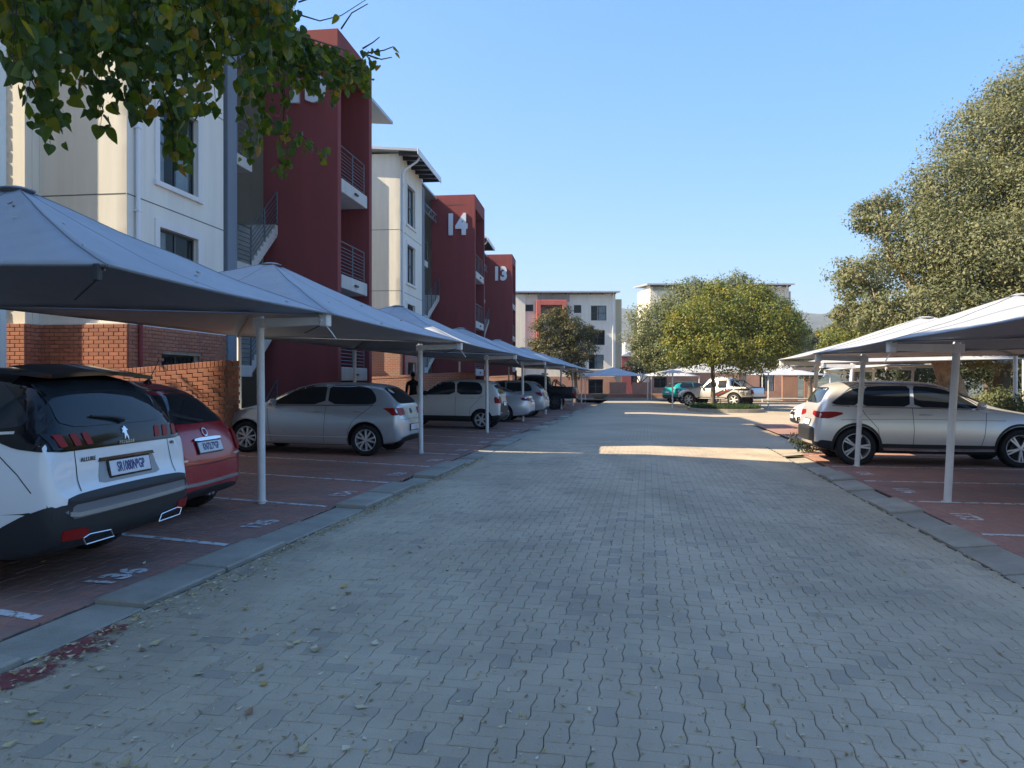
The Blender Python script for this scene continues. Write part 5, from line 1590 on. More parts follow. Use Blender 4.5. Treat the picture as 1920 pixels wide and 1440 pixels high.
    me = text_mesh('number_digits', num, 1.66, M_NUM, 0.05, 0.085, 0.80)
    me.transform(Matrix.Rotation(R(90), 4, 'X'))
    mesh_obj('number_digits', me, T, (tx*0.5 - .1, ty - .055, 10.72 if near else 10.55))
    return T

apartment('cream apartment block with maroon stair tower half behind the leaves, nearest on the left', (-8.21, 16.4), 7.86, 0.0, 4.05, 7.60, 3.3, 1.83, '15', True)
apartment('cream apartment block whose maroon tower bears the number 14', (-5.34, 36.7), 6.5, .35, 4.55, 9.6, 3.9, 2.05, '14', False)
apartment('cream apartment block whose maroon tower bears the number 13, farthest of the left row', (-2.90, 61.7), 5.3, .95, 4.55, 9.6, 3.6, 2.05, '13', False, blen=15.0)
# the next block of the row, left of the frame: it throws the shade over the near road
def plain_block(name, label, origin, rotdeg, x0, x1, y0, y1, h):
    T = thing(name, label, 'building', (origin[0], origin[1], 0), R(-rotdeg))
    w = MB(); w.wall('x', x1, -.2, y0, y1, -.6, h); w.wall('x', x0, .2, y0, y1, -.6, h + .6); w.wall('y', y0, .2, x0 + .21, x1 - .21, -.6, h); w.wall('y', y1, -.2, x0 + .21, x1 - .21, -.6, h)
    w.build('wall', M_CREAM, T)
    r = MB(); r.add([(x0-.4, y0-.4, h+.85), (x1+.9, y0-.4, h), (x1+.9, y1+.4, h), (x0-.4, y1+.4, h+.85), (x0-.4, y0-.4, h+.97), (x1+.9, y0-.4, h+.12), (x1+.9, y1+.4, h+.12), (x0-.4, y1+.4, h+.97)], [(3,2,1,0), (4,5,6,7), (0,1,5,4), (1,2,6,5), (2,3,7,6), (3,0,4,7)])
    r.build('roof', M_ROOF, T)
    return T
plain_block('apartment_building', 'cream apartment block left of the frame at the near end of the row', (-11.4, -4.4), 7.86, -9, 1.0, -24, 17.0, 12.75)

# ------------------------------------------------------------------ brick courtyard walls
def courtyard_wall(label, origin, rotdeg, z0, x0, x1, y, h, slope, single, ret):
    T = thing('courtyard_wall', label, 'wall', (origin[0], origin[1], z0), R(-rotdeg))
    th = .22
    def zt(x): return h + slope * (x - x1)
    m = MB()
    m.prism([(x0, -.4), (x1, -.4), (x1, zt(x1) - .08), (x0, zt(x0) - .08)], y, y + th, 'xz')
    m.box(x1 - th, x1 - .002, y + th + .001, y + ret, -.4, h - .08)
    m.build('core', M_MORTAR if single else M_BRICKBED, T)
    n = int((x1 - x0) / .085)
    for k in range(n):                                            # soldier course on top
        x = x0 + (k + .5) * (x1 - x0) / n
        if single:
            if k == 0:
                b = MB(); b.bbox(-.037, .037, -.012, th + .012, -.085, .03, .004); sm = b.mesh('coping_brick', M_BRICK)
            mesh_obj('coping_brick', sm, T, (x, y, zt(x)), (0, -math.atan(slope), 0))
    if not single:
        b = MB(); b.prism([(x0, zt(x0) - .08), (x1, zt(x1) - .08), (x1, zt(x1) + .03), (x0, zt(x0) + .03)], y - .012, y + th + .012, 'xz'); b.build('coping', M_BRICKBED, T)
    b = MB(); b.box(x1 - th - .012, x1 + .012, y + th + .014, y + ret, h - .08, h + .03); b.build('return_coping', M_BRICK, T)
    if single:
        it = bricks_on(T, 'y', y, x0, x1, .3 + (h - .1 - .3) % .085, h - .085, -1, slope=slope)
        it += bricks_on(T, 'x', x1 - .002, y + .0, y + ret, .3 + (h - .1 - .3) % .085, h - .085, 1)
        place_bricks(T, it, 300, key=lambda q: -q[4] - q[3]*.3)
    return T
courtyard_wall('brick courtyard wall with sloping coping behind the red hatchback', (-8.21, 16.4), 7.86, 0, -2.6, 2.53, -.5, 1.92, .075, True, .5)
courtyard_wall('brick courtyard wall below block 14 behind the pale hatchback', (-5.34, 36.7), 6.5, .2, -2.0, 3.0, -.6, 1.75, .05, False, 4.5)
courtyard_wall('brick courtyard wall below block 13 at the far end of the left row', (-2.90, 61.7), 5.3, .3, -2.0, 3.0, -.6, 1.75, .05, False, 4.5)
# ------------------------------------------------------------------ shade-net carports
def fabric():
    m, nt, b = _new('shade_net')
    vec = coords(nt)
    f = noise(nt, vec, 1.3, 6, 0.7)
    c = ramp(nt, f, [(0.3, (0.35, 0.375, 0.40)), (0.7, (0.43, 0.455, 0.48))])
    sp = ramp(nt, noise(nt, vec, 22, 2), [(0.70, (1, 1, 1)), (0.76, (0.78, 0.77, 0.74))])
    c = mixc(nt, 1.0, c, sp, 'MULTIPLY')
    geo = nt.nodes.new('ShaderNodeNewGeometry')
    nt.links.new(c, b.inputs['Base Color'])
    b.inputs['Roughness'].default_value = 0.75
    wv = nt.nodes.new('ShaderNodeTexWave'); wv.inputs['Scale'].default_value = 160; wv.inputs['Distortion'].default_value = 1.0
    nt.links.new(vec, wv.inputs['Vector'])
    bump(nt, b, wv.outputs['Fac'], 0.15, 0.002)
    tr = nt.nodes.new('ShaderNodeBsdfTranslucent'); tr.inputs[0].default_value = (0.30, 0.30, 0.30, 1)
    mx = nt.nodes.new('ShaderNodeMixShader'); mx.inputs[0].default_value = 0.02
    nt.links.new(b.outputs[0], mx.inputs[1]); nt.links.new(tr.outputs[0], mx.inputs[2])
    nt.links.new(mx.outputs[0], nt.nodes['Material Output'].inputs[0])
    return m
M_NET = fabric()
CANOPIES = []
M_HEM = simple('net_hem', (0.20, 0.21, 0.22), 0.8)

def carport(label, origin, rot, A, B, zf, zb, zp, posts=(), arms=(), z0=0.0, group='shade-net carports', lean=0.0, post_in=1.0, zpost_b=None, sag=0.10, scal=0.045, detail=True):
    """square tent: local x from back (-A) to the open front (+A), y along the row from -B to B.
    posts: list of (x, y); arms: y values of the cantilever arms at the front"""
    T = thing('carport', label, 'carport', (origin[0], origin[1], z0), rot, group)
    cs = [(A, -B, zf), (A, B, zf), (-A, B, zb), (-A, -B, zb)]
    mb = MB()
    NR, NT = (12, 14) if detail else (6, 6)
    r0 = 0.05
    for k in range(4):
        c0, c1 = Vector(cs[k]), Vector(cs[(k+1) % 4])
        base = len(mb.v)
        mid = (c0 + c1) / 2
        for i in range(NR + 1):
            r = r0 + (1 - r0) * i / NR
            for j in range(NT + 1):
                t = j / NT
                e = c0.lerp(c1, t)
                w = 4 * t * (1 - t)
                x = e.x * r * (1 - scal * w * r); y = e.y * r * (1 - scal * w * r)
                h = (1 - r)
                z = lerp(e.z, zp, h ** 1.06) - sag * math.sin(math.pi * r) * (0.35 + 0.65 * w) * (1 - 0.3 * r)
                z += 0.03 * mnoise.noise(Vector((x * 1.3 + origin[0], y * 1.3 + origin[1], 2.0))) * r * (1 - r) * 4 + .012 * math.sin(t * 34 + k) * r ** 6 * w
                mb.v.append((x, y, z))
        n = NT + 1
        for i in range(NR):
            for j in range(NT):
                mb.f.append((base+i*n+j, base+(i+1)*n+j, base+(i+1)*n+j+1, base+i*n+j+1)); mb.m.append(0)
    me = mb.mesh('canopy', [M_NET, M_HEM], True, False, None)
    can = mesh_obj('canopy', me, T); CANOPIES.append((me, origin, rot, z0))
    if detail:
        sm_ = MB()
        for k in range(4):
            for j in (0, NT // 2):
                b0 = k * (NR + 1) * (NT + 1)
                sm_.tube([(mb.v[b0+i*n+j][0], mb.v[b0+i*n+j][1], mb.v[b0+i*n+j][2] + .002) for i in range(NR + 1)], .0065 if j == 0 else .005, 5)
        sm_.build('seam', M_HEM, can, True)
    so = can.modifiers.new('cloth', 'SOLIDIFY'); so.thickness = 0.006; so.offset = 0
    cap = MB(); cap.lathe([(.001, .012), (.10, .004), (.17, -.02), (.16, -.03)], 20, 'z', 0, (0, 0, zp - .02)); cap.build('peak_cap', M_NET, T, True)
    hem = MB()
    for k in range(4):
        c0, c1 = Vector(cs[k]), Vector(cs[(k+1) % 4])
        P = []
        for j in range(NT + 1):
            t = j / NT; e = c0.lerp(c1, t); w = 4*t*(1-t)
            P.append((e.x * (1 - scal*w), e.y * (1 - scal*w), e.z - .002))
        hem.tube(P, .011, 6)
    hem.build('hem', M_HEM, T, True)
    for (x, y) in posts:
        front = x > -A + 0.5
        zt = (zf if front else zb) - (0.02 if front else 0.03)
        lx = lean if front else 0.0
        gzz = -0.25
        p = MB(); p.tube([(x, y, gzz), (x + lx*.5, y, zt*.5), (x + lx, y, zt)], .047 if detail else .047, 16 if detail else 8)
        po = p.build('post', M_STEELW, T, True)
        if detail:
            q = MB(); q.lathe([(.048, 0.0), (.062, .003), (.062, .014), (.048, .02)], 14, 'z', 0, (x, y, 0)); q.build('base_collar', M_STEELW, po, True)
    for y in arms:
        xp = A - post_in + lean
        a = MB(); a.add([(xp - .07, y - .045, zf - .16), (A - .12, y - .045, zf - .13), (A - .12, y - .045, zf - .04), (xp - .07, y - .045, zf - .05),
                         (xp - .07, y + .045, zf - .16), (A - .12, y + .045, zf - .13), (A - .12, y + .045, zf - .04), (xp - .07, y + .045, zf - .05)], [(0,1,2,3), (7,6,5,4), (0,4,5,1), (1,5,6,2), (2,6,7,3), (3,7,4,0)])
        arm = a.build('arm', M_STEELW, T)
        c = MB(); c.bbox(A - .13, A - .03, y - .07, y + .07, zf - .15, zf + .015, .01); c.tube([(A - .10, y - .09, zf - .08), (A - .10, y + .09, zf - .08)], .016, 8); c.tube([(A-.08, y, zf-.13), (A-.02, y+.05, zf-.22), (A+.03, y+.07, zf-.30)], .007, 5)
        c.build('clamp', M_STEELW, arm)
        if detail:
            c = MB(); c.bbox(xp - .075, xp + .07, y - .052, y + .052, zf - .165, zf - .045, .008); c.build('post_cap', M_STEELW, arm)
    if detail and -B not in arms and zf > 2.2:
        c = MB(); c.bbox(A - .10, A - .05, -B - .025, -B + .025, zf - .11, zf + .012, .008); c.tube([(A-.08, -B, zf-.1), (A-.5, -B+.3, zf-.2)], .008, 5); c.build('clamp', M_DARK, T)
    if detail:
        cb = MB()
        for (cx, cy, cz) in cs: cb.tube([(cx*.985, cy*.985, cz - .03), (cx*.62, cy*.62, lerp(cz, zp, .36) - .10)], .008, 5)
        cb.build('hip_strap', M_HEM, T)
    return T

UF, UBK = -3.72, -8.75
uc, A_ = (UF + UBK) / 2, (UF - UBK) / 2
frames = [4.78, 8.70, 15.38, 22.05, 28.6, 35.2, 41.7, 48.2, 54.6]
lab = ['grey shade-net carport over the white SUV and red hatchback', 'grey shade-net carport over the empty bays and silver five-door hatchback', 'grey shade-net carport behind the second white post, beyond the silver five-door hatchback',
       'grey shade-net carport over the tall pale hatchback', 'grey shade-net carport over the silver sedan and bluish hatchback', 'grey shade-net carport between the bluish hatchback and black pickup', 'grey shade-net carport over the black pickup', 'small grey shade-net carport at the far end of the left row, past the black pickup']
for k in range(8):
    a, b = frames[k], frames[k+1]
    m = (a + b) / 2; Bh = (b - a) / 2 - 0.02
    x, y, _ = W(uc, m)
    posts = [(-4.62 - uc, Bh), (UBK - uc + .05, Bh)] + ([(-4.62 - uc, -Bh - .46), (UBK - uc + .05, -Bh)] if k == 0 else [])
    carport(lab[k], (x, y), -RA, A_, Bh, 2.27 - 0.02*(k > 2), 2.46, 3.42 + (.05 if k == 1 else 0) - (.06*k if k > 2 else 0)*.6, posts, [Bh], 0.05, 'carports of the left row', -0.02, -UF - -4.62*-1 if False else (4.62 + UF), sag=.10, detail=k < 4)

# right row
UFR, UBR = 3.12, 8.4
ucr, AR = (UFR + UBR) / 2, (UBR - UFR) / 2
fr = [(6.5, 11.0, 0), (11.0, 15.45, 0), (15.45, 19.5, 0), (22.7, 27.2, 1.6), (27.2, 31.7, 4.6), (31.7, 36.2, 4.6)]
labr = ['pale grey shade-net carport at the right edge, nearest of the right row', 'pale grey shade-net carport over the empty bays before the silver grey SUV', 'pale grey shade-net carport over the silver grey SUV', 'pale grey shade-net carport over the white crossover', 'far right shade-net carport nearer to the thick pale trunk', 'far right shade-net carport behind, farthest of the right row']
for k in range(6):
    a, b, du = fr[k]
    m = (a + b) / 2; Bh = (b - a) / 2 - 0.02
    x, y, _ = W(ucr + du, m)
    # local +x is the open front, which here looks to -u: turn by 180 degrees, so far frame is at -B
    posts = [(ucr - 3.88, -Bh), (ucr - UBR + .05, -Bh)] + ([(ucr - 3.88, Bh), (ucr - UBR + .05, Bh)] if k in (0, 3, 4) else [])
    carport(labr[k], (x, y), math.pi - RA, AR, Bh, 2.13, 2.22, 2.98, posts, [-Bh] + ([Bh] if k in (0, 3, 4) else []), -0.08, 'carports of the right row', -0.13, 0.76, sag=.08, detail=k < 3)

# far carports across the junction
def farport(label, x0, x1, Y, depth, ze, zp, posts, rot=0.0):
    carport(label, ((x0 + x1) / 2, Y), rot - R(90), depth / 2, (x1 - x0) / 2, ze, ze + .1, zp, posts, (), 0.0, 'carports across the junction', 0, .3, detail=False, sag=.06)
farport('far pale carport before the brick base of the end block, left of the turquoise crossover', 6.2, 11.9, 69, 5, 2.05, 2.85, [(2.4, 2.7), (2.4, -2.7)])
farport('far carport half hidden behind the turquoise crossover', 12.1, 16.6, 70, 5, 2.05, 2.75, [(2.4, -2.1), (2.4, 2.1)])
farport('carport under the yellowing tree, sheltering the silver pickup', 9.9, 16.2, 50.5, 5, 2.10, 2.85, [(2.35, 3.0), (2.35, -3.0), (2.35, 0.0), (-2.3, 3.0)])
farport('far pale carport right of the yellowing tree, by the brick walls', 20.5, 26.5, 66, 5, 2.1, 2.8, [(2.4, -2.8), (2.4, 2.8)])
# ------------------------------------------------------------------ end blocks across the junction
def PX(px, d): return (px - 960) / 1442 * d
def PZ(py, d): return 1.5 - (py - 717) / 1442 * d
M_CORAL = plaster('coral_plaster', (0.50, 0.14, 0.11), 0.08)
M_PINK = plaster('pinkish_plaster', (0.46, 0.38, 0.32), 0.08)
def end_block(label, d, px0, px1, roof_y, wins, portal=None, greyband=None, side=None, pier=None, pipe=None, base_z=2.1, depth=9.0):
    x0, x1 = PX(px0, d), PX(px1, d)
    T = thing('apartment_building', label, 'building', (x0, d, 0.0), 0.0, 'apartment blocks across the junction')
    L = x1 - x0
    zt = PZ(roof_y, d) - .45
    lx = lambda px: PX(px, d) - x0
    H = [(lx(a), lx(b), PZ(q, d), PZ(p, d)) for a, b, p, q in wins]
    if portal: H.append((lx(portal[0]) + .45, lx(portal[1]) - .45, PZ(portal[3], d) + .1, PZ(portal[2], d) - .5))
    w = MB()
    w.wall('y', 0, .22, 0, L, base_z, zt, [h for h in H if h[2] > base_z])
    w.wall('x', 0, .22, .221, depth, -.5, zt + .3); w.wall('x', L, -.22, .221, depth, -.5, zt + .3); w.wall('y', depth, -.22, .23, L - .23, -.5, zt)
    w.build('wall', M_CREAM, T)
    b = MB(); b.wall('y', -.05, .26, -.05, L + .05, -.5, base_z - .003, [h for h in H if h[2] < base_z]); b.build('brick_base', M_BRICKBED, T)
    for i, (a, c, z0, z1) in enumerate(H[:len(wins)]):
        window(T, 'y', 0 if z0 > base_z else -.05, a, c, z0, z1, 1, 2 if c - a > 1.2 else 1, 2 if z1 - z0 > 1.2 else 1, [(0.4, 1.0)] if i % 2 == 0 and c - a > 1.2 else None, surround=False, sill=z0 > base_z)
    r = MB(); r.add([(-.5, -.85, zt + .16), (L + .4, -.85, zt + .16), (L + .4, depth + .3, zt + 1.0), (-.5, depth + .3, zt + 1.0), (-.5, -.85, zt + .32), (L + .4, -.85, zt + .32), (L + .4, depth + .3, zt + 1.16), (-.5, depth + .3, zt + 1.16)], [(3,2,1,0), (4,5,6,7), (0,1,5,4), (1,2,6,5), (2,3,7,6), (3,0,4,7)])
    r.build('roof', M_ROOF, T)
    n = int(L / 1.3)
    for k in range(n + 1):
        q = MB(); x = lerp(.1, L - .1, k / n); q.box(x - .04, x + .04, -.8, -.01, zt, zt + .155); q.build('rafter', M_TIMBER, T)
    if greyband:
        g = MB(); g.box(lx(greyband[0]), lx(greyband[1]), -.03, -.003, PZ(greyband[2], d), zt - .01); g.build('grey_panel', M_GREYWALL, T)
    if portal:
        a, c, z1, z0 = lx(portal[0]), lx(portal[1]), PZ(portal[2], d), PZ(portal[3], d)
        p = MB(); p.bbox(a, a + .5, -.9, -.035, z0 - 1.5, z1, .03); p.build('portal_leg', M_CORAL, T)
        p = MB(); p.bbox(c - .5, c, -.9, -.035, z0, z1, .03); p.build('portal_leg', M_CORAL, T)
        p = MB(); p.bbox(a + .502, c - .502, -.9, -.035, z1 - .55, z1, .03); p.build('portal_beam', M_CORAL, T)
        h = H[-1]
        q = MB(); q.box(h[0] - .1, h[1] + .1, .9, 1.0, h[2] - .2, h[3] + .2); q.build('recess_back', M_PINK, T)
        railing(T, (h[0], -.3, h[2] - .4), (h[1], -.3, h[2] - .4), 1.0, 6)
    if pier:
        q = MB(); q.bbox(0.02, lx(pier), -.35, -.002, base_z + .01, zt - .02, .02); q.build('pier', M_CREAM, T)
    if side:
        q = MB(); q.bbox(lx(side[0]), lx(side[1]), .6, depth - .5, -.5, PZ(side[2], d), .02); q.build('side_wing', M_BEIGE, T)
    if pipe:
        q = MB(); q.tube([(lx(pipe), -.7, zt + .1), (lx(pipe), -.12, zt - .5), (lx(pipe), -.12, base_z)], .06, 8); q.build('downpipe', M_PIPEW, T, True)
    return T
end_block('cream end block with coral portal facing down the road', 84, 966, 1154, 545, [(985, 1000, 571, 584), (1076, 1090, 572, 587), (1108, 1137, 573, 601), (1107, 1134, 619, 647), (1104, 1132, 665, 692), (1103, 1131, 711, 738)],
          (1005, 1062, 564, 612), (1008, 1068, 566), (1154.5, 1167, 560), 985, 1149, PZ(706, 84))
end_block('cream end block mostly hidden behind the two round trees', 88, 1219, 1479, 531, [(1240, 1265, 560, 590), (1300, 1330, 560, 590), (1425, 1452, 560, 590), (1226, 1250, 703, 727), (1424, 1452, 703, 733)],
          None, (1224, 1262, 545), (1479.5, 1486, 545), None, 1472, PZ(696, 88))
# distant roofs down the valley
def cottage(label, x, y, w, dd, z0, h, roofm, wallm):
    T = thing('distant_house', label, 'house', (x, y, z0))
    m = MB(); m.wall('y', 0, .2, 0, w, -6, h, [(w*.3, w*.5, h*.35, h*.75)]); m.wall('x', 0, .2, .21, dd, -6, h); m.wall('x', w, -.2, .21, dd, -6, h); m.wall('y', dd, -.2, .21, w - .21, -6, h); m.build('wall', wallm, T)
    r = MB(); r.prism([(-.4, h), (w + .4, h), (w/2, h + w*.25)], -.4, dd + .4, 'xz'); r.build('roof', roofm, T)
    q = MB(); q.bbox(w*.3 + .02, w*.5 - .02, .08, .12, h*.35 + .02, h*.75 - .02, .01); q.build('window', M_WGLASS, T)
M_ROOFRED = plaster('red_roof', (0.20, 0.06, 0.05), 0.1)
cottage('far small house with maroon walls between the end block and the round trees', PX(1166, 150), 150, 6, 8, -2, PZ(668, 150) + 2, M_ROOF, M_MAROON)
cottage('white far house on the valley slope, glimpsed between the trees', PX(1172, 330), 330, 11, 9, PZ(640, 330) - 4, 4, M_ROOFRED, M_WHITE)

# low brick walls across the junction
def low_wall(label, px0, px1, d, h, z0=0.0):
    T = thing('courtyard_wall', label, 'wall', (PX(px0, d), d, z0), 0, 'brick courtyard walls across the junction')
    L = PX(px1, d) - PX(px0, d)
    m = MB(); m.box(0, L, 0, .22, -.4, h); m.build('brickwork', M_BRICKBED, T)
    m = MB(); m.bbox(-.02, L + .02, -.02, .24, h + .002, h + .07, .01); m.build('coping', M_BRICK, T)
low_wall('low brick wall below the end block, left one of the pair at the far carport', 1143, 1174, 76, PZ(718, 76))
low_wall('low brick wall below the end block, right one of the pair at the far carport', 1186, 1222, 76, PZ(718, 76))
low_wall('brick wall by the right far carport with a white window beside it', 1467, 1496, 74, PZ(705, 74))
low_wall('short brick wall at the right end of the far wall row', 1508, 1530, 74, PZ(705, 74))
mb = MB(); mb.bbox(PX(1078, 73), PX(1290, 73), 73, 73.3, -.4, .42, .03)
o = mb.build('retaining_edge', M_BRICKBED); o['kind'] = 'structure'
mb = MB(); mb.add([(2, 66, .012), (34, 66, .012), (34, 73, .03), (2, 73, .03)], [(0,1,2,3)])
o = mb.build('pavement', M_KERB, fix=False); o['kind'] = 'structure'
mb = MB(); mb.lathe([(.001,.0),(.5,.02),(.72,.22),(.75,.40),(.62,.42),(.55,.30),(.001,.28)], 18, 'z', 0, (0,0,0))
o = mb.build('stone_planter', M_KERB, None, True, loc=(PX(1124, 70), 70, 0.02)); tag(o, 'low stone bowl planter on the far pavement under the end block', 'planter')

# grass island with kerb in the junction
isl = [(13.9 + 3.1*math.cos(t)*(1 + .12*math.cos(2*t)), 42.6 + 2.3*math.sin(t)) for t in [2*math.pi*k/36 for k in range(36)]]
IX = (PX(1290, 44), PX(1425, 43))
isl = [(lerp(IX[0], IX[1], .5) + (IX[1]-IX[0])/2*1.02*math.copysign(abs(math.cos(t))**.7, math.cos(t)), 43.4 + 2.7*math.copysign(abs(math.sin(t))**.8, math.sin(t))) for t in [2*math.pi*k/40 for k in range(40)]]
mb = MB(); mb.prism(isl, -.2, .07, 'xy'); o = mb.build('island_kerb', M_KERB); o['kind'] = 'structure'
cx = sum(p[0] for p in isl)/40; cy = sum(p[1] for p in isl)/40
mb = MB(); mb.prism([(cx + (p[0]-cx)*.93, cy + (p[1]-cy)*.93) for p in isl], -.1, .085, 'xy'); o = mb.build('island_soil', M_EARTH); o['kind'] = 'structure'
def blades(name, mat, pts, h, w, label, cat=None):
    V, F = [], []
    for (x, y, z) in pts:
        a = random.uniform(0, 6.28); hh = h*random.uniform(.5, 1.3); lx, ly = random.uniform(-.4,.4)*hh, random.uniform(-.4,.4)*hh
        c, s = math.cos(a)*w, math.sin(a)*w
        b = len(V); V += [(x-c, y-s, z), (x+c, y+s, z), (x+lx, y+ly, z+hh)]; F.append((b, b+1, b+2))
    me = bpy.data.meshes.new(name); me.from_pydata(V, [], F); me.materials.append(mat); me.update()
    o = mesh_obj(name, me); o['kind'] = 'stuff'; o['label'] = label; o['category'] = cat or 'grass'
    return o
M_GRASS = leaf_mat('grass_blade', [(0, (.035,.07,.018)), (1, (.07,.10,.03))], .3)
gp = []
while len(gp) < 7000:
    x, y = random.uniform(IX[0], IX[1]), random.uniform(40.6, 46.2)
    t = ((x-cx)/((IX[1]-IX[0])/2*.94))**2.6 + (abs(y-cy)/2.5)**2.4 if True else 0
    if ((abs(x-cx)/((IX[1]-IX[0])/2*.94))**2.6 + (abs(y-cy)/2.5)**2.4) < 1: gp.append((x, y, .08))
blades('grass', M_GRASS, gp, .22, .018, 'green grass growing on the kerbed island')
# ------------------------------------------------------------------ trees
M_BARK = simple('bark', (0.14, 0.11, 0.085), 0.95, var=0.35, vscale=7, bumpy=0.8, bscale=30)
M_BARKL = simple('pale_bark', (0.42, 0.32, 0.22), 0.95, var=0.35, vscale=5, bumpy=0.8, bscale=25)
def leaf_cloud(name, parent, mat, blobs, n, size, clump=0.28, shell=0.55, tint=(0.0, 1.0), up=0.25, aspect=0.45, lbl=None):
    """n leaf quads in clumps through the blobs (x, y, z, rx, ry, rz)"""
    vol = np.array([b[3]*b[4] + b[4]*b[5] + b[3]*b[5] for b in blobs]); vol = vol / vol.sum()
    nc = max(20, n // 26)
    bi = rng.choice(len(blobs), nc, p=vol)
    B = np.array(blobs)
    d = rng.normal(size=(nc, 3)); d /= np.linalg.norm(d, axis=1)[:, None]
    r = shell + (1 - shell) * rng.random(nc) ** 0.6
    r *= 1 + 0.24 * np.sin(d[:, 0]*5 + bi) * np.cos(d[:, 2]*6 + bi*2) + .10 * np.sin(d[:, 1]*9 + bi*3)
    cc = B[bi, :3] + d * B[bi, 3:6] * r[:, None]
    ctint = rng.random(nc)
    ci = rng.integers(0, nc, n)
    csz = (B[bi, 3] * clump)[ci] * (0.6 + 0.8 * rng.random(nc))[ci]
    p = cc[ci] + np.clip(rng.normal(size=(n, 3)), -1.7, 1.7) * csz[:, None] * np.array([1, 1, .75]) * .55
    out = p - B[bi[ci], :3]; out /= (np.linalg.norm(out, axis=1)[:, None] + 1e-6); co = p - cc[ci]; co /= (np.linalg.norm(co, axis=1)[:, None] + 1e-6)
    nrm = rng.normal(size=(n, 3))*.42; nrm[:, 2] += up; nrm += out*.55 + co*.55; nrm /= np.linalg.norm(nrm, axis=1)[:, None]
    a = np.cross(nrm, rng.normal(size=(n, 3))); a /= np.linalg.norm(a, axis=1)[:, None]
    b = np.cross(nrm, a)
    sz = size * (0.6 + 0.8 * rng.random(n))[:, None]
    v = np.stack([p - a*sz*.5, p + b*sz*aspect*.5 + nrm*sz*.08, p + a*sz*.5, p - b*sz*aspect*.5 + nrm*sz*.08], 1).reshape(-1, 3)
    f = np.arange(4*n).reshape(-1, 4)
    me = bpy.data.meshes.new(name)
    me.vertices.add(4*n); me.vertices.foreach_set('co', v.ravel())
    me.loops.add(4*n); me.loops.foreach_set('vertex_index', f.ravel())
    me.polygons.add(n); me.polygons.foreach_set('loop_start', np.arange(0, 4*n, 4)); me.polygons.foreach_set('loop_total', np.full(n, 4))
    me.update(calc_edges=True)
    at = me.attributes.new('tint', 'FLOAT', 'FACE')
    tt = np.clip(ctint[ci]*.65 + rng.random(n)*.35, 0, .999) * (tint[1]-tint[0]) + tint[0]
    at.data.foreach_set('value', tt.astype(np.float32))
    me.materials.append(mat)
    o = mesh_obj(name, me, parent); o['kind'] = 'stuff'
    return o
def tree(label, base, blobs, n, size, mat, bark, tr=0.2, fork=0.35, group=None, clump=.28, shell=.5, lean=(0, 0), limbs=None, name='tree', cat='tree', aspect=.45):
    T = thing(name, label, cat, base, 0, group)
    bx, by, bz = base
    L = [(b[0]-bx, b[1]-by, b[2]-bz, b[3], b[4], b[5]) for b in blobs]
    zc = min(b[2] - b[5]*.4 for b in L)
    fz = max(.4, zc * fork * 2)
    m = MB()
    m.tube([(0, 0, -.3), (0.01, 0, .05), (lean[0]*.4 + .04, lean[1]*.4, fz*.5), (lean[0], lean[1], fz)], [tr*1.5, tr*1.15, tr*.95, tr*.85], 12)
    m.build('trunk', bark, T, True)
    for k, b in enumerate(L[:limbs] if limbs else L):
        m = MB()
        p0 = Vector((lean[0], lean[1], fz - .1)); p3 = Vector(b[:3])
        p1 = p0.lerp(p3, .35) + Vector((random.uniform(-.2,.2), random.uniform(-.2,.2), (p3.z-p0.z)*.12)); p2 = p0.lerp(p3, .7) + Vector((random.uniform(-.2,.2), random.uniform(-.2,.2), .1))
        r = tr * .55
        m.tube([p0, p1, p2, p3], [r, r*.7, r*.45, r*.2], 7)
        for q in range(4):
            dv = Vector((random.gauss(0,1), random.gauss(0,1), random.gauss(.3,.8))).normalized()
            m.tube([p2.lerp(p3, q/4), p3 + dv*b[3]*.5, p3 + dv*b[3]*.9 + Vector((0,0,.05))], [r*.25, r*.14, r*.05], 5)
        m.build('limb', bark, T, True)
    leaf_cloud('crown', T, mat, L, n, size, clump, shell, aspect=aspect)
    return T
def BL(px, py, r, d, dd=0.0, fl=0.85):
    D = d + dd
    rr = r * D / 1442
    return (PX(px, D), D, PZ(py, D), rr, rr*1.05, rr*fl)

M_OLIVE = leaf_mat('olive_leaf', [(0, (.095,.115,.055)), (.35, (.135,.155,.070)), (.6, (.170,.180,.082)), (.85, (.20,.19,.078)), (1, (.16,.175,.095))], .3)
M_GREYGREEN = leaf_mat('grey_green_leaf', [(0, (.08,.11,.04)), (.5, (.14,.165,.06)), (1, (.20,.205,.075))], .25)
M_YELLOWING = leaf_mat('yellowing_leaf', [(0, (.075,.115,.022)), (.45, (.135,.170,.026)), (.72, (.20,.20,.026)), (.9, (.31,.25,.024)), (1, (.24,.17,.03))], .35)
M_DKGREEN = leaf_mat('dark_green_leaf', [(0, (.016,.028,.012)), (.6, (.034,.05,.02)), (1, (.055,.07,.028))], .25)
M_AUTUMN = leaf_mat('autumn_leaf', [(0, (.04,.055,.018)), (.5, (.09,.095,.028)), (.8, (.15,.12,.03)), (1, (.17,.10,.03))], .3)

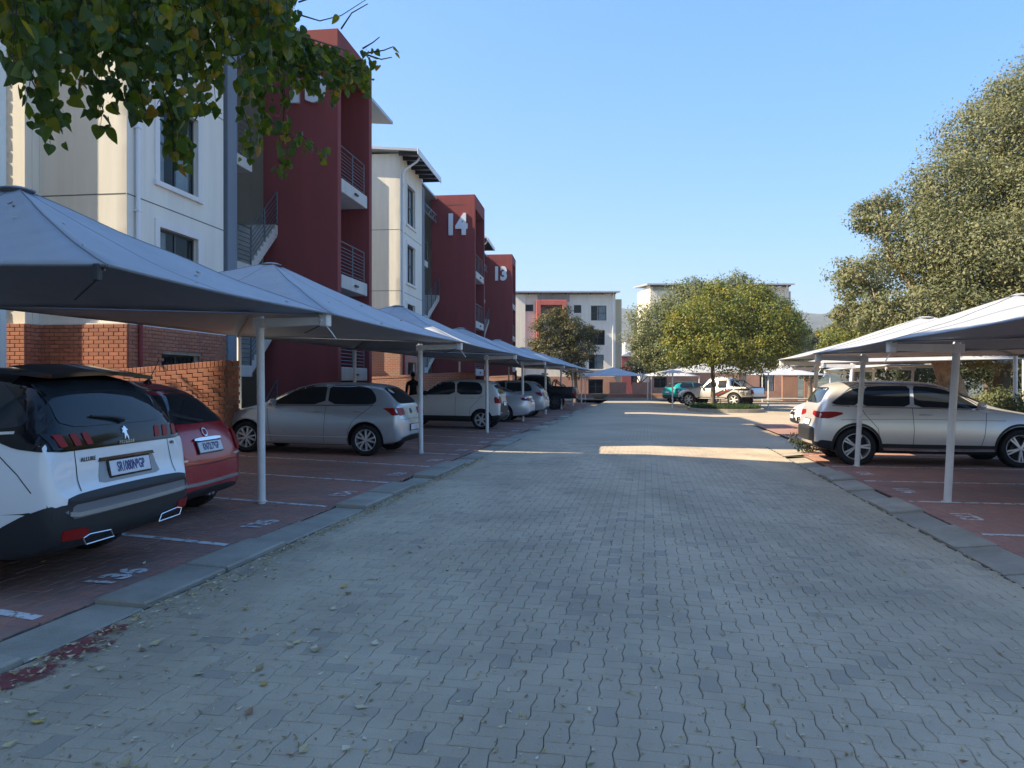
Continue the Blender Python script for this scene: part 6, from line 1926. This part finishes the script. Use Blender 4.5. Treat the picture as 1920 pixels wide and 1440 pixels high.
D1 = 24.0
big = [(1645,405,48,1),(1612,520,55,0),(1650,590,55,-1),(1735,470,95,0),(1800,370,100,1),(1880,270,105,2),(1965,190,110,2),(1745,590,80,-1.5),(1850,500,120,-1),(1960,400,140,0),(1840,620,85,-2),(1940,560,120,-1.5),(2060,300,140,2),(2080,520,150,0),(1590,590,35,1)]
tree('tall grey-green spreading tree with thick pale trunk above the right carports', (PX(1795, D1), D1, .55), [BL(p, q, r, D1, dd) for p, q, r, dd in big], 300000, .098, M_OLIVE, M_BARKL, .36, .42, clump=.22, shell=.42, lean=(-.5, 0), aspect=.45)
D2 = 25.5
tree('forked dark-trunked tree right of the thick pale trunk', (PX(1872, D2), D2, .65), [BL(1930,600,90,D2,1), BL(2020,560,120,D2,2), BL(1990,640,70,D2,0), BL(1900,640,50,D2,1.0)], 40000, .095, M_OLIVE, M_BARK, .26, .5, lean=(.3, .2))
tree('yellowish bushy tree left of the tall grey-green tree', (PX(1600, 40), 40, .2), [BL(1590,625,42,40), BL(1630,600,40,40,1), BL(1565,650,32,40,-1), BL(1625,640,45,40,-1), BL(1660,630,40,40)], 26000, .11, M_YELLOWING, M_BARK, .16, .4)
tree('round yellowing tree with slim trunk on the grass island', (PX(1336, 44.6), 44.6, .08), [BL(1385,590,62,44.6,.6), BL(1320,600,58,44.6), BL(1440,610,58,44.6), BL(1470,645,36,44.6,-.5), BL(1290,655,46,44.6,-.5), BL(1275,615,34,44.6), BL(1355,655,56,44.6,-1), BL(1420,665,46,44.6,-1), BL(1262,640,20,44.6), BL(1500,620,18,44.6), BL(1345,548,26,44.6,.4), BL(1430,556,24,44.6,.5), BL(1480,600,24,44.6)], 52000, .125, M_YELLOWING, M_BARK, .13, .5, clump=.26, shell=.5, aspect=.6)
tree('wide rounded grey-green tree behind the yellowing one', (PX(1392, 58), 58, .0), [BL(1345,570,56,58), BL(1420,580,54,58), BL(1285,580,60,58), BL(1232,612,56,58), BL(1225,655,44,58), BL(1455,640,55,58), BL(1215,655,30,58), BL(1255,665,46,58,-1), BL(1320,640,60,58), BL(1450,600,46,58), BL(1476,640,36,58), BL(1385,540,32,58), BL(1300,548,30,58)], 90000, .16, M_GREYGREEN, M_BARKL, .3, .45, clump=.25)
tree('small autumn-tinted tree before the coral portal', (PX(1079, 62), 62, .0), [BL(1030,612,30,62), BL(1072,622,32,62), BL(1045,655,36,62), BL(1090,655,30,62), BL(1052,592,22,62), BL(1012,650,22,62), BL(1075,690,24,62), BL(1105,625,18,62)], 26000, .15, M_AUTUMN, M_BARK, .14, .45, clump=.3)
tree('dark evergreen between the yellowing tree and the hills', (PX(1518, 72), 72, -.2), [BL(1515,660,32,72), BL(1535,640,24,72), BL(1500,630,24,72,2), BL(1550,670,28,72), BL(1520,690,30,72)], 9000, .20, M_DKGREEN, M_BARK, .2, .4)
tree('dark round bush behind the far carport beside the end block', (PX(1200, 78), 78, 0), [BL(1188,690,20,78), BL(1212,685,20,78), BL(1232,692,20,78)], 5000, .18, M_DKGREEN, M_BARK, .12, .3)
for k, (px, d, sc, lb) in enumerate([(1665, 44, 1.0, 'dark leafy tree on the bank, leftmost behind the right carports'), (1760, 46, 1.1, 'dark leafy tree on the bank, seen between the pale trunk and right posts'), (1850, 40, 1.0, 'dark leafy tree on the bank behind the forked trunk'), (1950, 36, 1.1, 'dark leafy tree on the bank at the right edge of the frame')]):
    tree(lb, (PX(px, d), d, .7), [BL(px, 690 - 10*k % 7, 55*sc, d), BL(px-45, 680, 45*sc, d, 1), BL(px+45, 690, 45*sc, d, -1), BL(px, 640, 50*sc, d, 1)], 9000, .17, M_DKGREEN, M_BARK, .18, .35, 'dark trees on the right bank')
def shrub(label, x, y, z, r, n, mat, size=.06):
    T = thing('shrub', label, 'shrub', (x, y, z))
    m = MB()
    for k in range(6):
        a = k*1.05; m.tube([(0,0,-.1), (math.cos(a)*r*.3, math.sin(a)*r*.3, r*.5), (math.cos(a)*r*.7, math.sin(a)*r*.7, r*.95)], [.012,.008,.004], 5)
    m.build('stems', M_BARK, T, True)
    leaf_cloud('foliage', T, mat, [(0,0,r*.6,r,r,r*.6)], n, size, .35, .2)
tree('unseen leafy tree added left of the frame to block low sun between two blocks', (-13.4, 12.6, 0), [(-13.4,12.6,4.0,2.3,2.3,1.9), (-12.2,13.2,4.6,1.8,1.8,1.6), (-14.8,12.0,4.6,2.0,2.0,1.7), (-13.0,11.2,4.4,1.8,1.8,1.7)], 16000, .16, M_DKGREEN, M_BARK, .2, .4)  # out of view: added to keep low sun off the left bays
x, y, z = W(3.6, 18.2, -.08); shrub('low green shrub at the corner of the right bays', x, y, z, .42, 900, M_DKGREEN, .07)
for k, (px, py, d, r, lb) in enumerate([(1850, 760, 19, .6, 'leafy green plant at the foot of the bank by the pale trunk'), (1880, 752, 20, .5, 'leafy green plant below the forked trunk'), (1905, 765, 17, .55, 'leafy green plant at the right frame edge behind the SUV')]):
    shrub(lb, PX(px, d), d, PZ(py, d) - .3, r, 1100, M_GREYGREEN, .08)

# dry litter and weeds on the bank
bp = []
for _ in range(9000):
    u, s = random.uniform(9.2, 20), random.uniform(6, 44)
    x, y, _z = W(u, s); bp.append((x, y, ground_z(x, y)))
blades('bank_grass', leaf_mat('dry_grass', [(0, (.16,.12,.06)), (.6, (.22,.17,.08)), (1, (.09,.10,.035))], .2), bp, .16, .012, 'dry grass and litter on the right bank', 'dry grass')

# -------- tree whose leafy boughs hang into the upper left of the picture
HT = thing('leafy_tree', 'leafy green and yellow tree hanging its boughs in from the upper left', 'tree', (-4.9, 1.9, 0.03))
M_BIGLEAF = None
def bigleaf_mat():
    m, nt, b = _new('broad_leaf')
    oi = nt.nodes.new('ShaderNodeObjectInfo'); at = nt.nodes.new('ShaderNodeAttribute'); at.attribute_name = 'tint'
    f = math_n(nt, 'FRACT', math_n(nt, 'ADD', oi.outputs['Random'], at.outputs['Fac']))
    c = ramp(nt, f, [(0, (.045,.088,.016)), (.52, (.085,.140,.018)), (.78, (.15,.19,.020)), (.92, (.23,.22,.022)), (.97, (.36,.24,.03)), (1, (.26,.14,.03))])
    vein = noise(nt, coords(nt), 35, 3)
    c = mixc(nt, 1.0, c, ramp(nt, vein, [(.35, .75), (.65, 1.12)]), 'MULTIPLY')
    nt.links.new(c, b.inputs['Base Color']); b.inputs['Roughness'].default_value = 0.42
    tr = nt.nodes.new('ShaderNodeBsdfTranslucent'); nt.links.new(mixc(nt, 1.0, c, (1.6, 1.4, .6), 'MULTIPLY'), tr.inputs[0])
    mx = nt.nodes.new('ShaderNodeMixShader'); mx.inputs[0].default_value = .55
    nt.links.new(b.outputs[0], mx.inputs[1]); nt.links.new(tr.outputs[0], mx.inputs[2]); nt.links.new(mx.outputs[0], nt.nodes['Material Output'].inputs[0])
    return m
M_BIGLEAF = bigleaf_mat()
def leaf_shape(curl, fold):
    """pointed heart leaf hanging along -z from its stalk; 14 faces"""
    half = [(0, 0), (.20, .06), (.40, -.02), (.47, -.20), (.42, -.42), (.28, -.66), (.12, -.86), (0, -1.0)]
    v, f = [], []
    mid = [(0, z) for z in (0, 0, -.05, -.2, -.42, -.66, -.86, -1.0)]
    def P(x, z): return (x, fold*abs(x) + curl*(z*z), z)
    for (x, z), (mx, mz) in zip(half, mid): v.append(P(x, z)); v.append(P(-x, z)); v.append(P(0, mz))
    for i in range(7):
        a = 3*i
        for s in (0, 1):
            q = [a+2, a+s, a+3+s, a+5]
            q = list(dict.fromkeys(q))
            f.append(tuple(q) if s == 0 else tuple(q[::-1]))
    v += [(0.012, 0, 0), (-.012, 0, 0), (0, -.05, .38)]; n = len(v); f.append((n-3, n-2, n-1))
    me = MB(); me.add(v, f); return me
LEAVES = []
for cu, fo in ((.18, .25), (-.15, .35), (.05, .15), (.3, .45)):
    me = leaf_shape(cu, fo).mesh('leaf', M_BIGLEAF, True, False); LEAVES.append(me)
def P3(px, py, d): return Vector((PX(px, d), d, PZ(py, d)))
def bottom(px):
    T = [(-60,150),(0,130),(40,215),(75,235),(92,300),(118,270),(135,205),(165,185),(190,270),(212,190),(250,235),(275,230),(300,185),(325,325),(345,330),(365,250),(400,215),(435,225),(460,215),(480,190),(520,190),(560,180),(600,190),(640,180),(690,175)]
    for (a, ya), (b, yb) in zip(T, T[1:]):
        if a <= px <= b: return lerp(ya, yb, (px - a) / (b - a))
    return 120
def top(px): return -70 if px < 520 else lerp(10, 95, (px - 520) / 170)
leaf_items, twigs = [], MB()
def depth(px): return 3.1 + max(0, px) / 700 * 1.9
def twig(pts, dens, size, r=.0028):
    pts = [Vector(p) for p in pts]
    twigs.tube(pts, [lerp(r, r*.35, i/(len(pts)-1)) for i in range(len(pts))], 5)
    L = sum((b-a).length for a, b in zip(pts, pts[1:]))
    n = max(2, int(L / dens))
    for k in range(n):
        t = (k + random.random()) / n * (len(pts)-1); i = min(int(t), len(pts)-2)
        p = pts[i].lerp(pts[i+1], t - i)
        sz = size * random.uniform(.5, 1.3)
        leaf_items.append((p + Vector((random.gauss(0,.025), random.gauss(0,.04), random.gauss(0,.015))), sz))
for k in range(140):
    px = random.uniform(-70, 560); d = depth(px) + random.gauss(0, .38)
    yb = bottom(px) * (random.uniform(.30, .78) if random.random() < .82 else .95)
    y0 = random.uniform(-90, max(-60, yb - 190))
    x0 = px - random.uniform(5, 45)
    a, b = P3(x0, y0, d + .1), P3(px, yb - 16, d)
    m1 = a.lerp(b, .4) + Vector((.04, random.uniform(-.05,.05), .03)); m2 = a.lerp(b, .75) + Vector((.02, 0, .01))
    twig([a, m1, m2, b], .021, .058)
for (x0, y0, x1, y1) in [(60,150,95,285),(80,140,118,262),(185,150,188,258),(200,150,250,228),(300,150,330,318),(320,170,352,322),(335,180,318,300),(240,140,272,226),(45,120,50,205),(160,120,170,185),(385,120,405,210)]:
    d = depth(x0) - .1
    a, b = P3(x0, y0, d), P3(x1, y1 - 14, d); twig([a, a.lerp(b,.5) + Vector((.01,.02,.02)), b], .016, .063)
for k in range(62):                                             # bough reaching right
    px = random.uniform(400, 690); d = depth(px) + .25 + random.gauss(0, .25)
    y0 = top(px) + random.uniform(12, 45); yb = min(bottom(px), y0 + random.uniform(50, 140))
    a, b = P3(px - 30, y0, d), P3(px, yb - 10, d); twig([a, a.lerp(b,.5) + Vector((.03,0,.03)), b], .020, .051)
for (x0, y0, x1, y1) in [(470,140,500,245),(490,170,475,300),(455,200,470,320),(530,150,528,250),(528,250,520,330),(530,240,560,300),(560,250,605,315),(520,300,530,340),(640,110,690,185),(620,120,622,205),(575,130,585,190)]:
    d = depth(x0) + .15
    a, b = P3(x0, y0, d), P3(x1, y1 - 10, d); twig([a, a.lerp(b,.5) + Vector((.02,.02,.02)), b], .016, .052)
for k in range(34):
    px = random.uniform(470, 690); d = depth(px) + .2 + random.gauss(0, .2)
    y0 = max(top(px) + 26, random.uniform(20, 110)); yb = min(bottom(px) - random.uniform(0, 50), y0 + random.uniform(40, 100))
    a, b = P3(px - 20, y0, d), P3(px, yb - 10, d); twig([a, a.lerp(b,.5) + Vector((.03,0,.02)), b], .019, .051)
leaf_items.append((P3(636, 32, 4.9), .065)); leaf_items += [(P3(700 + random.uniform(-26, 14), 100 + random.uniform(-8, 34), 4.95 + random.uniform(-.1,.1)), random.uniform(.03,.05)) for _ in range(26)]; leaf_items.append((P3(737, 92, 5.0), .05)); leaf_items.append((P3(742, 100, 5.0), .045))
br = MB()
t0 = Vector((-4.9, 1.9, 2.9))
for tgt, r in (((-40,-150,3.2), .06), ((220,-130,3.7), .05), ((420,-70,4.3), .045), ((650,95,5.0), .03), ((330,-60,3.6), .035), ((120,-60,3.2), .035)):
    e = P3(*tgt); br.tube([t0, t0.lerp(e,.35) + Vector((0,0,.45)), t0.lerp(e,.7) + Vector((0,0,.25)), e], [r, r*.7, r*.4, r*.15], 8)
for pts in ([(560,28),(600,40),(640,30),(690,-2)], [(640,55),(660,25),(690,8)], [(690,100),(720,95),(738,88)], [(690,104),(715,112),(735,108)], [(680,92),(700,80),(712,70)], [(560,5),(590,-5),(620,-8)], [(528,150),(533,200),(532,250)]):
    ps = [P3(x, y, 4.95) for x, y in pts]; twigs.tube(ps, [.006,.004,.003,.002][:len(ps)], 5)
b = br.build('bough', M_BARK, HT, True); b.location = (4.9, -1.9, -.03)
tw = twigs.build('twig', simple('dark_twig', (.03,.024,.018), .9), HT, True); tw.location = (4.9, -1.9, -.03); tw['kind'] = 'stuff'
m = MB(); m.tube([(0,0,-.3),(0.02,0,.1),(.05,.02,1.5),(0,0,2.9),(-.1,0,4.2)], [.24,.17,.14,.12,.06], 14); m.build('trunk', M_BARK, HT, True)
leaf_items.sort(key=lambda it: -it[1] / it[0].y)
off = Vector((4.9, -1.9, -.03))
def leaf_rot():
    return (random.gauss(.15, .5), random.gauss(0, .45), random.uniform(0, 6.283))
for p, s in leaf_items[:300]:
    o = mesh_obj('leaf', random.choice(LEAVES), HT, p + off, leaf_rot()); o.scale = (s, s, s)
V, F, TT = [], [], []
from mathutils import Euler
base = 0
for p, s in leaf_items[300:]:
    me = random.choice(LEAVES); Rm = Euler(leaf_rot()).to_matrix()
    for v in me.vertices: V.append(tuple(Rm @ (v.co * s) + p + off))
    t = random.random()
    for q in me.polygons: F.append(tuple(base + i for i in q.vertices)); TT.append(t)
    base += len(me.vertices)
me = bpy.data.meshes.new('foliage'); me.from_pydata(V, [], F); me.materials.append(M_BIGLEAF); me.update()
at = me.attributes.new('tint', 'FLOAT', 'FACE'); at.data.foreach_set('value', np.array(TT, np.float32))
o = mesh_obj('foliage', me, HT); o['kind'] = 'stuff'
leaf_cloud('upper_crown', HT, M_DKGREEN, [(-.3,0,4.9,1.6,1.6,1.0), (.9,1.0,5.0,1.3,1.3,.8), (-1.2,-.8,4.6,1.3,1.3,.8)], 9000, .09, .3, .3, aspect=.8)

# ------------------------------------------------------------------ fallen leaves
M_LITTER = leaf_mat('fallen_leaf', [(0, (.30,.22,.11)), (.3, (.48,.41,.24)), (.58, (.62,.57,.42)), (.75, (.50,.36,.08)), (.9, (.26,.13,.09)), (1, (.15,.19,.05))], .1, .7)
def litter():
    pts = []
    for _ in range(8500):
        y = 2.6 + 9.5 * random.random()**1.5; x = random.uniform(-.66, .66) * y
        u, s = x*CA - y*SA, x*SA + y*CA
        if -3.25 < u < 2.9:
            keep = .85 if u < -1.2 else .55
            if random.random() < keep: pts.append((u, s, random.choice([.012,.015,.018,.022,.028,.04]), gz(u) + .004))
    for _ in range(1500):
        s = random.uniform(2.5, 15)*1.0; u = -3.24 + abs(random.gauss(0, .10)) * (1.6 if s < 6 else .8)
        pts.append((u, s, random.uniform(.025, .055), gz(u) + .006 + random.random()*.015))
    for _ in range(520):
        s = random.uniform(4.5, 17); u = 2.93 - abs(random.gauss(0, .05)); pts.append((u, s, random.uniform(.015, .035), gz(u) + .006))
    for _ in range(150):
        u, s = random.uniform(-8, -3.7), random.uniform(3.6, 14); pts.append((u, s, random.uniform(.02, .06), gz(u) + .006))
    for _ in range(60):
        u, s = random.uniform(3.4, 8), random.uniform(6, 15); pts.append((u, s, random.uniform(.02, .05), gz(u) + .006))
    for _ in range(46):                                         # larger curled leaves
        y = random.uniform(2.9, 7); x = random.uniform(-.66, -.1) * y
        u, s = x*CA - y*SA, x*SA + y*CA
        if -3.2 < u < 2.8: pts.append((u, s, random.uniform(.06, .085), gz(u) + .006))
    V, F, TT = [], [], []
    for (u, s, sz, z) in pts:
        a = random.uniform(0, 6.283); c, sn = math.cos(a), math.sin(a); w = random.uniform(.22, .5) if sz < .06 else .6
        b = len(V); cu = random.uniform(.05, .4)
        for (p, q, h) in ((-.5,0,cu*.4), (-.1,-w/2,0.02), (.5,0,cu), (-.1,w/2,cu*.5), (0.05,0,.0)):
            V.append((u + (p*c - q*sn)*sz, s + (p*sn + q*c)*sz, z + h*sz))
        F += [(b,b+1,b+4), (b+1,b+2,b+4), (b+2,b+3,b+4), (b+3,b,b+4)]; t = random.random(); TT += [t]*4
    me = bpy.data.meshes.new('fallen_leaves'); me.from_pydata(V, [], F); me.materials.append(M_LITTER); me.update()
    at = me.attributes.new('tint', 'FLOAT', 'FACE'); at.data.foreach_set('value', np.array(TT, np.float32))
    o = mesh_obj('fallen_leaves', me, rot=(0, 0, -RA)); tag(o, 'dry fallen leaves strewn over the grey paving and along the kerbs', 'fallen leaves', None, 'stuff')
litter()
def canopy_leaves():
    V, F, TT = [], [], []
    for me, origin, rot, z0 in CANOPIES[:2]:
        vs = [v.co.copy() for v in me.vertices]; bv = BVHTree.FromPolygons(vs, [tuple(p.vertices) for p in me.polygons])
        M = Matrix.Translation((origin[0], origin[1], z0)) @ Matrix.Rotation(rot, 4, 'Z')
        for _ in range(34):
            h = bv.ray_cast(Vector((random.uniform(-2.3, 2.3), random.uniform(-2, 2), 6)), Vector((0, 0, -1)))
            if h[0] is None: continue
            a = random.uniform(0, 6.283); sz = random.uniform(.04, .085); b = len(V)
            t1 = Vector((math.cos(a), math.sin(a), 0)); t1 = (t1 - h[1]*t1.dot(h[1])).normalized(); t2 = h[1].cross(t1)
            for p, q, e in ((-.5,0,.18), (0,-.22,.05), (.5,0,.25), (0,.22,.08)): V.append(tuple(M @ (h[0] + (t1*p + t2*q + h[1]*e)*sz)))
            F.append((b, b+1, b+2, b+3)); TT.append(random.choice([.02, .9, .88, .5]))
    me = bpy.data.meshes.new('canopy_leaves'); me.from_pydata(V, [], F); me.materials.append(M_LITTER); me.update()
    at = me.attributes.new('tint', 'FLOAT', 'FACE'); at.data.foreach_set('value', np.array(TT, np.float32))
    o = mesh_obj('canopy_leaves', me); tag(o, 'dead leaves lying on the two nearest left carport canopies', 'fallen leaves', None, 'stuff')
canopy_leaves()
# ------------------------------------------------------------------ vehicles placed
build_white_suv(); build_red_hatch(); build_silver_hatch(); build_pearl_hatch(); build_sedan(); build_grey_crossover(); build_black_pickup()
build_silver_suv(); build_white_hatch()
c = build_silver_pickup()
fx, fy = PX(1300, 49.5), 49.6          # front end, further away; tail nearer on the right
rx, ry = PX(1432, 45.8), 46.6
ang = math.atan2(fy - ry, fx - rx)
c.place(0, 0, z=0.0, rot=ang, world=(rx, ry))
c = build_teal_car()
c.place(0, 0, z=0.0, rot=R(20), world=(PX(1249, 55.0), 54.6))

# ------------------------------------------------------------------ person behind the pale hatchback
def person():
    x, y, z = W(-8.02, 25.7, 0.08)
    T = thing('person', 'person in dark clothes standing behind the tall pale hatchback by the brick wall', 'person', (x, y, z), R(200))
    def skin(name, pts, edges, radii, mat, parent, lv=2):
        me = bpy.data.meshes.new(name); me.from_pydata(pts, edges, [])
        o = bpy.data.objects.new(name, me); COL.objects.link(o)
        sk = o.modifiers.new('k', 'SKIN'); sk.use_smooth_shade = True
        for i, r in enumerate(radii): me.skin_vertices[0].data[i].radius = (r if isinstance(r, tuple) else (r, r))
        me.skin_vertices[0].data[0].use_root = True
        su = o.modifiers.new('s', 'SUBSURF'); su.levels = lv; su.render_levels = lv
        dg = bpy.context.evaluated_depsgraph_get()
        out = bpy.data.meshes.new_from_object(o.evaluated_get(dg), depsgraph=dg); out.name = name
        bpy.data.objects.remove(o)
        out.materials.clear(); out.materials.append(mat)
        out.polygons.foreach_set('use_smooth', [True]*len(out.polygons))
        return mesh_obj(name, out, parent)
    cloth = simple('dark_cloth', (.012,.012,.016), .9, var=.3, vscale=12)
    skn = simple('dark_skin', (.10,.055,.035), .55)
    P = [(0,0,.93),(0,.01,1.10),(0,.015,1.28),(0,.01,1.42),(0,0,1.50),(0,-.01,1.57),
         (.09,0,.88),(.10,-.02,.50),(.10,.02,.09),(.10,-.12,.04), (-.09,0,.88),(-.11,.04,.50),(-.11,.10,.09),(-.11,-.02,.04),
         (.19,.01,1.40),(.24,.03,1.12),(.22,-.10,.90), (-.19,.01,1.40),(-.25,.02,1.12),(-.23,-.08,.90)]
    E = [(0,1),(1,2),(2,3),(3,4),(4,5),(0,6),(6,7),(7,8),(8,9),(0,10),(10,11),(11,12),(12,13),(3,14),(14,15),(15,16),(3,17),(17,18),(18,19)]
    Rr = [(.15,.11),(.135,.10),(.155,.11),(.13,.09),(.06,.06),(.055,.055),(.09,.09),(.065,.07),(.05,.05),(.045,.035),(.09,.09),(.065,.07),(.05,.05),(.045,.035),.065,.05,.036,.065,.05,.036]
    skin('body', P, E, Rr, cloth, T)
    hm = bmesh.new(); bmesh.ops.create_uvsphere(hm, u_segments=16, v_segments=12, radius=1)
    for v in hm.verts:
        k = v.co.z
        v.co = Vector((v.co.x*.075*(1 - .15*max(0,-k)), v.co.y*.095 - (.012 if v.co.y < -.7 and abs(k) < .3 else 0), v.co.z*.118))
    hm.transform(Matrix.Translation((0, -.015, 1.665)))
    vs = [v.co[:] for v in hm.verts]; fs = [tuple(v.index for v in f.verts) for f in hm.faces]; hm.free()
    mb = MB(); mb.add(vs, fs)
    for s in (1, -1): mb.lathe([(.001,-.008),(.018,-.006),(.022,.006),(.001,.01)], 8, 'y', 0, (s*.076, 0, 1.66))
    mb.tube([(0,-.105,1.69),(0,-.128,1.655),(0,-.108,1.645)], [.008,.014,.010], 6)
    for s in (1, -1): mb.tube([(s*.028,-.098,1.685),(s*.028,-.106,1.683)], .009, 6)
    mb.tube([(-.025,-.100,1.615),(0,-.106,1.614),(.025,-.100,1.615)], .006, 6)
    mb.build('head', skn, T, True)
    hb = bmesh.new(); bmesh.ops.create_uvsphere(hb, u_segments=16, v_segments=12, radius=1)
    bmesh.ops.delete(hb, geom=[v for v in hb.verts if v.co.z < .05 and v.co.y < .1 or v.co.z < -.45], context='VERTS')
    for v in hb.verts: v.co = Vector((v.co.x*.081, v.co.y*.10, v.co.z*.126))
    hb.transform(Matrix.Translation((0, -.008, 1.668)))
    vs = [v.co[:] for v in hb.verts]; fs = [tuple(v.index for v in f.verts) for f in hb.faces]; hb.free()
    mb = MB(); mb.add(vs, fs); mb.build('hair', simple('black_hair', (.01,.009,.008), .8), T, True)
    for s, (hx, hy, hz) in ((1, (.22,-.11,.87)), (-1, (-.23,-.09,.87))):
        pts = [(hx, hy, hz), (hx, hy-.02, hz-.06)]; ed = [(0,1)]; rad = [(.022,.03),(.018,.038)]
        for k in range(4):
            b = len(pts); oy = -.045 + .022*k; ln = (.062,.075,.072,.055)[k]
            pts += [(hx, hy + oy + .01, hz-.085), (hx - s*.006, hy + oy + .008, hz-.085-ln*.55), (hx - s*.018, hy + oy + .008, hz-.085-ln)]
            ed += [(1,b),(b,b+1),(b+1,b+2)]; rad += [.009,.008,.007]
        b = len(pts); pts += [(hx - s*.005, hy-.055, hz-.05), (hx - s*.012, hy-.07, hz-.085)]; ed += [(0,b),(b,b+1)]; rad += [.011,.009]
        skin('hand', pts, ed, rad, skn, T, 1)
person()

# scrap of pale paper on the paving
mb = MB(); mb.add([(-.02,-.035,.004),(.018,-.032,.007),(.022,.03,.012),(-.015,.036,.005),(0,0,.02),(-.02,-.035,.0),(.018,-.032,.001),(.022,.03,.003),(-.015,.036,.0)], [(0,1,4),(1,2,4),(2,3,4),(3,0,4),(5,8,7,6),(0,5,6,1),(1,6,7,2),(2,7,8,3),(3,8,5,0)])
d = 1.45*1442/(1418-717)
x, y = PX(1766, d), d
o = mb.build('paper_scrap', simple('pale_paper', (.55,.62,.66), .8), None, loc=(x, y, gz(x*CA - y*SA) + .003), rot=(0, 0, .3)); tag(o, 'small pale blue paper scrap on the grey paving', 'litter')

# haze that lies over the valley
hz = MB(); hz.box(-5200, 5200, -380, 2300, -32, 192)
hm = bpy.data.materials.new('haze'); hm.use_nodes = True
nt = hm.node_tree
for n in list(nt.nodes):
    if n.type == 'BSDF_PRINCIPLED': nt.nodes.remove(n)
pv = nt.nodes.new('ShaderNodeVolumePrincipled'); pv.inputs['Color'].default_value = (.80,.86,.95,1); pv.inputs['Density'].default_value = 0.0004; pv.inputs['Anisotropy'].default_value = 0.3
nt.links.new(pv.outputs[0], nt.nodes['Material Output'].inputs['Volume'])
HAZE = hz.build('haze', hm); HAZE['kind'] = 'stuff'
